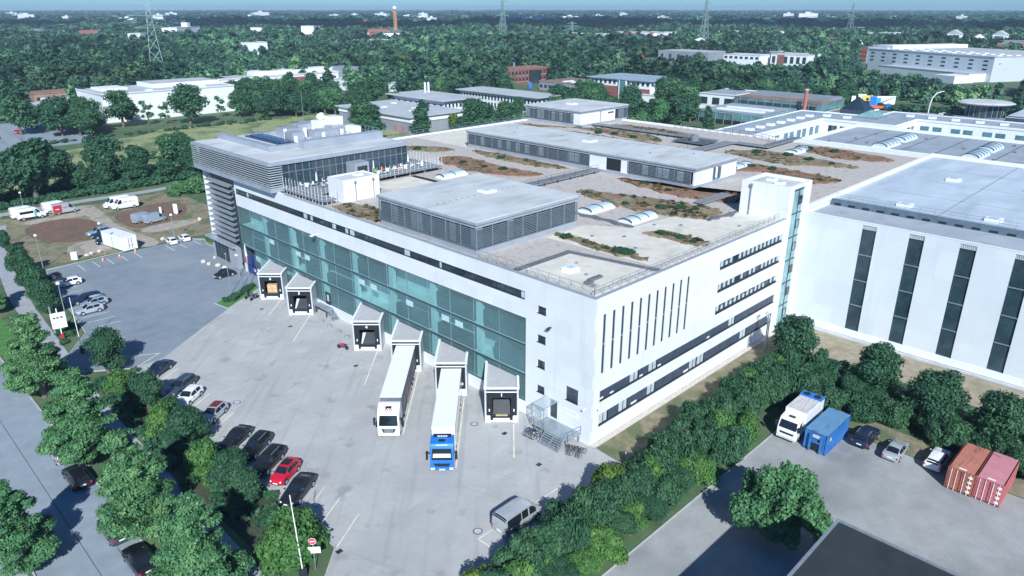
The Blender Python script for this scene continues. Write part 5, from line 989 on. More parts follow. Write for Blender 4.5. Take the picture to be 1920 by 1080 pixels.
LB = ('bicycle in the dark row left of the entrance steps','bicycle in the dark row right of the entrance steps')
for i in range(6): bike(-3.0-.02*i, 5.0+.30*i, 168+3*i if False else 155+6*(i%3), LB[0], (DARK,WHITEP,GREYM,DARK,BLUEP,DARK)[i], 'bicycles left of the entrance steps')
for i in range(6): bike(-2.6+.12*i, .9-.32*i, 205-8*(i%3), LB[1], (DARK,GALV,DARK,GREYM,DARK,GALV)[i], 'bicycles right of the entrance steps')
def motorbike(x,y,head,label,col):
    b = thing('motorbike', label, 'motorbike', (x,y,0.02), R_(head))
    for xx in (-.65,.7): link('wheel', BF[2], b, (xx,0,.32)); MB().cyl((xx,-.06,.32),(xx,.06,.32),.26,n=14).build('wheel', TYRE, b)
    MB().blob((.05,0,.72),(.38,.18,.2),n=2,jag=0).blob((.1,0,.45),(.3,.16,.2),n=1,jag=.1).build('body', col, b, smooth=True); MB().blob((-.45,0,.82),(.42,.14,.08),n=2,jag=0).build('saddle', BLACK, b, smooth=True); MB().bar((.7,0,.32),(.45,0,1.0),.05).bar((.45,-.35,1.05),(.45,.35,1.05),.04).build('handlebar', GALV, b)
motorbike(-26.6,102.8,190,'pale motorbike parked at the corner of the asphalt beside the white hatchback',GALV); motorbike(-26.4,101.4,185,'black motorbike in shade next to the pale motorbike',PT['black']); motorbike(-26.2,104.0,190,'red and white motorbike at the grass edge of the asphalt',RED)
motorbike(-5.9,69.3,200,'black scooter left of dock 6 beside the grass bed',PT['black']); motorbike(-5.6,68.0,200,'dark motorbike against the wall of dock 6',PT['navy']); motorbike(-5.7,41.0,110,'red and black scooter beside dock 4',RED)
for i in range(4):
    r = thing('bike_rack', 'empty steel hoop bike rack on the concrete between dock 5 and dock 4', 'bike rack', (-3.0-.12*i,51.4-2.6*i,0.02), R_(20), 'hoop bike racks'); mb = MB().bar((0,-.4,0),(0,-.4,.8),.03).bar((0,.4,0),(0,.4,.8),.03).bar((0,-.4,.8),(0,.4,.8),.03).bar((.35,-.4,0),(.35,-.4,.6),.03).bar((.35,-.4,.6),(.35,.3,.6),.03); mb.build('hoop', GALV, r)
# ---------------------------------------------------------------- street furniture
for i,(x,y,h,fl) in enumerate(((-7.4,72.9,7.4,0),(-4.9,74.2,7.4,0),(-2.6,75.6,7.4,1))):
    p = thing('flagpole', ('slim pale flagpole nearest the asphalt, left of three by the grass bed','slim pale flagpole in the middle of three by the grass bed','flagpole with a furled white and pink flag near the blue entrance')[i], 'flagpole', (x,y,0)); MB().cyl((0,0,0),(0,0,h),.06,.035,n=8).box(-.15,.15,-.15,.15,0,.12).build('pole', GALV, p); MB().blob((0,0,h),(.1,.1,.08),n=1,jag=0).build('finial', WHITEP, p)
    if fl: MB().cyl((0,.12,h-.2),(.05,.12,h-2.2),.10,.2,n=8).cyl((.05,.12,h-2.2),(.05,.12,h-3.6),.2,.12,n=8,m=1).build('flag', [WHITEP, M('pink flag cloth',(0.62,0.20,0.32),.8,.1,2)], p)
def boom(x,y,label,ang):
    b = thing('barrier', label, 'barrier', (x,y,0)); MB().box(-.25,.25,-.25,.25,0,1.1).build('housing', DARK, b); MB().cyl((0,0,1.0),(ang[0],ang[1],8.2),.055,.04,n=8).build('boom', WHITEP, b)
boom(-32.6,66.2,'raised white barrier boom at the asphalt car park entrance',(.15,1.0)); boom(-33.2,4.6,'raised white barrier boom in the round bush at the yard entrance',(.1,.8))
tt = thing('entrance_sign', 'white entrance sign board with dark lettering on a pale post with red base', 'sign', (-33.2,73.2,0), R_(-10)); MB().cyl((0,0,0),(0,0,5.0),.08,n=8).build('post', WHITEP, tt); MB().box(-.2,.2,-.12,.12,.02,1.0).build('base', RED, tt); MB().box(-.95,.95,-.08,.08,1.9,4.3).build('board', WHITEP, tt); MB().box(-.9,-.7,.1,.2,1.2,5.4).build('second_post', GALV, tt)
mb = MB()
for i,(a,b) in enumerate(((-.65,-.35),(-.22,.1),(.28,.62))): mb.box(a,b,-.1,-.08,3.45,3.68)
mb.build('lettering', DARK, tt); mb = MB()
for i in range(6): mb.box(-.5,.3-.1*(i%3),-.095,-.08,3.0-.14*i,3.05-.14*i)
mb.build('small_print', BLIND, tt)
ne = thing('no_entry_sign', 'round red no entry sign above a white board beside the round bush', 'sign', (-31.9,4.8,0), R_(-40)); MB().cyl((0,0,0),(0,0,3.4),.04,n=8).build('post', GALV, ne); MB().cyl((0,-.02,3.1),(0,-.05,3.1),.33,n=24).build('disc', M('sign red',(0.62,0.02,0.06),.4,.03,1), ne); MB().box(-.2,.2,-.075,-.05,3.05,3.16).build('white_bar', WHITEP, ne); MB().ring((0,-.05,3.1),(0,1,0),.32,.022,24,4).build('rim', WHITEP, ne); MB().box(-.62,.62,-.06,-.02,1.85,2.5).build('board', WHITEP, ne)
ss = thing('small_sign', 'small white sign on a thin white post at the grass in front of the corner', 'sign', (-.1,-5.4,0), R_(-60)); MB().cyl((0,0,0),(0,0,1.7),.035,n=6).build('post', WHITEP, ss); MB().box(-.35,.35,-.04,.0,1.55,1.8).build('board', WHITEP, ss)
PO = 'white marker posts in the brown field'
for i,(x,y,h,w) in enumerate(((6.9,131.8,2.6,.5),(4.7,135.4,1.6,.25),(3.2,131.2,1.5,.22))): p = thing('field_sign', ('tallest white field sign at the end of the brown soil oval','thin white marker post behind the grey vans','thin white marker post between the grey vans and the tall white sign')[i], 'sign', (x,y,0), R_(-50)); MB().box(-w,w,-.06,.06,.3 if i==0 else 0,h).build('board', WHITEP, p); MB().box(-.08,.08,-.08,.08,0,.3).build('post', WHITEP, p)
for i,(x,y) in enumerate(((-3.5,112.8),(8.5,122.4))): mb = MB().blob((0,0,.4),(.5,.45,.45),seed=i); o = mb.build('pale_stone', STONE, None, loc=(x,y,0)); tag(o, ('pale stone beside the dirt track in front of the white cars','pale stone in the dry grass near the grey louvre corner')[i], 'stone')
BO = ('boulder farthest from the vintage car in the row by the entrance','second boulder from the far end of the row by the entrance','third boulder of the row by the entrance, next to the one beside the vintage car','pale boulder right beside the flagpole and vintage car','pinkish boulder close to the dark entrance glazing')
for i,(x,y,r) in enumerate(((-3.6,92.6,.5),(-3.4,90.6,.45),(-2.6,88.4,.55),(-2.4,86.0,.58),(-0.9,93.6,.4))): o = MB().blob((0,0,r*.6),(r,r*.9,r*.75),seed=20+i,jag=.22).build('boulder', STONE, None, loc=(x,y,0)); tag(o, BO[i], 'boulder', 'boulders by the building entrance')
gb = thing('white_cabinet', 'small white cabinet on the grass edge near the white box container', 'cabinet', (-20.4,112.6,0), R_(-30)); MB().box(-.55,.55,-.35,.35,.1,1.45).build('body', WHITEP, gb); MB().box(-.6,.6,-.4,.4,0,.1).build('base', CONC, gb); MB().box(-.5,.5,-.37,-.35,.2,1.35).build('door', PLATE, gb)
for i,(x,y) in enumerate(((-18.2,112.6),(-17.2,113.2),(-15.6,113.6))): o = MB().blob((0,0,.3),(.5,.4,.35),seed=40+i).build('pale_stone', STONE, None, loc=(x,y,0)); tag(o, ('pale stone right beside the white cabinet','pale stone with a flat top on the grass between cabinet and container','pinkish stone on the grass nearest the white container')[i], 'stone')
CN = ('traffic cone below the left rear corner of the white container','traffic cone in front of the white container doors','traffic cone at the right end of the row below the white container')
for i,(x,y) in enumerate(((-16.9,107.6),(-13.8,107.8),(-10.4,109.0))): c = thing('traffic_cone', CN[i], 'traffic cone', (x,y,.01)); MB().cyl((0,0,.04),(0,0,.75),.2,.04,n=12).build('cone', M('cone orange',(0.75,0.25,0.12),.6,.1,2), c); MB().box(-.25,.25,-.25,.25,0,.04).build('base', ORANGE, c); MB().cyl((0,0,.35),(0,0,.5),.135,.1,n=12,cap=False).build('band', WHITEP, c)
def lamp(x,y,h,label,arm=None,name='street_lamp'):
    l = thing(name, label, 'lamp', (x,y,0)); MB().cyl((0,0,0),(0,0,h),.09,.05,n=8).build('pole', GALV, l)
    if arm: MB().cyl((0,0,h),(arm[0],arm[1],h+.5),.05,n=6).box(arm[0]-.5,arm[0]+.2,arm[1]-.15,arm[1]+.15,h+.45,h+.6).build('lamp_head', GALV, l)
    else: MB().cyl((0,0,h),(0,0,h+.3),.3,.22,n=12).build('lamp_head', WHITEP, l)
lamp(-26.4,110.6,6.5,'thin lamp post at the left corner of the asphalt beside the tree column'); lamp(-15.4,110.9,6.5,'thin lamp post on the grass left of the white box container'); lamp(-1.6,111.2,5.5,'thin lamp post on the dirt between the track and the white cars'); lamp(-30.9,79.6,6.5,'thin lamp post at the planting bed beside the silver hatchback')
lamp(-17.8,160.9,4.5,'lamp post with round white head beside the field path above the white minibus'); lamp(-23.6,157,1.2,'short white lamp bollard at the left end of the field path'); lamp(-2.2,80.6,4.0,'thin lamp post with white globe beside the entrance pillar')
bl_ = thing('curved_lamp', 'tall curved street lamp at the main road', 'lamp', (326,63,0)); mb = MB(); pts = [(0,0,0),(.4,0,4),(1,-.4,7),(2,-1.5,9),(3.4,-3.2,9.8)]
for a,b in zip(pts,pts[1:]): mb.cyl(a,b,.22,.2,n=8)
mb.build('pole', WHITEP, bl_); MB().blob((3.8,-3.6,9.8),(1.0,.5,.25),n=1,jag=0).build('lamp_head', WHITEP, bl_)
cl_ = thing('climbing_frame', 'tall bent steel pipe frame against the south wall', 'pipe', (36.5,-2.4,0)); mb = MB()
for dx in (0,.5): mb.cyl((dx,0,0),(dx,0,5.0),.09,n=8).cyl((dx,0,5.0),(dx+.3,.6,5.8),.09,n=8).cyl((dx+.3,.6,5.8),(dx+.9,.9,5.4),.09,n=8)
mb.build('pipe', GALV, cl_)
# low building bottom right
lb = thing('flat_dark_roof_building', 'low building with flat dark grey felt roof in the bottom right corner', 'building', (-5.2,-28.5,0)); MB().box(-39.8,-.2,-59.8,-.2,0,8.6).build('wall', CONC, lb)
MB().box(-40,0,-60,0,8.6,8.95).build('roof', overlay_noise(overlay_noise(M('dark roofing felt',(0.024,0.034,0.042),.85,.12,.4),(0.014,0.02,0.026),.5,.5,.7,.7,(.3,1,1)),(0.04,0.05,0.056),.25,.56,.7,.6),lb); MB().box(-40.1,.1,-.12,.1,8.6,9.05).box(-.12,.1,-60.1,-.12,8.6,9.05).build('roof_edge', GALV, lb)
# ---------------------------------------------------------------- buildings beyond the site
BRICKB = overlay_brick(M('far brick',(0.25,0.10,0.085),.9,.12,.3),.8,2.0,.5,.06,'XZ'); ROOFG = M('far grey roof',(0.42,0.45,0.49),.8,.08,.1); ROOFB = M('far brown roof',(0.24,0.15,0.11),.9,.25,.3)
FW = M('far white wall',(0.72,0.76,0.80),.6,.04,.1); GREYW = M('far grey wall',(0.24,0.27,0.32),.6,.1,.1); TGL = glass('far teal glass',(0.10,0.22,0.24),.15,.8,amt=.3,scale=.15)
def bld(name,label,x0,x1,y0,y1,h,wm,rm,wins=(),rz=0,over=0.0,group=None,cat='building'):
    b = thing(name,label,cat,(x0,y0,0),R_(rz),group); w, d = x1-x0, y1-y0; MB().box(0,w,0,d,0,h).build('wall', wm, b); MB().box(-over-.15,w+over+.15,-over-.15,d+over+.15,h,h+.4).build('roof', rm, b)
    if not over: MB().box(-.2,w+.2,-.2,.1,h+.4,h+.7).box(-.2,.1,.1,d+.2,h+.4,h+.7).box(w-.1,w+.2,.1,d+.2,h+.4,h+.7).build('parapet', wm, b)
    for (ax,n,z0,z1,fr) in wins:
        L = w if ax=='X' else d; st_ = L/n
        for i in range(n):
            u = st_*(i+.5); hw = st_*fr/2; mb = MB()
            if ax=='X': mb.box(u-hw,u+hw,-.06,.02,z0,z1,0).box(u-hw-.1,u+hw+.1,-.14,-.06,z0-.15,z0,1)
            else: mb.box(-.06,.02,u-hw,u+hw,z0,z1,0).box(-.14,-.06,u-hw-.1,u+hw+.1,z0-.15,z0,1)
            mb.build('window',[WGLASS,FW],b)
    return b
b = bld('white_hall','large white hall with grey roof behind a row of trees at left',45,103,300,334,11.3,FW,ROOFG); MB().box(26,57.5,14,33,11.4,13.4).box(5,16,16,30,11.4,12.6).build('roof_block', FW, b); MB().box(26.5,57,14.5,32.5,13.4,13.5).build('upper_roof', ROOFG, b)
for i,x in enumerate((8,20,44)): MB().box(x,x+2.4,4,6.4,11.7,12.2).build('roof_light', FW, b)
b = bld('low_hall','long low white hall with a dark gable block showing a white emblem',130,214,385,408,6.5,FW,ROOFG,(('X',12,3.2,4.6,.4),)); MB().box(84.3,102,2,20,0,9).build('dark_block', GREYW, b); MB().cyl((92,1.95,5.6),(92,1.85,5.6),2.0,n=20).build('emblem', FW, b); MB().cyl((92,1.85,5.6),(92,1.8,5.6),1.2,n=16).build('emblem_centre', GREYW, b); MB().box(48,62,-.3,-.05,0,5.5).box(72,80,-.3,-.05,0,5.5).build('brick_panel', BRICKB, b); MB().box(30,86,8,22,6.9,9.2).build('upper_storey', FW, b)
b = bld('low_brown_building','low brown building among trees at the far left',42,60,396,414,4.6,M('brown wall',(0.34,0.22,0.18),.8,.1,.3),ROOFB,(('X',5,1.4,3.2,.5),))
b = bld('white_flat_building','low white flat roofed building behind dark trees at far left',24,46,336,352,5.2,FW,ROOFG,(('X',6,1.6,3.4,.5),('Y',4,1.6,3.4,.5))); MB().box(10,20,5,14,5.5,7.4).build('roof_block', FW, b)
def barrel(label,x,y,w,d,h,r):
    b = thing('vaulted_hall',label,'hall',(x,y,0)); MB().box(0,w,0,d,0,h).build('wall', FW, b); K = 10; prof = [(w*i/K, h+.05+r*math.sin(math.pi*i/K)) for i in range(K+1)]; MB().xprism(prof+[(w,h-.1),(0,h-.1)],-.4,d+.4).build('roof', ROOFG, b); MB().box(w*.15,w*.85,-.1,0,.5,h*.5).build('window', WGLASS, b)
barrel('white hall with low vaulted grey roof between two trees',190,330,20,22,5.6,1.6); barrel('white hall with a vaulted roof end right of the dark round tree',200,308,24,26,5.6,2.2)
b = bld('grey_roofed_hall','low hall with large grey roof and dark base behind two conical trees',119,147,186,236,6.2,GREYW,ROOFG,over=1.0); MB().box(-.3,0,-.3,50,4.3,6.2).box(0,28,-.3,0,4.3,6.2).build('fascia', FW, b)
for i,y in enumerate((4,9)): MB().box(-.35,-.05,y,y+.8,0,2.6).build('door', M('orange red door',(0.60,0.10,0.06),.5,.1,1), b)
for (x,y) in ((9,30),(16,18),(10,12),(20,38)): MB().box(x,x+2,y,y+2,6.6,7.0).build('roof_light', FW, b)
b = bld('white_office','white office with overhanging grey roof above the grey roofed hall',149.5,168,202,240,8.6,FW,ROOFG,(('X',9,5.6,7.2,.5),('Y',9,5.6,7.0,.35)),over=1.6); MB().cyl((14,30,9),(14,30,13.5),.5,n=10).cyl((16,30,9),(16,30,13.5),.5,n=10).build('flue', FW, b)
bld('long_white_office','long white office with overhanging flat roof and rows of windows',192,207,187,240,7.6,FW,ROOFG,(('Y',24,4.4,6.4,.5),('Y',24,1.2,3.2,.5),('X',5,4.4,6.4,.5)),over=1.5)
b = bld('brick_office','brick office with glazed corner tower and brown roof edge',279,325,294,314,8.6,BRICKB,ROOFB,(('X',14,5.4,7.8,.55),('X',14,1.6,3.8,.55),('Y',6,5.4,7.8,.55))); MB().cyl((24,-1,0),(24,-1,8.2),4.2,n=20).build('glass_corner', WGLASS, b); MB().box(10,36,3,14,9,9.8).build('roof_block', ROOFB, b); MB().cyl((14,8,9.8),(14,8,13),.5,n=8).build('flue', GREYW, b)
b = bld('low_brown_roof_building','low dark building with brown planted roof and pale roof domes',274,300,234,262,4.8,GREYW,ROOFB,(('Y',8,1.2,3.2,.6),)); 
for i in range(7): MB().box(4+3*(i%4),5.8+3*(i%4),5+6*(i//4),7+6*(i//4),5.2,5.8).build('roof_light', FW, b)
for i,(x,y,m) in enumerate(((272,268,RED),(270.5,266,BLUEP))): t_ = thing('advert_banner',('red and white banner beside the brick office','blue banner beside the red and white banner')[i],'banner',(x,y,0),R_(-45)); MB().box(-.9,.9,-.05,.05,.6,4.4).build('cloth', m, t_); MB().box(-.95,-.88,-.05,.05,0,4.6).build('pole', GALV, t_)
b = bld('brick_and_white_office','office with brick base, white upper storey and blue grey roof',270,298,180,220,10.2,FW,M('blue grey roof',(0.30,0.38,0.46),.6,.08,.1),(('Y',13,7.6,9.4,.5),('X',7,7.6,9.4,.5),('Y',3,3.6,5.2,.3)),over=1.2); MB().box(-.4,-.05,20,40,0,6.6).box(-.3,-.05,0,14,0,6.2).build('brick_base', BRICKB, b); MB().box(-1.0,-.05,15,19,0,10).build('glass_stair', TGL, b); MB().box(-1.2,-.2,14.6,15,0,10.1).box(-1.2,-.2,19,19.4,0,10.1).build('white_fin', FW, b)
b = bld('glass_showroom','teal glass showroom with dark flat roof and long pale roof lights',228,258.4,96,126.5,4.6,TGL,MEMBD); MB().box(-.1,0,1,30,0,1.9).box(1,30,-.1,0,0,1.9).build('dark_base', BLACK, b); mb = MB()
for i in range(8): mb.box(-.25,0,1+4*i,1.3+4*i,0,4.6).box(1+4*i,1.3+4*i,-.25,0,0,4.6)
mb.build('frame', GALV, b); MB().box(7,10,4,25,5,5.5).box(15,18,4,25,5,5.5).build('roof_light', FW, b)
b = bld('glass_showroom','taller teal glass block with brown planted roof behind the showroom',259.2,284,86,126,7.6,TGL,ROOFB); MB().box(-.1,.0,2,38,4.9,6.6).build('window', WGLASS, b); MB().box(12,24.5,1,39,8,9.0).build('roof_block', GREYW, b); mb = MB()
for i in range(10): mb.box(-.25,0,1+4*i,1.2+4*i,4.4,7.6)
mb.build('frame', GALV, b)
bld('white_workshop','white workshop with three large gridded windows beside the glass showroom',261,286,127,146,7.6,FW,MEMBD,(('Y',3,3.2,6.4,.6),)); bld('white_shed','long white shed with a dark door left of the white workshop',266,280,147.5,190,3.6,FW,ROOFG)
ch = thing('brick_chimney','round red brick chimney in front of the glass block','chimney',(256,91.5,0)); MB().cyl((0,0,0),(0,0,13.4),.85,.7,n=14).build('shaft', M('chimney brick',(0.38,0.13,0.11),.9,.12,.5), ch); MB().cyl((0,0,13.4),(0,0,13.9),.85,.85,n=14).build('cap', STONE, ch)
b = thing('brown_roofed_pavilion','low pavilion with brown planted roof between chimney and pyramid','pavilion',(262,72,0)); MB().box(0,24,0,12,0,4.2).build('wall', BLUEGREY, b); MB().box(-.5,24.5,-.5,12.5,4.2,4.7).build('roof_edge', FW, b); MB().box(.5,23.5,.5,11.5,4.6,4.8).build('roof', ROOFB, b)
b = thing('disc_roofed_pavilion','round glazed pavilion with wide pale disc roof beside the main road','pavilion',(333,42,0)); MB().cyl((0,0,0),(0,0,5.4),7.5,n=32).build('glazing', WGLASS, b); MB().cyl((0,0,5.4),(0,0,6.0),10.6,11.4,n=40).cyl((0,0,6.0),(0,0,6.6),11.4,9.5,n=40).build('roof', MEMB, b); mb = MB()
for i in range(20): a = 2*math.pi*i/20; mb.bar((7.6*math.cos(a),7.6*math.sin(a),0),(7.6*math.cos(a),7.6*math.sin(a),5.4),.2)
mb.build('column', GALV, b)
b = bld('flat_showroom','flat pale roofed showroom with planted strips right of the disc roof',296,336,-40,26,4.6,BLUEGREY,MEMBH); MB().box(2,7,4,60,5,5.15).box(16,26,2,40,5,5.15).build('planted_strip', SEDUM, b); MB().box(30,40,30,66,5,8).build('upper_storey', MEMBH, b)
for i,(x,y,w,m,l) in enumerate(((316,94,.9,RED,'narrow red and white flag banner left of the white one by the main road'),(327,94,1.9,FW,'white flag banner left of the yellow one by the main road'),(323,90,2.4,YELL,'yellow flag banner with a dark mark by the main road'),(321,86.5,1.5,BLUEP,'blue flag banner right of the yellow one by the main road'))):
    t_ = thing('flag_banner',l,'banner',(x,y,0),R_(-50)); MB().box(-w,w,-.06,.06,.8,6.2).build('cloth', m, t_); MB().cyl((-w-.08,0,0),(-w-.08,0,6.5),.08,n=6).build('pole', GALV, t_)
    if m is YELL: MB().cyl((0,-.07,4.4),(0,-.1,4.4),.7,n=14).build('mark', BLACK, t_)
    if m is RED: MB().box(-w,w,-.08,-.06,3.4,6.2).build('pale_half', FW, t_)
ct = thing('crane_truck','blue and orange crane truck with a raised boom beside the main road','truck',(322,83.5,0),R_(-80)); MB().box(-4.5,2.5,-1.3,1.3,.9,2.0).build('platform', ORANGE, ct); MB().box(2.6,4.8,-1.25,1.25,.6,3.0).build('cab', BLUEP, ct); MB().box(-1,1.4,-1,1,2.0,3.3).build('crane_house', PT['navy'], ct); MB().cyl((0,0,3.2),(6,0,6.4),.3,.18,n=8).build('boom', GALV, ct); wheels(ct,(-3.6,-2.4,3.6),1.3)
bb = thing('billboard','large white and blue billboard behind the crane truck','billboard',(331,85,0),R_(-45)); MB().box(-5.5,5.5,-.1,.1,1.4,5.6).build('board', FW, bb); MB().box(-5.4,-1.5,-.14,-.1,1.5,4.8).build('blue_field', M('light blue poster',(0.05,0.30,0.62),.5,.1,.3), bb); MB().box(-4,-3.8,-.05,.05,0,1.4).box(3.8,4,-.05,.05,0,1.4).build('post', GALV, bb)
# blue white hall with orange bands, turned against the grid
oh = thing('blue_white_warehouse','very large pale blue warehouse with dark slits and orange banded end','warehouse',(516,83,0),R_(-28)); BW = overlay_brick(M('pale blue cladding',(0.68,0.75,0.80),.5,.04,.05),.7,11.4,40,.06,'YZ',0,0); MB().box(0,86,0,112,0,15.6).build('wall', BW, oh); MB().box(-.3,86.3,-.3,112,15.6,16.0).build('roof', ROOFG, oh); MB().box(-.6,40,112.05,120,0,17).build('grey_end', GREYW, oh)
for z in (13.4,10.2,7.0): MB().box(-.8,-.6,112.6,119.6,z,z+2.0).build('orange_band', ORANGE, oh)
for i in range(10): 
    for z in (12.6,10.0,7.4): MB().box(-.1,.02,4.2+11.2*i,7.6+11.2*i,z,z+.9).build('window_slit', BLACK, oh)
for i in range(27): MB().box(8+8*(i//9),12+8*(i//9),5+12*(i%9),9+12*(i%9),16,16.5).build('roof_light', FW, oh)
MB().box(10,84,98,114,16,18.4).build('upper_block', FW, oh); MB().box(-14,0,4,84,0,5.2).box(-30,-14,0,16,0,4.6).build('lean_to', FW, oh); MB().box(-14.2,0,3.8,84.2,5.2,5.6).build('lean_to_roof', ROOFG, oh); MB().quad((5,-.05,11),(5.8,-.05,11),(5.8,-.05,12),(5,-.05,12)).build('window_slit', BLACK, oh)
bld('white_office','white office with blue windows in front of the industrial sheds',548,566,262,296,7.6,FW,ROOFG,(('Y',7,4.6,6.6,.6),)); bld('grey_shed','long grey shed with white door panels in the industrial estate',560,590,318,372,7.4,GREYW,ROOFG,(('Y',6,1,5,.3),)); b = bld('white_and_brick_office','white office with brick corner and dark glazing in the industrial estate',560,586,226,258,8.6,FW,ROOFG,(('Y',6,2,7.4,.55),)); MB().box(-.3,-.05,20,26,0,8.6).build('brick_panel', BRICKB, b)
bld('yellow_building','yellow building with dark windows behind the grey shed',668,700,372,412,7.6,YELL,ROOFG,(('Y',9,4.6,6.6,.5),)); bld('blue_banded_shed','low shed with bright blue band left of the orange banded warehouse',640,672,206,262,6.8,M('blue band',(0.02,0.10,0.42),.5,.1,.1),ROOFG); bld('red_white_building','small white building with red band among trees',560,572,392,402,4.6,RED,FW); bld('grey_shed','pale grey shed right of the yellow building in the industrial estate',640,690,290,350,6.4,GREYW,FW); b = bld('villa','white villa with grey hipped roof among trees behind the industrial estate',760,780,300,330,8.5,FW,ROOFG,(('Y',6,5,7,.4),),over=1.5); bld('white_shed','long white shed in front of the far wood',720,760,440,520,6,FW,ROOFG)
for (x0,x1,y0,y1,h,l) in ((700,730,560,640,14,'pale shed in the wood in front of the short lattice pylon'),(850,880,560,650,13,'pale long shed in the wood behind the industrial estate'),(960,990,450,540,14,'pale shed in the far wood right of the industrial estate'),(820,845,225,300,13,'pale shed in the wood left of the gabled block'),(1060,1090,330,420,13,'pale shed in the far wood behind the villa'),(430,455,640,690,12,'pale flat roof in the wood below the white apartment blocks'),(300,330,700,740,12,'pale flat roof in the wood right of the tallest pylon')): bld('far_shed',l,x0,x1,y0,y1,h,FW,ROOFG,(('Y',6,h-4,h-2,.6),))
gb_ = thing('gabled_block','white block with two gabled glass towers behind the warehouse','building',(980,150,0),0); MB().box(0,18,-120,180,0,9).build('wall', FW, gb_); MB().box(-.3,18.3,-120,180,9,9.6).build('roof', ROOFG, gb_)
for yy in (28,76): MB().prism([(-5,yy),(8,yy),(8,yy+14),(-5,yy+14)],0,16).build('tower', FW, gb_); mb = MB(); mb.quad((-5,yy-1,16),(-5,yy+15,16),(-5,yy+7,21)).quad((8,yy+15,16),(8,yy-1,16),(8,yy+7,21)).quad((-5,yy-1,16),(-5,yy+7,21),(8,yy+7,21),(8,yy-1,16)).quad((-5,yy+7,21),(-5,yy+15,16),(8,yy+15,16),(8,yy+7,21)); mb.build('gable_roof', ROOFG, gb_); MB().box(-5.2,-5,yy+3,yy+11,3,15).build('window', TGL, gb_)
AP = (('Y',7,13.6,15.2,.45),('Y',7,10.6,12.2,.45),('Y',7,7.6,9.2,.45)); 
b = bld('apartment_block','white apartment block with a stair tower behind the tall lattice pylon',350,372,1030,1090,20,FW,ROOFG,(('X',2,16,17.5,.5),('Y',9,16,17.6,.8),('Y',9,12.6,14.2,.8),('Y',9,9.2,10.8,.8)),rz=-52); MB().box(-1,8,52,60,0,26).build('stair_tower', FW, b); bld('apartment_block','lower white block left of the apartment block with stair tower',312,330,1050,1080,13,FW,ROOFG,(('Y',4,8,10,.4),),rz=-52)
bld('apartment_block','white four storey apartment block, smaller of the pair above the wood',512,530,1100,1128,16,FW,ROOFG,AP,rz=-48); bld('apartment_block','white apartment block with a chimney, larger of the pair above the wood',566,586,1040,1074,18.5,FW,ROOFG,AP,rz=-48)
bld('grey_housing_row','long row of grey roofed housing beside the orange crane',590,640,880,980,12,FW,M('slate roof',(0.16,0.17,0.20),.8,.1,.1),(('Y',14,6,8,.4),),rz=-30,over=1); bld('white_hall','small white hall right of the orange crane among trees',722,745,960,990,10,FW,ROOFG,(),rz=-45); bld('low_hall','low grey roof hidden among trees left of the two apartment blocks',400,460,760,800,7,GREYW,ROOFG,(),rz=-40)
cr = thing('tower_crane','orange crane mast standing above the trees','crane',(707,985,0)); mb = MB()
for (dx,dy) in ((-1.6,-1.6),(1.6,-1.6),(1.6,1.6),(-1.6,1.6)): mb.bar((dx,dy,0),(dx,dy,43),.55)
for i in range(14):
    z = 3*i
    for (a,b) in (((-1.6,-1.6),(1.6,-1.6)),((1.6,-1.6),(1.6,1.6)),((1.6,1.6),(-1.6,1.6)),((-1.6,1.6),(-1.6,-1.6))): mb.bar((*a,z),(*b,z+3),.4)
mb.build('mast', M('crane orange',(0.70,0.36,0.14),.5,.08,.2), cr); MB().blob((0,0,45),(3.4,3.4,3.2),n=2,jag=0).build('head', PLATE, cr)
PYM = M('pylon steel',(0.24,0.34,0.36),.6,.1,.2,metal=.3)
def pylon(x,y,h,label,rz,w=.28):
    p = thing('lattice_pylon',label,'pylon',(x,y,0),R_(rz),'lattice pylons of the power line'); mb = MB(); wd = lambda z: 4.0*(1-z/h)**1.15*h/50+.55
    zs_ = [0,.2,.36,.5,.61,.7,.78,.85,.91,.96,1]; C4 = ((-1,-1),(1,-1),(1,1),(-1,1))
    for a,b in zip(zs_,zs_[1:]):
        z0,z1 = a*h,b*h; w0,w1 = wd(z0),wd(z1)
        for i in range(4):
            c,d = C4[i],C4[(i+1)%4]; mb.bar((c[0]*w0,c[1]*w0,z0),(c[0]*w1,c[1]*w1,z1),w).bar((c[0]*w0,c[1]*w0,z0),(d[0]*w1,d[1]*w1,z1),w*.6).bar((d[0]*w0,d[1]*w0,z0),(c[0]*w1,c[1]*w1,z1),w*.6)
    mb.build('tower', PYM, p)
    for zz,L in ((.62,9.5),(.76,12.5),(.9,7.5)):
        z = zz*h; mb = MB()
        for sg in (1,-1):
            for dy in (-.6,.6): mb.bar((0,dy,z),(sg*L,0,z+.2),w*.8).bar((0,dy,z+2.2),(sg*L,0,z+.2),w*.7)
            for k in (.35,.65): mb.bar((sg*L*k,0,z),(sg*L*k,0,z+2.2*(1-k)),w*.5)
        mb.build('cross_arm', PYM, p)
PYL = ((135,479,54,'tallest lattice pylon at left in front of the apartment blocks'),(641,667,58,'lattice pylon rising above the wood at the centre of the horizon'),(789,461,56,'lattice pylon behind the industrial estate right of centre'),(1188,439,52,'faint lattice pylon above the far wood at the right'),(789,676,27,'short lattice pylon just right of the central pylon'))
for (x,y,h,l) in PYL: pylon(x,y,h,l,-20,.30 if x<200 else .45)
def wires(name,label,pts):
    mb = MB()
    for (a,b) in zip(pts,pts[1:]):
        a,b = Vector(a),Vector(b); q = 14
        for i in range(q):
            t0,t1 = i/q,(i+1)/q; f = lambda t: a.lerp(b,t)-Vector((0,0,4*9*t*(1-t))); mb.cyl(f(t0),f(t1),.16,n=3,cap=False)
    tag(mb.build(name,PYM),label,'cable','power lines between the pylons')
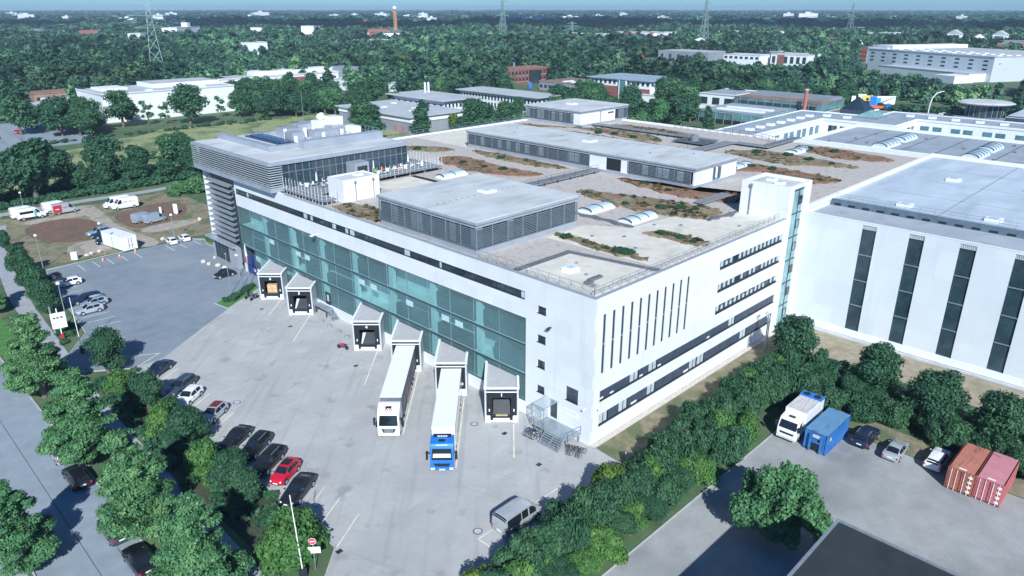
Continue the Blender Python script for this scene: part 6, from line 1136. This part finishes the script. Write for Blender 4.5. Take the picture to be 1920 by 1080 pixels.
for k,(dx,dz) in enumerate(((-11,0),(11,0))): wires('power_line','thin power cable sagging between the pylons above the wood',[(789+dx,461,43),(1188+dx,439,40),(1900+dx,330,40)]); 
wires('power_line','thin power cable sagging between the pylons above the wood',[(-160,520,41),(135,479,41),(641,667,44),(789,676,25)])
# pale blocks on the horizon
q = random.Random(21); HORB = overlay_brick(M('far block facade',(0.70,0.74,0.80),.7,.06,.05),.55,4.0,3.0,.12,'YZ'); hor = MB().box(-14,14,-40,40,0,24).box(-6,6,-10,10,24,28).build('horizon_block',HORB); hme = hor.data; bpy.data.objects.remove(hor)
HL = 'pale apartment block far away on the horizon'
for i,(ang,dist,sc_) in enumerate([(q.uniform(-35,35),q.uniform(1900,4200),q.uniform(.5,1.0)) for _ in range(46)]+[(23,2300,.8),(24.5,2500,.9),(26.4,2350,.7),(11.5,3000,1.0),(9.5,2900,1),(-.5,2300,.9),(-2.0,2250,1.0),(-3,2200,.8),(-4.2,2400,.9),(-11,2500,.9),(-19.6,2800,1.0),(-20.8,2700,1.0),(-22.6,2600,1.0),(18,3100,1.1),(29,2600,.7),(31.5,2400,.6),(6.6,2700,1.0),(-8.2,3300,.9)]):
    a = R_(44.85+ang); o = link('horizon_block',hme,None,(-55+dist*math.cos(a),-43+dist*math.sin(a),-.5),a+q.uniform(-.5,.5)); o.scale = (sc_,sc_*q.uniform(.3,.8),sc_*q.uniform(.7,1.25)); tag(o,HL,'building','pale blocks on the horizon')
# ---------------------------------------------------------------- vegetation
LEAF1 = leafmat('linden leaves', (0.05,0.16,0.075), (0.24,0.46,0.20), (0.085,0.25,0.115)); LEAF2 = leafmat('dark leaves', (0.028,0.095,0.055), (0.095,0.225,0.11), (0.05,0.14,0.08)); LEAF3 = leafmat('bright leaves', (0.05,0.155,0.05), (0.19,0.37,0.10), (0.09,0.23,0.07))
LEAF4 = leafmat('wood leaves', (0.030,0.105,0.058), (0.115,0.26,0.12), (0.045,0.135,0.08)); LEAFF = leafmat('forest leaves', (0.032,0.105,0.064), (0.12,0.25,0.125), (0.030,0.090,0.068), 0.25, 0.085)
LEAFY = leafmat('yellow green leaves', (0.09,0.17,0.035), (0.24,0.33,0.07), (0.12,0.22,0.05))
def leaf_mesh(name, lobes, n, size, seed, mat, tri=False, shell=0.45, droop=0.25, nr=0.75):
    g = np.random.default_rng(seed); lob = np.array(lobes, float); vol = lob[:,3]*lob[:,4]*lob[:,5]; pk = g.choice(len(lob), n, p=vol**.72/np.sum(vol**.72))
    d = g.normal(size=(n,3)); d /= np.linalg.norm(d,axis=1)[:,None]; r = g.random(n)**shell; L = lob[pk]; c = L[:,:3]+d*L[:,3:]*r[:,None]
    c += g.normal(size=(n,3))*size*.25; nrm = d*1.0+g.normal(size=(n,3))*nr; nrm[:,2] += .45; nrm /= np.linalg.norm(nrm,axis=1)[:,None]
    t = np.cross(nrm, g.normal(size=(n,3))); t /= np.linalg.norm(t,axis=1)[:,None]; b = np.cross(nrm,t); s_ = size*(.55+.9*g.random(n))[:,None]
    if tri: V = np.stack([c+t*s_*.75, c-t*s_*.4+b*s_*.62, c-t*s_*.4-b*s_*.62],1)
    else:
        dr = np.zeros((n,3)); dr[:,2] = -droop; V = np.stack([c+t*s_*.62+dr*s_, c+b*s_*.36+nrm*s_*.12, c-t*s_*.62+dr*s_*.3, c-b*s_*.36+nrm*s_*.12],1)
    return V
def polys_mesh(name, V, mat):
    n, k = V.shape[:2]; me = bpy.data.meshes.new(name); me.vertices.add(n*k); me.vertices.foreach_set('co', V.reshape(-1).astype(np.float32)); me.loops.add(n*k); me.loops.foreach_set('vertex_index', np.arange(n*k,dtype=np.int32))
    me.polygons.add(n); me.polygons.foreach_set('loop_start', np.arange(0,n*k,k,dtype=np.int32)); me.polygons.foreach_set('loop_total', np.full(n,k,dtype=np.int32)); me.materials.append(mat); me.update(); me.validate(); return me
def crown_lobes(kind, seed):
    """unit crown: radius 1, z from 0 (crown bottom) to 2*aspect"""
    q = random.Random(seed); L = []
    if kind == 'round': 
        for i in range(15): z = q.uniform(.25,1.75); m = math.sin(math.pi*min(1,(z+.12)/2.0))**.6; a = q.uniform(0,6.3); rr = m*q.uniform(.25,.66); s_ = q.uniform(.3,.46); L.append((rr*math.cos(a),rr*math.sin(a),z,s_*1.1,s_*1.1,s_*.8))
        L.append((0,0,1.0,.6,.6,.85))
    elif kind == 'street':
        for i in range(64): z = 2.35*q.random()**1.25+.06; m = max(.05,1-z/2.55)**.62*(1 if z>.25 else .8); a = q.uniform(0,6.3); rr = m*q.uniform(.45,.92); s_ = q.uniform(.13,.25)*(1.1-.2*z); L.append((rr*math.cos(a),rr*math.sin(a),z-.12*rr,s_*1.35,s_*1.35,s_*.62))
        L.append((0,0,.75,.55,.55,.6)); L.append((0,0,1.4,.3,.3,.7))
    elif kind == 'cone':
        for i in range(22): z = q.uniform(.05,2.5); m = (1-z/2.7)**.8; a = q.uniform(0,6.3); rr = m*q.uniform(.2,.72); s_ = q.uniform(.18,.32); L.append((rr*math.cos(a),rr*math.sin(a),z,s_*1.1,s_*1.1,s_*.9))
        L.append((0,0,.9,.55,.55,.9)); L.append((0,0,1.7,.28,.28,.6))
    elif kind == 'lumpy':
        for i in range(34): a = q.uniform(0,6.3); rr = .92*q.random()**.6; z = .35+q.random()*1.25*(1.15-rr*.85); s_ = q.uniform(.17,.27); L.append((rr*math.cos(a),rr*math.sin(a),z,s_,s_,s_*1.35))
        L.append((0,0,.8,.7,.7,.6))
    elif kind == 'bush':
        for i in range(14): a = q.uniform(0,6.3); rr = q.uniform(.1,.72); s_ = q.uniform(.28,.46); z = q.uniform(.25,1.35)*(1-rr*.45); L.append((rr*math.cos(a),rr*math.sin(a),z,s_,s_,s_*.9))
        L.append((0,0,.6,.72,.72,.62))
    else:
        for i in range(11): z = q.uniform(.3,2.6); a = q.uniform(0,6.3); rr = q.uniform(.1,.6); s_ = q.uniform(.22,.4); L.append((rr*math.cos(a),rr*math.sin(a),z,s_,s_,s_*.9))
    return L
def trunk_mesh(h0, r, hc, seed, limbs=6):
    q = random.Random(seed); mb = MB().cyl((0,0,-.05),(q.uniform(-.1,.1),q.uniform(-.1,.1),h0),r*1.25,r*.85,n=9).cyl((q.uniform(-.1,.1),0,h0),(0,0,h0+hc*.6),r*.85,r*.3,n=7)
    for i in range(limbs): a = i*2.4+q.random(); z = h0+hc*(.02+.5*i/limbs); mb.cyl((0,0,z),(math.cos(a)*hc*.28,math.sin(a)*hc*.28,z+hc*.25),r*.42,r*.1,n=5)
    return mb.mesh('trunk', TRUNK)
TREEC = {}
def tree_protos(key, kind, R, h0, n, size, mat, count, seed, nr=.6):
    out = []
    for i in range(count):
        lobes = [(x*R,y*R,h0+z*R,a*R,b*R,c*R) for (x,y,z,a,b,c) in crown_lobes(kind,seed+i)]; top = max(l[2]+l[5] for l in lobes)
        out.append((polys_mesh('crown', leaf_mesh('c',lobes,n,size,seed+i,mat,nr=nr), mat), trunk_mesh(h0+.2*R, R*.065+.05, R*1.5, seed+i), top, R))
    TREEC[key] = out
tree_protos('street','street',4.6,1.9,52000,.225,LEAF1,3,100); tree_protos('dark','round',2.5,.7,15000,.20,LEAF2,3,200); tree_protos('bush','bush',2.0,.05,11000,.19,LEAF4,4,300); tree_protos('bbush','bush',2.0,.05,11000,.19,LEAF3,3,330); tree_protos('maple','lumpy',4.0,.3,32000,.24,LEAF1,1,350)
tree_protos('mid','round',6.0,2.0,4200,.72,LEAF4,5,400,.5); tree_protos('cone','cone',4.5,1.2,3800,.6,LEAF2,3,430,.5); tree_protos('thin','thin',3.2,2.4,700,.7,LEAF1,2,450); tree_protos('bright','round',3.0,.8,1200,.7,LEAFY,2,470); tree_protos('midl','round',6.0,2.0,4200,.72,LEAF1,3,490,.5)
tn = [0]
def tree(key, x, y, h, R, label, group=None, name='tree', cat='tree', crown_name='crown', mat=None, rnd=None):
    q = random.Random(int(x*31+y*17)); cr_, tk, top, R0 = TREEC[key][q.randrange(len(TREEC[key]))]
    t = thing(name, label, cat, (x,y,0), q.uniform(0,6.28), group, (R/R0,R/R0,h/top)); o = link(crown_name, cr_, t); link('trunk' if cat=='tree' else 'stem', tk, t)
    if mat: o.material_slots[0].link='OBJECT'; o.material_slots[0].material = mat
    return t
SL = ('street tree at the lower left corner standing on the far pavement','street tree farthest up the street, beside the footpath','second street tree from the far end, above the silver street car','third street tree from the far end, above the dark green estate car','street tree nearest the camera at the bottom edge, with a pale sunlit crown','small street tree at the left edge by the bright lawn')
for i,a in enumerate(((-49.9,23.4,8.6,3.5),(-40.0,55.8,11.4,4.1),(-40.8,35.9,11.4,4.2),(-40.8,20.6,11.2,4.2),(-40.5,8.0,10.8,4.2),(-38.6,92,7.2,2.8))): tree('street',*a,SL[i],'trees along the street')
HD = (('dark',-32.0,57.4,6.6,2.8,'dark round tree standing at the asphalt entrance beside the barrier'),('bbush',-32.6,49.9,3.4,2.0,'bright green bush next to the dark tree at the top of the yard hedge'),('dark',-31.7,43.6,5.2,2.5,'dark shrub tree in front of the slate blue car'),('dark',-30.9,38.6,3.4,1.5,'small dark bush in front of the silver car with red roof'),('bbush',-32.8,36.6,3.9,2.2,'bright green bush beside the path in the middle of the yard hedge'),('dark',-31.6,31.6,5.2,2.5,'dark shrub tree throwing shade on the empty bay of the yard'),('bbush',-32.9,25.4,4.2,2.3,'bright leafy bush in front of the black estate cars'),('dark',-31.9,20.6,5.0,2.5,'dark shrub tree in front of the red car'),('dark',-32.3,17.2,4.6,2.2,'dark shrub tree at the front of the last black saloon'),('bbush',-32.4,7.2,5.2,3.2,'large round yellow green bush around the barrier at the yard entrance'),('bbush',-32.9,22.6,3.2,1.7,'low bright bush beside the footpath among the hedge'))
for a in HD: tree(*a,'shrubs of the hedge along the yard','shrub','shrub')
CL = ('leafy shrub tree at the far end of the left column beside the lane','dark shrub tree second from the far end of the left column','dark shrub tree in the left column behind the motorbikes','dark shrub tree in the left column beside the white hatchback','dark shrub tree nearest the entrance sign in the left column')
for i,a in enumerate(((-28.6,128,4.6,1.7),(-30.4,108.4,6.5,2.5),(-31.2,98.5,6.4,2.6),(-31.6,91.2,6.9,2.6),(-31.9,84.6,6.2,2.4))): tree('dark',*a,CL[i],'shrub trees in a column left of the asphalt','shrub','shrub')
for (x,y,r,h) in ((-32.2,79.5,1.0,1.1),(-31.4,76.5,1.1,1.2),(-31.9,74.2,1.0,.9),(-33.6,71.4,.8,.9),(-32.9,75.5,.9,.8)): tree('bush',x,y,h,r,'low green shrub in the planting bed around the entrance sign','low shrubs around the entrance sign','shrub','shrub')
for (x,y,r,h) in ((-9.4,70.4,.8,.9),(-8.2,70.2,.9,1.1),(-7,71.2,.7,.8),(-5.4,72,.9,.9),(-4.2,73,.8,.9),(-3.2,73.8,.7,.8)): tree('bush',x,y,h,r,'low green shrub in the grass bed at the foot of the flagpoles','low shrubs at the flagpoles','shrub','shrub')
for (x,y,r,h,k) in ((3.5,105.4,1.3,1.2,'bbush'),(5.6,104.0,1.2,1.1,'bbush'),(7.6,102.6,1.0,.9,'bbush')): tree(k,x,y,h,r,'low bright shrub in the planted kerb bed beside the louvre corner','low bright shrubs by the louvre corner','shrub','shrub')
for i,(x,y,r,h) in enumerate(((20,150,4.2,4.4),(25,147,3.6,3.8),(16,153,3.0,3.2),(23,152,3.4,4.0),(13.6,150.5,2.0,2.0),(28,143,3.0,3.0))): tree('bush',x,y,h,r,'broad green bush behind the brown soil oval beside the louvre corner','bushes beyond the brown soil oval','shrub','shrub',mat=LEAF1)
q = random.Random(77)
for row,(y0,xa,xb,st_) in enumerate(((-11.6,-25,24,2.5),(-9.4,-24,27,2.4),(-7.2,-21,31,2.4))):
    x = xa
    while x < xb:
        yy = y0+q.uniform(-.7,.7)-(1.2 if row==2 and x<3 else 0); h = q.uniform(2.8,4.4)+(.8 if row==1 else 0)-(1.2 if row==0 and x<6 else 0); k = 'bbush' if q.random() < (.25 if row==0 else .14) else ('dark' if q.random()<.2 else 'bush')
        if not (row==0 and x>16): tree(k,x,yy,h,q.uniform(1.7,2.4),'dense green shrub of the wide hedge between the south wall and the block paved yard','shrubs of the wide hedge','shrub','shrub')
        x += st_*q.uniform(.85,1.15)
tree('bbush',-6.2,-7.4,4.6,2.3,'yellow green shrub at the front of the wide hedge beside the bay marking','shrubs of the wide hedge','shrub','shrub',mat=LEAFY); tree('bbush',-24.0,-8.4,3.4,2.0,'yellow green shrub at the lower end of the wide hedge behind the minibus','shrubs of the wide hedge','shrub','shrub',mat=LEAFY)
for (x,y) in ((25.6,-11.4),(27.8,-12.6),(25.4,-13.6),(29.6,-10.4),(30.2,-13.6),(27.2,-15.6),(28.8,-8.6),(31.4,-7.6),(33.2,-11.2),(33.8,-14.2),(26.4,-9.2)): tree('dark' if q.random()<.4 else 'bush',x,y,q.uniform(3.2,4.8),q.uniform(1.9,2.5),'dark green shrub of the hedge behind the parked trucks and containers','shrubs behind the containers','shrub','shrub')
for y in range(-17,-62,-3):
    for x in (28.2,31.0): tree('dark' if q.random()<.5 else 'bush',x+q.uniform(-.8,.8)+(1.2 if y>-20 else 0),y+q.uniform(-.9,.9),q.uniform(2.8,4.6),q.uniform(1.8,2.5),'dark green shrub of the hedge behind the parked trucks and containers','shrubs behind the containers','shrub','shrub')
RT = ('leafy tree in front of the stair tower at the end of the wide hedge','leafy tree in front of the hall between its first and second window strips','leafy tree in front of the hall below its third window strip','leafy tree behind the red containers at the right edge')
for i,a in enumerate(((33.6,-8.0,8.4,3.6),(32.6,-18.8,8.2,3.7),(31.0,-26.0,7.9,3.6),(30.6,-32.4,7.4,3.6))): tree('dark',*a,RT[i],'trees along the hall')
tree('maple',.6,-21.9,7.9,4.1,'dense round tree alone on the paving beside the dark flat roof')
for (x,y,r) in ((15.0,17,.9),(15.2,14,.6),(15.0,8.5,1.0),(15.3,7.2,1.0),(15.1,10.5,.6),(25.4,9.2,.8),(25.6,6.2,.7),(25.2,4,.6),(34.6,22,.8),(36.5,16.5,.9),(38.4,14.6,1.0),(39.6,12.6,.8),(46.8,62,.9),(38.6,58,.8),(38.2,64,.9),(39.5,54,.9),(41,82,1.0),(88.4,28,1.0),(90.2,22,1.1),(89,17,1.0),(88,12,.8),(100.5,22,1.0),(100.8,17,1.0),(75,22,.9),(75.2,18,1.0),(86,68,1.0),(87,64,1.0),(86.4,58,.9)): tree('bush',x,y,r*.75,r,'small green bush in the dry planting on the roof','bushes on the green roof','shrub','shrub',mat=LEAF2); COL.objects[-1]; bpy.context.view_layer.objects
for o in [o for o in COL.objects if o.type=='EMPTY' and o.get('group')=='bushes on the green roof']: o.location.z = 17.4
# trees beyond the site
TL = [('mid',-13,169,16,8,'broad dark tree at the left edge beyond the field path'),('mid',8,182,13,6,'dark tree with pale forked trunk beyond the field path'),('mid',15.7,178.4,10,4.3,'smaller dark tree with a white stem right of the forked one'),('mid',25,176,12,6,'dark broad tree behind the louvred top storey beyond the field path'),('mid',38,178,9,4.6,'round tree hidden partly by the louvred top storey'),
 ('mid',-36.0,170.0,8.0,4.6,'low dark tree behind the field lane at the far left edge of the frame'), ('mid',-22.0,171.0,9.0,4.8,'dark tree between the lane and the broad tree at the left edge'), ('cone',4.5,172.0,8.0,3.2,'dark conical tree on the scrub line below the forked tree'), ('mid',12.0,171.5,7.5,4.0,'dark round tree on the scrub line under the forked tree'), ('mid',27.5,171.0,8.0,4.2,'dark tree on the scrub line left of the broad bushes'), ('mid',36.0,171.5,7.0,4.0,'dark tree on the scrub line right of the broad bushes'), ('mid',44.0,173.0,8.5,4.4,'dark tree on the scrub line hidden partly by the top storey corner'), ('mid',-4.0,196.0,10.0,5.0,'dark tree in the meadow behind the broad edge tree'), ('mid',36.0,198.0,9.0,4.6,'round tree in the meadow below the white hall'),
 ('mid',-30,173,12,6,'dark tree at the far left edge behind the field lane'),('mid',-2,186,10,5.2,'round dark tree between the broad edge tree and the forked tree'),('mid',31,186,9.5,5,'dark round tree right behind the stemmed tree'),('mid',52,180,8,4.6,'low round tree hidden behind the top storey near the meadow'),('mid',20,170.5,6,3.6,'low dark tree on the scrub line above the field path'),('mid',0,172,6.5,4,'low dark tree on the scrub line at left'),
 ('mid',11.5,291,16,7.4,'large tree at the left edge left of the white hall'),('mid',22,277,15,6.8,'dark tree in front of the low white flat building'),('mid',29,266,11.5,5.2,'dark tree just left of the white hall corner'),('mid',46.2,283,15.5,7,'round tree in front of the left end of the white hall'),('thin',56.5,284,10,3.3,'slim young tree left of the broad tree at the white hall'),('thin',62,280,9.4,3.1,'slim young tree close to the broad tree at the white hall'),('mid',69,272,17,8.2,'broad spreading tree in front of the middle of the white hall'),('thin',88,284,9.5,3,'slim young tree at the right part of the white hall'),('mid',93.5,277,12,5.2,'round tree at the right end of the white hall'),
 ('cone',102.7,186.5,12.8,5.3,'conical tree left of the grey roofed hall with red doors'),('cone',113.2,171.5,15,6.3,'large conical tree in front of the grey roofed hall'),('bright',138.7,183.6,6.4,2.9,'small bright yellow green tree beside the grey roofed hall'),('mid',135.5,168,14,6.7,'broad tree right of the small bright tree'),('mid',153.2,169,11.4,5.8,'round tree in front of the long white office'),('mid',184,191,8.6,3.8,'small tree at the corner of the long white office'),('mid',158,266,15.6,7.1,'round tree between the two vaulted halls'),
 ('cone',206.6,135,10.6,4.1,'first conical tree from the left beside the far car park'),('cone',207.9,122.9,11.5,4.6,'second conical tree from the left beside the far car park'),('cone',205,107.5,10.4,4.1,'conical tree in front of the glass showroom'),('mid',209,146,13,6,'tree right behind the small square pavilion'),('mid',246,156,16,7.4,'broad tree in front of the brick and white office'),('mid',240,170,12,5.6,'tree left of the broad one before the brick and white office')]
for a in TL: tree(*a)
for (x,y) in ((108,322),(112,338),(119,330),(121,350),(128,344),(132,362),(142,368),(156,372),(172,374),(188,376),(106,352),(114,362)): tree('mid',x,y,q.uniform(8,11),q.uniform(4,5.2),'leafy tree of the row between the white hall and the long low hall','trees between the white hall and the low hall')
CLEAR = [((20,222),(64,206),(124,331),(58,356)),((114,345),(174,313),(213,373),(143,411)),((30,366),(50,362),(67,426),(44,432)),((23,317),(40,312),(57,372),(36,377)),((134,258),(159,241),(207,304),(176,325)),((75,149),(97,132),(175,221),(141,247)),((111,183),(154,144),(243,223),(182,279)),((218,234),(237,214),(329,300),(303,327)),((225,205),(242,190),(317,251),(299,273)),((200,158),(218,134),(319,198),(294,232)),((161,88),(182,45),(305,91),(274,156)),((385,128),(408,42),(653,84),(619,209)),((365,270),(427,168),(641,260),(554,411)),((847,265),(882,132),(1065,166),(1023,325)),((228,825),(263,815),(369,1111),(326,1126)),((395,893),(425,880),(559,1159),(526,1175)),((435,835),(465,817),(625,1100),(586,1122)),((618,886),(630,878),(718,996),(705,1005)),((455,760),(532,705),(723,961),(621,1031)),((195,511),(216,501),(243,557),(220,568)),((388,250),(393,244),(441,275),(436,282)),((4,163),(50,144),(113,255),(40,285)),((191,355),(207,344),(259,420),(240,433)),
 ((-70,-120),(112,-120),(112,164),(-70,164)),((112,-120),(315,-120),(315,110),(112,110)),((205,-120),(380,-120),(360,95),(205,110)),((-60,164),(6,164),(24,172),(90,172),(130,250),(100,262),(20,262),(-40,215)),((-45,235),(20,235),(20,330),(-45,340)),((500,60),(680,30),(680,215),(500,215)),((104,104),(235,104),(235,118),(104,124))]
def inpoly(x, y, P):
    ins = np.zeros(len(x), bool)
    for (xa,ya),(xb,yb) in zip(P, P[1:]+P[:1]): ins ^= ((ya>y)!=(yb>y)) & (x < (xb-xa)*(y-ya)/((yb-ya) if yb!=ya else 1e-9)+xa)
    return ins
g = np.random.default_rng(4); cx, cy = -55.6, -43.0
def scatter(r0, r1, step, half=39):
    n = int(r1/step)+2; I, J = np.meshgrid(np.arange(-n,n), np.arange(-n,n)); X = (I+g.random(I.shape))*step+cx; Y = (J+g.random(J.shape))*step+cy; X, Y = X.ravel(), Y.ravel(); d = np.hypot(X-cx,Y-cy); a = np.degrees(np.arctan2(Y-cy,X-cx))-44.85; k = (d>r0)&(d<r1)&(np.abs((a+180)%360-180)<half); X, Y, d = X[k], Y[k], d[k]
    for P in CLEAR:
        m = ~inpoly(X,Y,[tuple(map(float,p)) for p in P]); X, Y, d = X[m], Y[m], d[m]
    gap = np.sin(X*.021+1.3)*np.sin(Y*.017+.4)+.5*np.sin(X*.05-Y*.043)+.5*np.sin(X*.0071+Y*.0093+2); m = (gap > -.95)|(d<420); return X[m], Y[m], d[m]
X, Y, D = scatter(190, 760, 8.6); o_ = np.argsort(D); X, Y, D = X[o_], Y[o_], D[o_]; NI = 190
for i in range(NI):
    x, y, d = float(X[i]), float(Y[i]), float(D[i]); h = q.uniform(8.5,13.5); k = q.choice(('mid','mid','mid','cone','midl','mid','midl'))
    if abs(x) < 140 and y < 330 and x > 90: lab, grp = 'leafy tree of the wood between the white hall and the conical trees', 'trees of the near wood'
    elif x > 205: lab, grp = 'leafy tree of the dense belt behind the glass showroom and the main road', 'trees of the belt along the main road'
    else: lab, grp = 'leafy tree of the wood around the low buildings beyond the site', 'trees around the low buildings'
    tree(k,x,y,h,h*q.uniform(.42,.52),lab,grp)
def forest_part(X, Y, hmin, hmax, protos, aspect=.5):
    out = []
    pid = g.integers(0,len(protos),len(X)); H = g.uniform(hmin,hmax,len(X))*(1+.28*np.sin(X*.013+.7)*np.sin(Y*.011+1.9)+.16*np.sin(X*.041+Y*.037)); A = g.uniform(0,6.28,len(X))
    for p in range(len(protos)):
        m = pid==p; V = protos[p]; R = H[m]*aspect*g.uniform(.85,1.2,m.sum()); c, s_ = np.cos(A[m]), np.sin(A[m])
        W = np.empty((m.sum(),)+V.shape); W[...,0] = (V[None,...,0]*c[:,None,None]-V[None,...,1]*s_[:,None,None])*R[:,None,None]+X[m][:,None,None]; W[...,1] = (V[None,...,0]*s_[:,None,None]+V[None,...,1]*c[:,None,None])*R[:,None,None]+Y[m][:,None,None]; W[...,2] = V[None,...,2]*H[m][:,None,None]/2.1; out.append(W.reshape(-1,3,3))
    return np.concatenate(out)
def unit(n, size, sd, kind='round', dz=.1): return leaf_mesh('u',[(a,b,c+dz,d,e,f_) for a,b,c,d,e,f_ in crown_lobes(kind,sd)],n,size,sd,None,True,.3,nr=.38)
P1 = [unit(420,.26,600+i,'round' if i else 'cone',0) for i in range(5)]; P2 = [unit(130,.46,620+i) for i in range(5)]; P3 = [unit(30,1.0,640+i) for i in range(4)]
parts = [forest_part(X[NI:],Y[NI:],8,14,P1)]
X2, Y2, D2 = scatter(760,1700,9.6); parts.append(forest_part(X2,Y2,9,16,P2,.5)); X3, Y3, D3 = scatter(1700,8300,27); parts.append(forest_part(X3,Y3,9,17,P3,1.0))
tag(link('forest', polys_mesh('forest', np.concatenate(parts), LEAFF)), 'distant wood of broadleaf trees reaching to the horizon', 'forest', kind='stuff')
hg = []
for (a,b,n,h) in (((-32.6,8),(-32.6,55),90,1.5),((-31,10),(-31,54),50,1.1),((-40,180),(60,196),150,1.8),((-30,200),(40,214),90,1.6),((31,-15),(35,-58),160,1.8),((36,-6),(37,-58),110,1.3),((-60,167),(0,169),160,2.6),((0,168),(70,176),240,3.0),((-40,176),(40,184),120,3.2),((20,262),(100,262),70,2.4),((-40,222),(20,264),40,2.6),((109,115),(112,97),40,2.5),((320,92),(365,-50),120,5.0)):
    t = g.random(n); sg_ = 5.0 if a[1] in (180,200) else 1.2; xx = a[0]+(b[0]-a[0])*t+g.normal(size=n)*sg_; yy = a[1]+(b[1]-a[1])*t+g.normal(size=n)*sg_; hg.append(forest_part(xx,yy,h*.6,h*1.2,[unit(160,.34,700+i,'bush',0) for i in range(3)],.7))
tag(link('undergrowth', polys_mesh('undergrowth', np.concatenate(hg), LEAF4)), 'low scrub beside the field path and the meadow', 'scrub', kind='stuff')
beds = [o for o in bpy.data.objects if o.name.split('.')[0] == 'planted_bed']; tx, ty = [], []
for o in beds:
    P = [tuple(v.co[:2]) for v in o.data.vertices][:len(o.data.vertices)//2]; P = np.array(P); lo_, hi_ = P.min(0), P.max(0); area = np.prod(hi_-lo_); n_ = int(area*1.5); a_ = lo_+(hi_-lo_)*g.random((n_,2)); k_ = inpoly(a_[:,0],a_[:,1],[tuple(map(float,v)) for v in P]); a_ = a_[k_]; tx.append(a_[:,0]); ty.append(a_[:,1])
tx, ty = np.concatenate(tx), np.concatenate(ty); kk = (np.sin(tx*.9+1)*np.sin(ty*.7)+.6*np.sin(tx*.31-ty*.27) > .05); tx, ty = tx[kk], ty[kk]; V = forest_part(tx,ty,.12,.55,[unit(26,.5,800+i,'bush',0) for i in range(3)],.9); V[...,2] += 17.42
tag(link('roof_grass_tufts', polys_mesh('roof_grass_tufts', V, leafmat('dry tufts',(0.10,0.10,0.05),(0.30,0.24,0.12),(0.08,0.12,0.05),.2,.5))), 'dry grass tufts in the planted beds on the roof', 'grass', kind='stuff')
hm = MB().box(-5,5,-7,7,0,5,0); hm.quad((-5.4,-7.3,4.9),(-5.4,7.3,4.9),(0,7.3,8.6),(0,-7.3,8.6),m=1).quad((5.4,7.3,4.9),(5.4,-7.3,4.9),(0,-7.3,8.6),(0,7.3,8.6),m=1).quad((-5,-7,5),(5,-7,5),(0,-7,8.4),m=0).quad((5,7,5),(-5,7,5),(0,7,8.4),m=0)
HM = [hm.mesh('house', [FW, m_]) for m_ in (M('red tile roof',(0.26,0.10,0.08),.9,.15,.4), M('slate house roof',(0.15,0.16,0.19),.9,.1,.4))]; hq = random.Random(31)
for i in range(70):
    a = R_(44.85+hq.uniform(-36,36)); d_ = hq.uniform(700,2300); x, y = -55+d_*math.cos(a), -43+d_*math.sin(a); o = link('house', HM[i%3==0], None, (x,y,4.0), hq.uniform(0,3.1)); o.scale = (hq.uniform(.9,2.2),hq.uniform(.8,2.6),hq.uniform(.9,1.5)); tag(o, 'pale gabled house half buried in the far wood', 'house', 'houses in the far wood')
# ---------------------------------------------------------------- haze
HZ = bpy.data.materials.new('haze air'); HZ.use_nodes = True; nt = HZ.node_tree; nt.nodes.remove(nt.nodes['Principled BSDF']); pv = nt.nodes.new('ShaderNodeVolumePrincipled'); pv.inputs['Color'].default_value = (0.55,0.78,1.0,1); pv.inputs['Density'].default_value = 0.00014; nt.links.new(pv.outputs[0], nt.nodes['Material Output'].inputs['Volume'])
tag(MB().box(-9500,9500,-9500,9500,-1.0,64).build('haze', HZ), None, None, kind='stuff')
# ---------------------------------------------------------------- passing clouds, high above the haze and outside the frame; they shade the far wood
CLM = M('cloud', (0.85,0.87,0.90), 1.0, 0.03, 0.01, spec=0.0); mb = MB(); qc = random.Random(9)
def cloud_over(tx, ty, rx, ry, ang, k, hz=620):
    ox, oy = hz/math.tan(R_(SUN_EL))*math.cos(R_(SUN_AZ)), hz/math.tan(R_(SUN_EL))*math.sin(R_(SUN_AZ))
    for i in range(k):
        a, b = qc.uniform(-1,1)*rx, qc.uniform(-1,1)*ry; x = tx-ox+a*math.cos(ang)-b*math.sin(ang); y = ty-oy+a*math.sin(ang)+b*math.cos(ang); r = qc.uniform(.5,1)*ry*.75
        mb.blob((x,y,hz+qc.uniform(-20,30)),(r*1.3,r*1.3,r*.35),seed=i,jag=.2,n=3)
for (ang,dist,rx,ry,k) in ((-27,1750,620,230,20),(-10,1900,520,220,16),(5,1700,520,200,16),(28,2100,420,160,12)):
    a = R_(44.85+ang); cloud_over(-55+dist*math.cos(a), -43+dist*math.sin(a), rx, ry, a+math.pi/2, k)
tag(mb.build('cloud', CLM, smooth=True), None, None, kind='stuff')
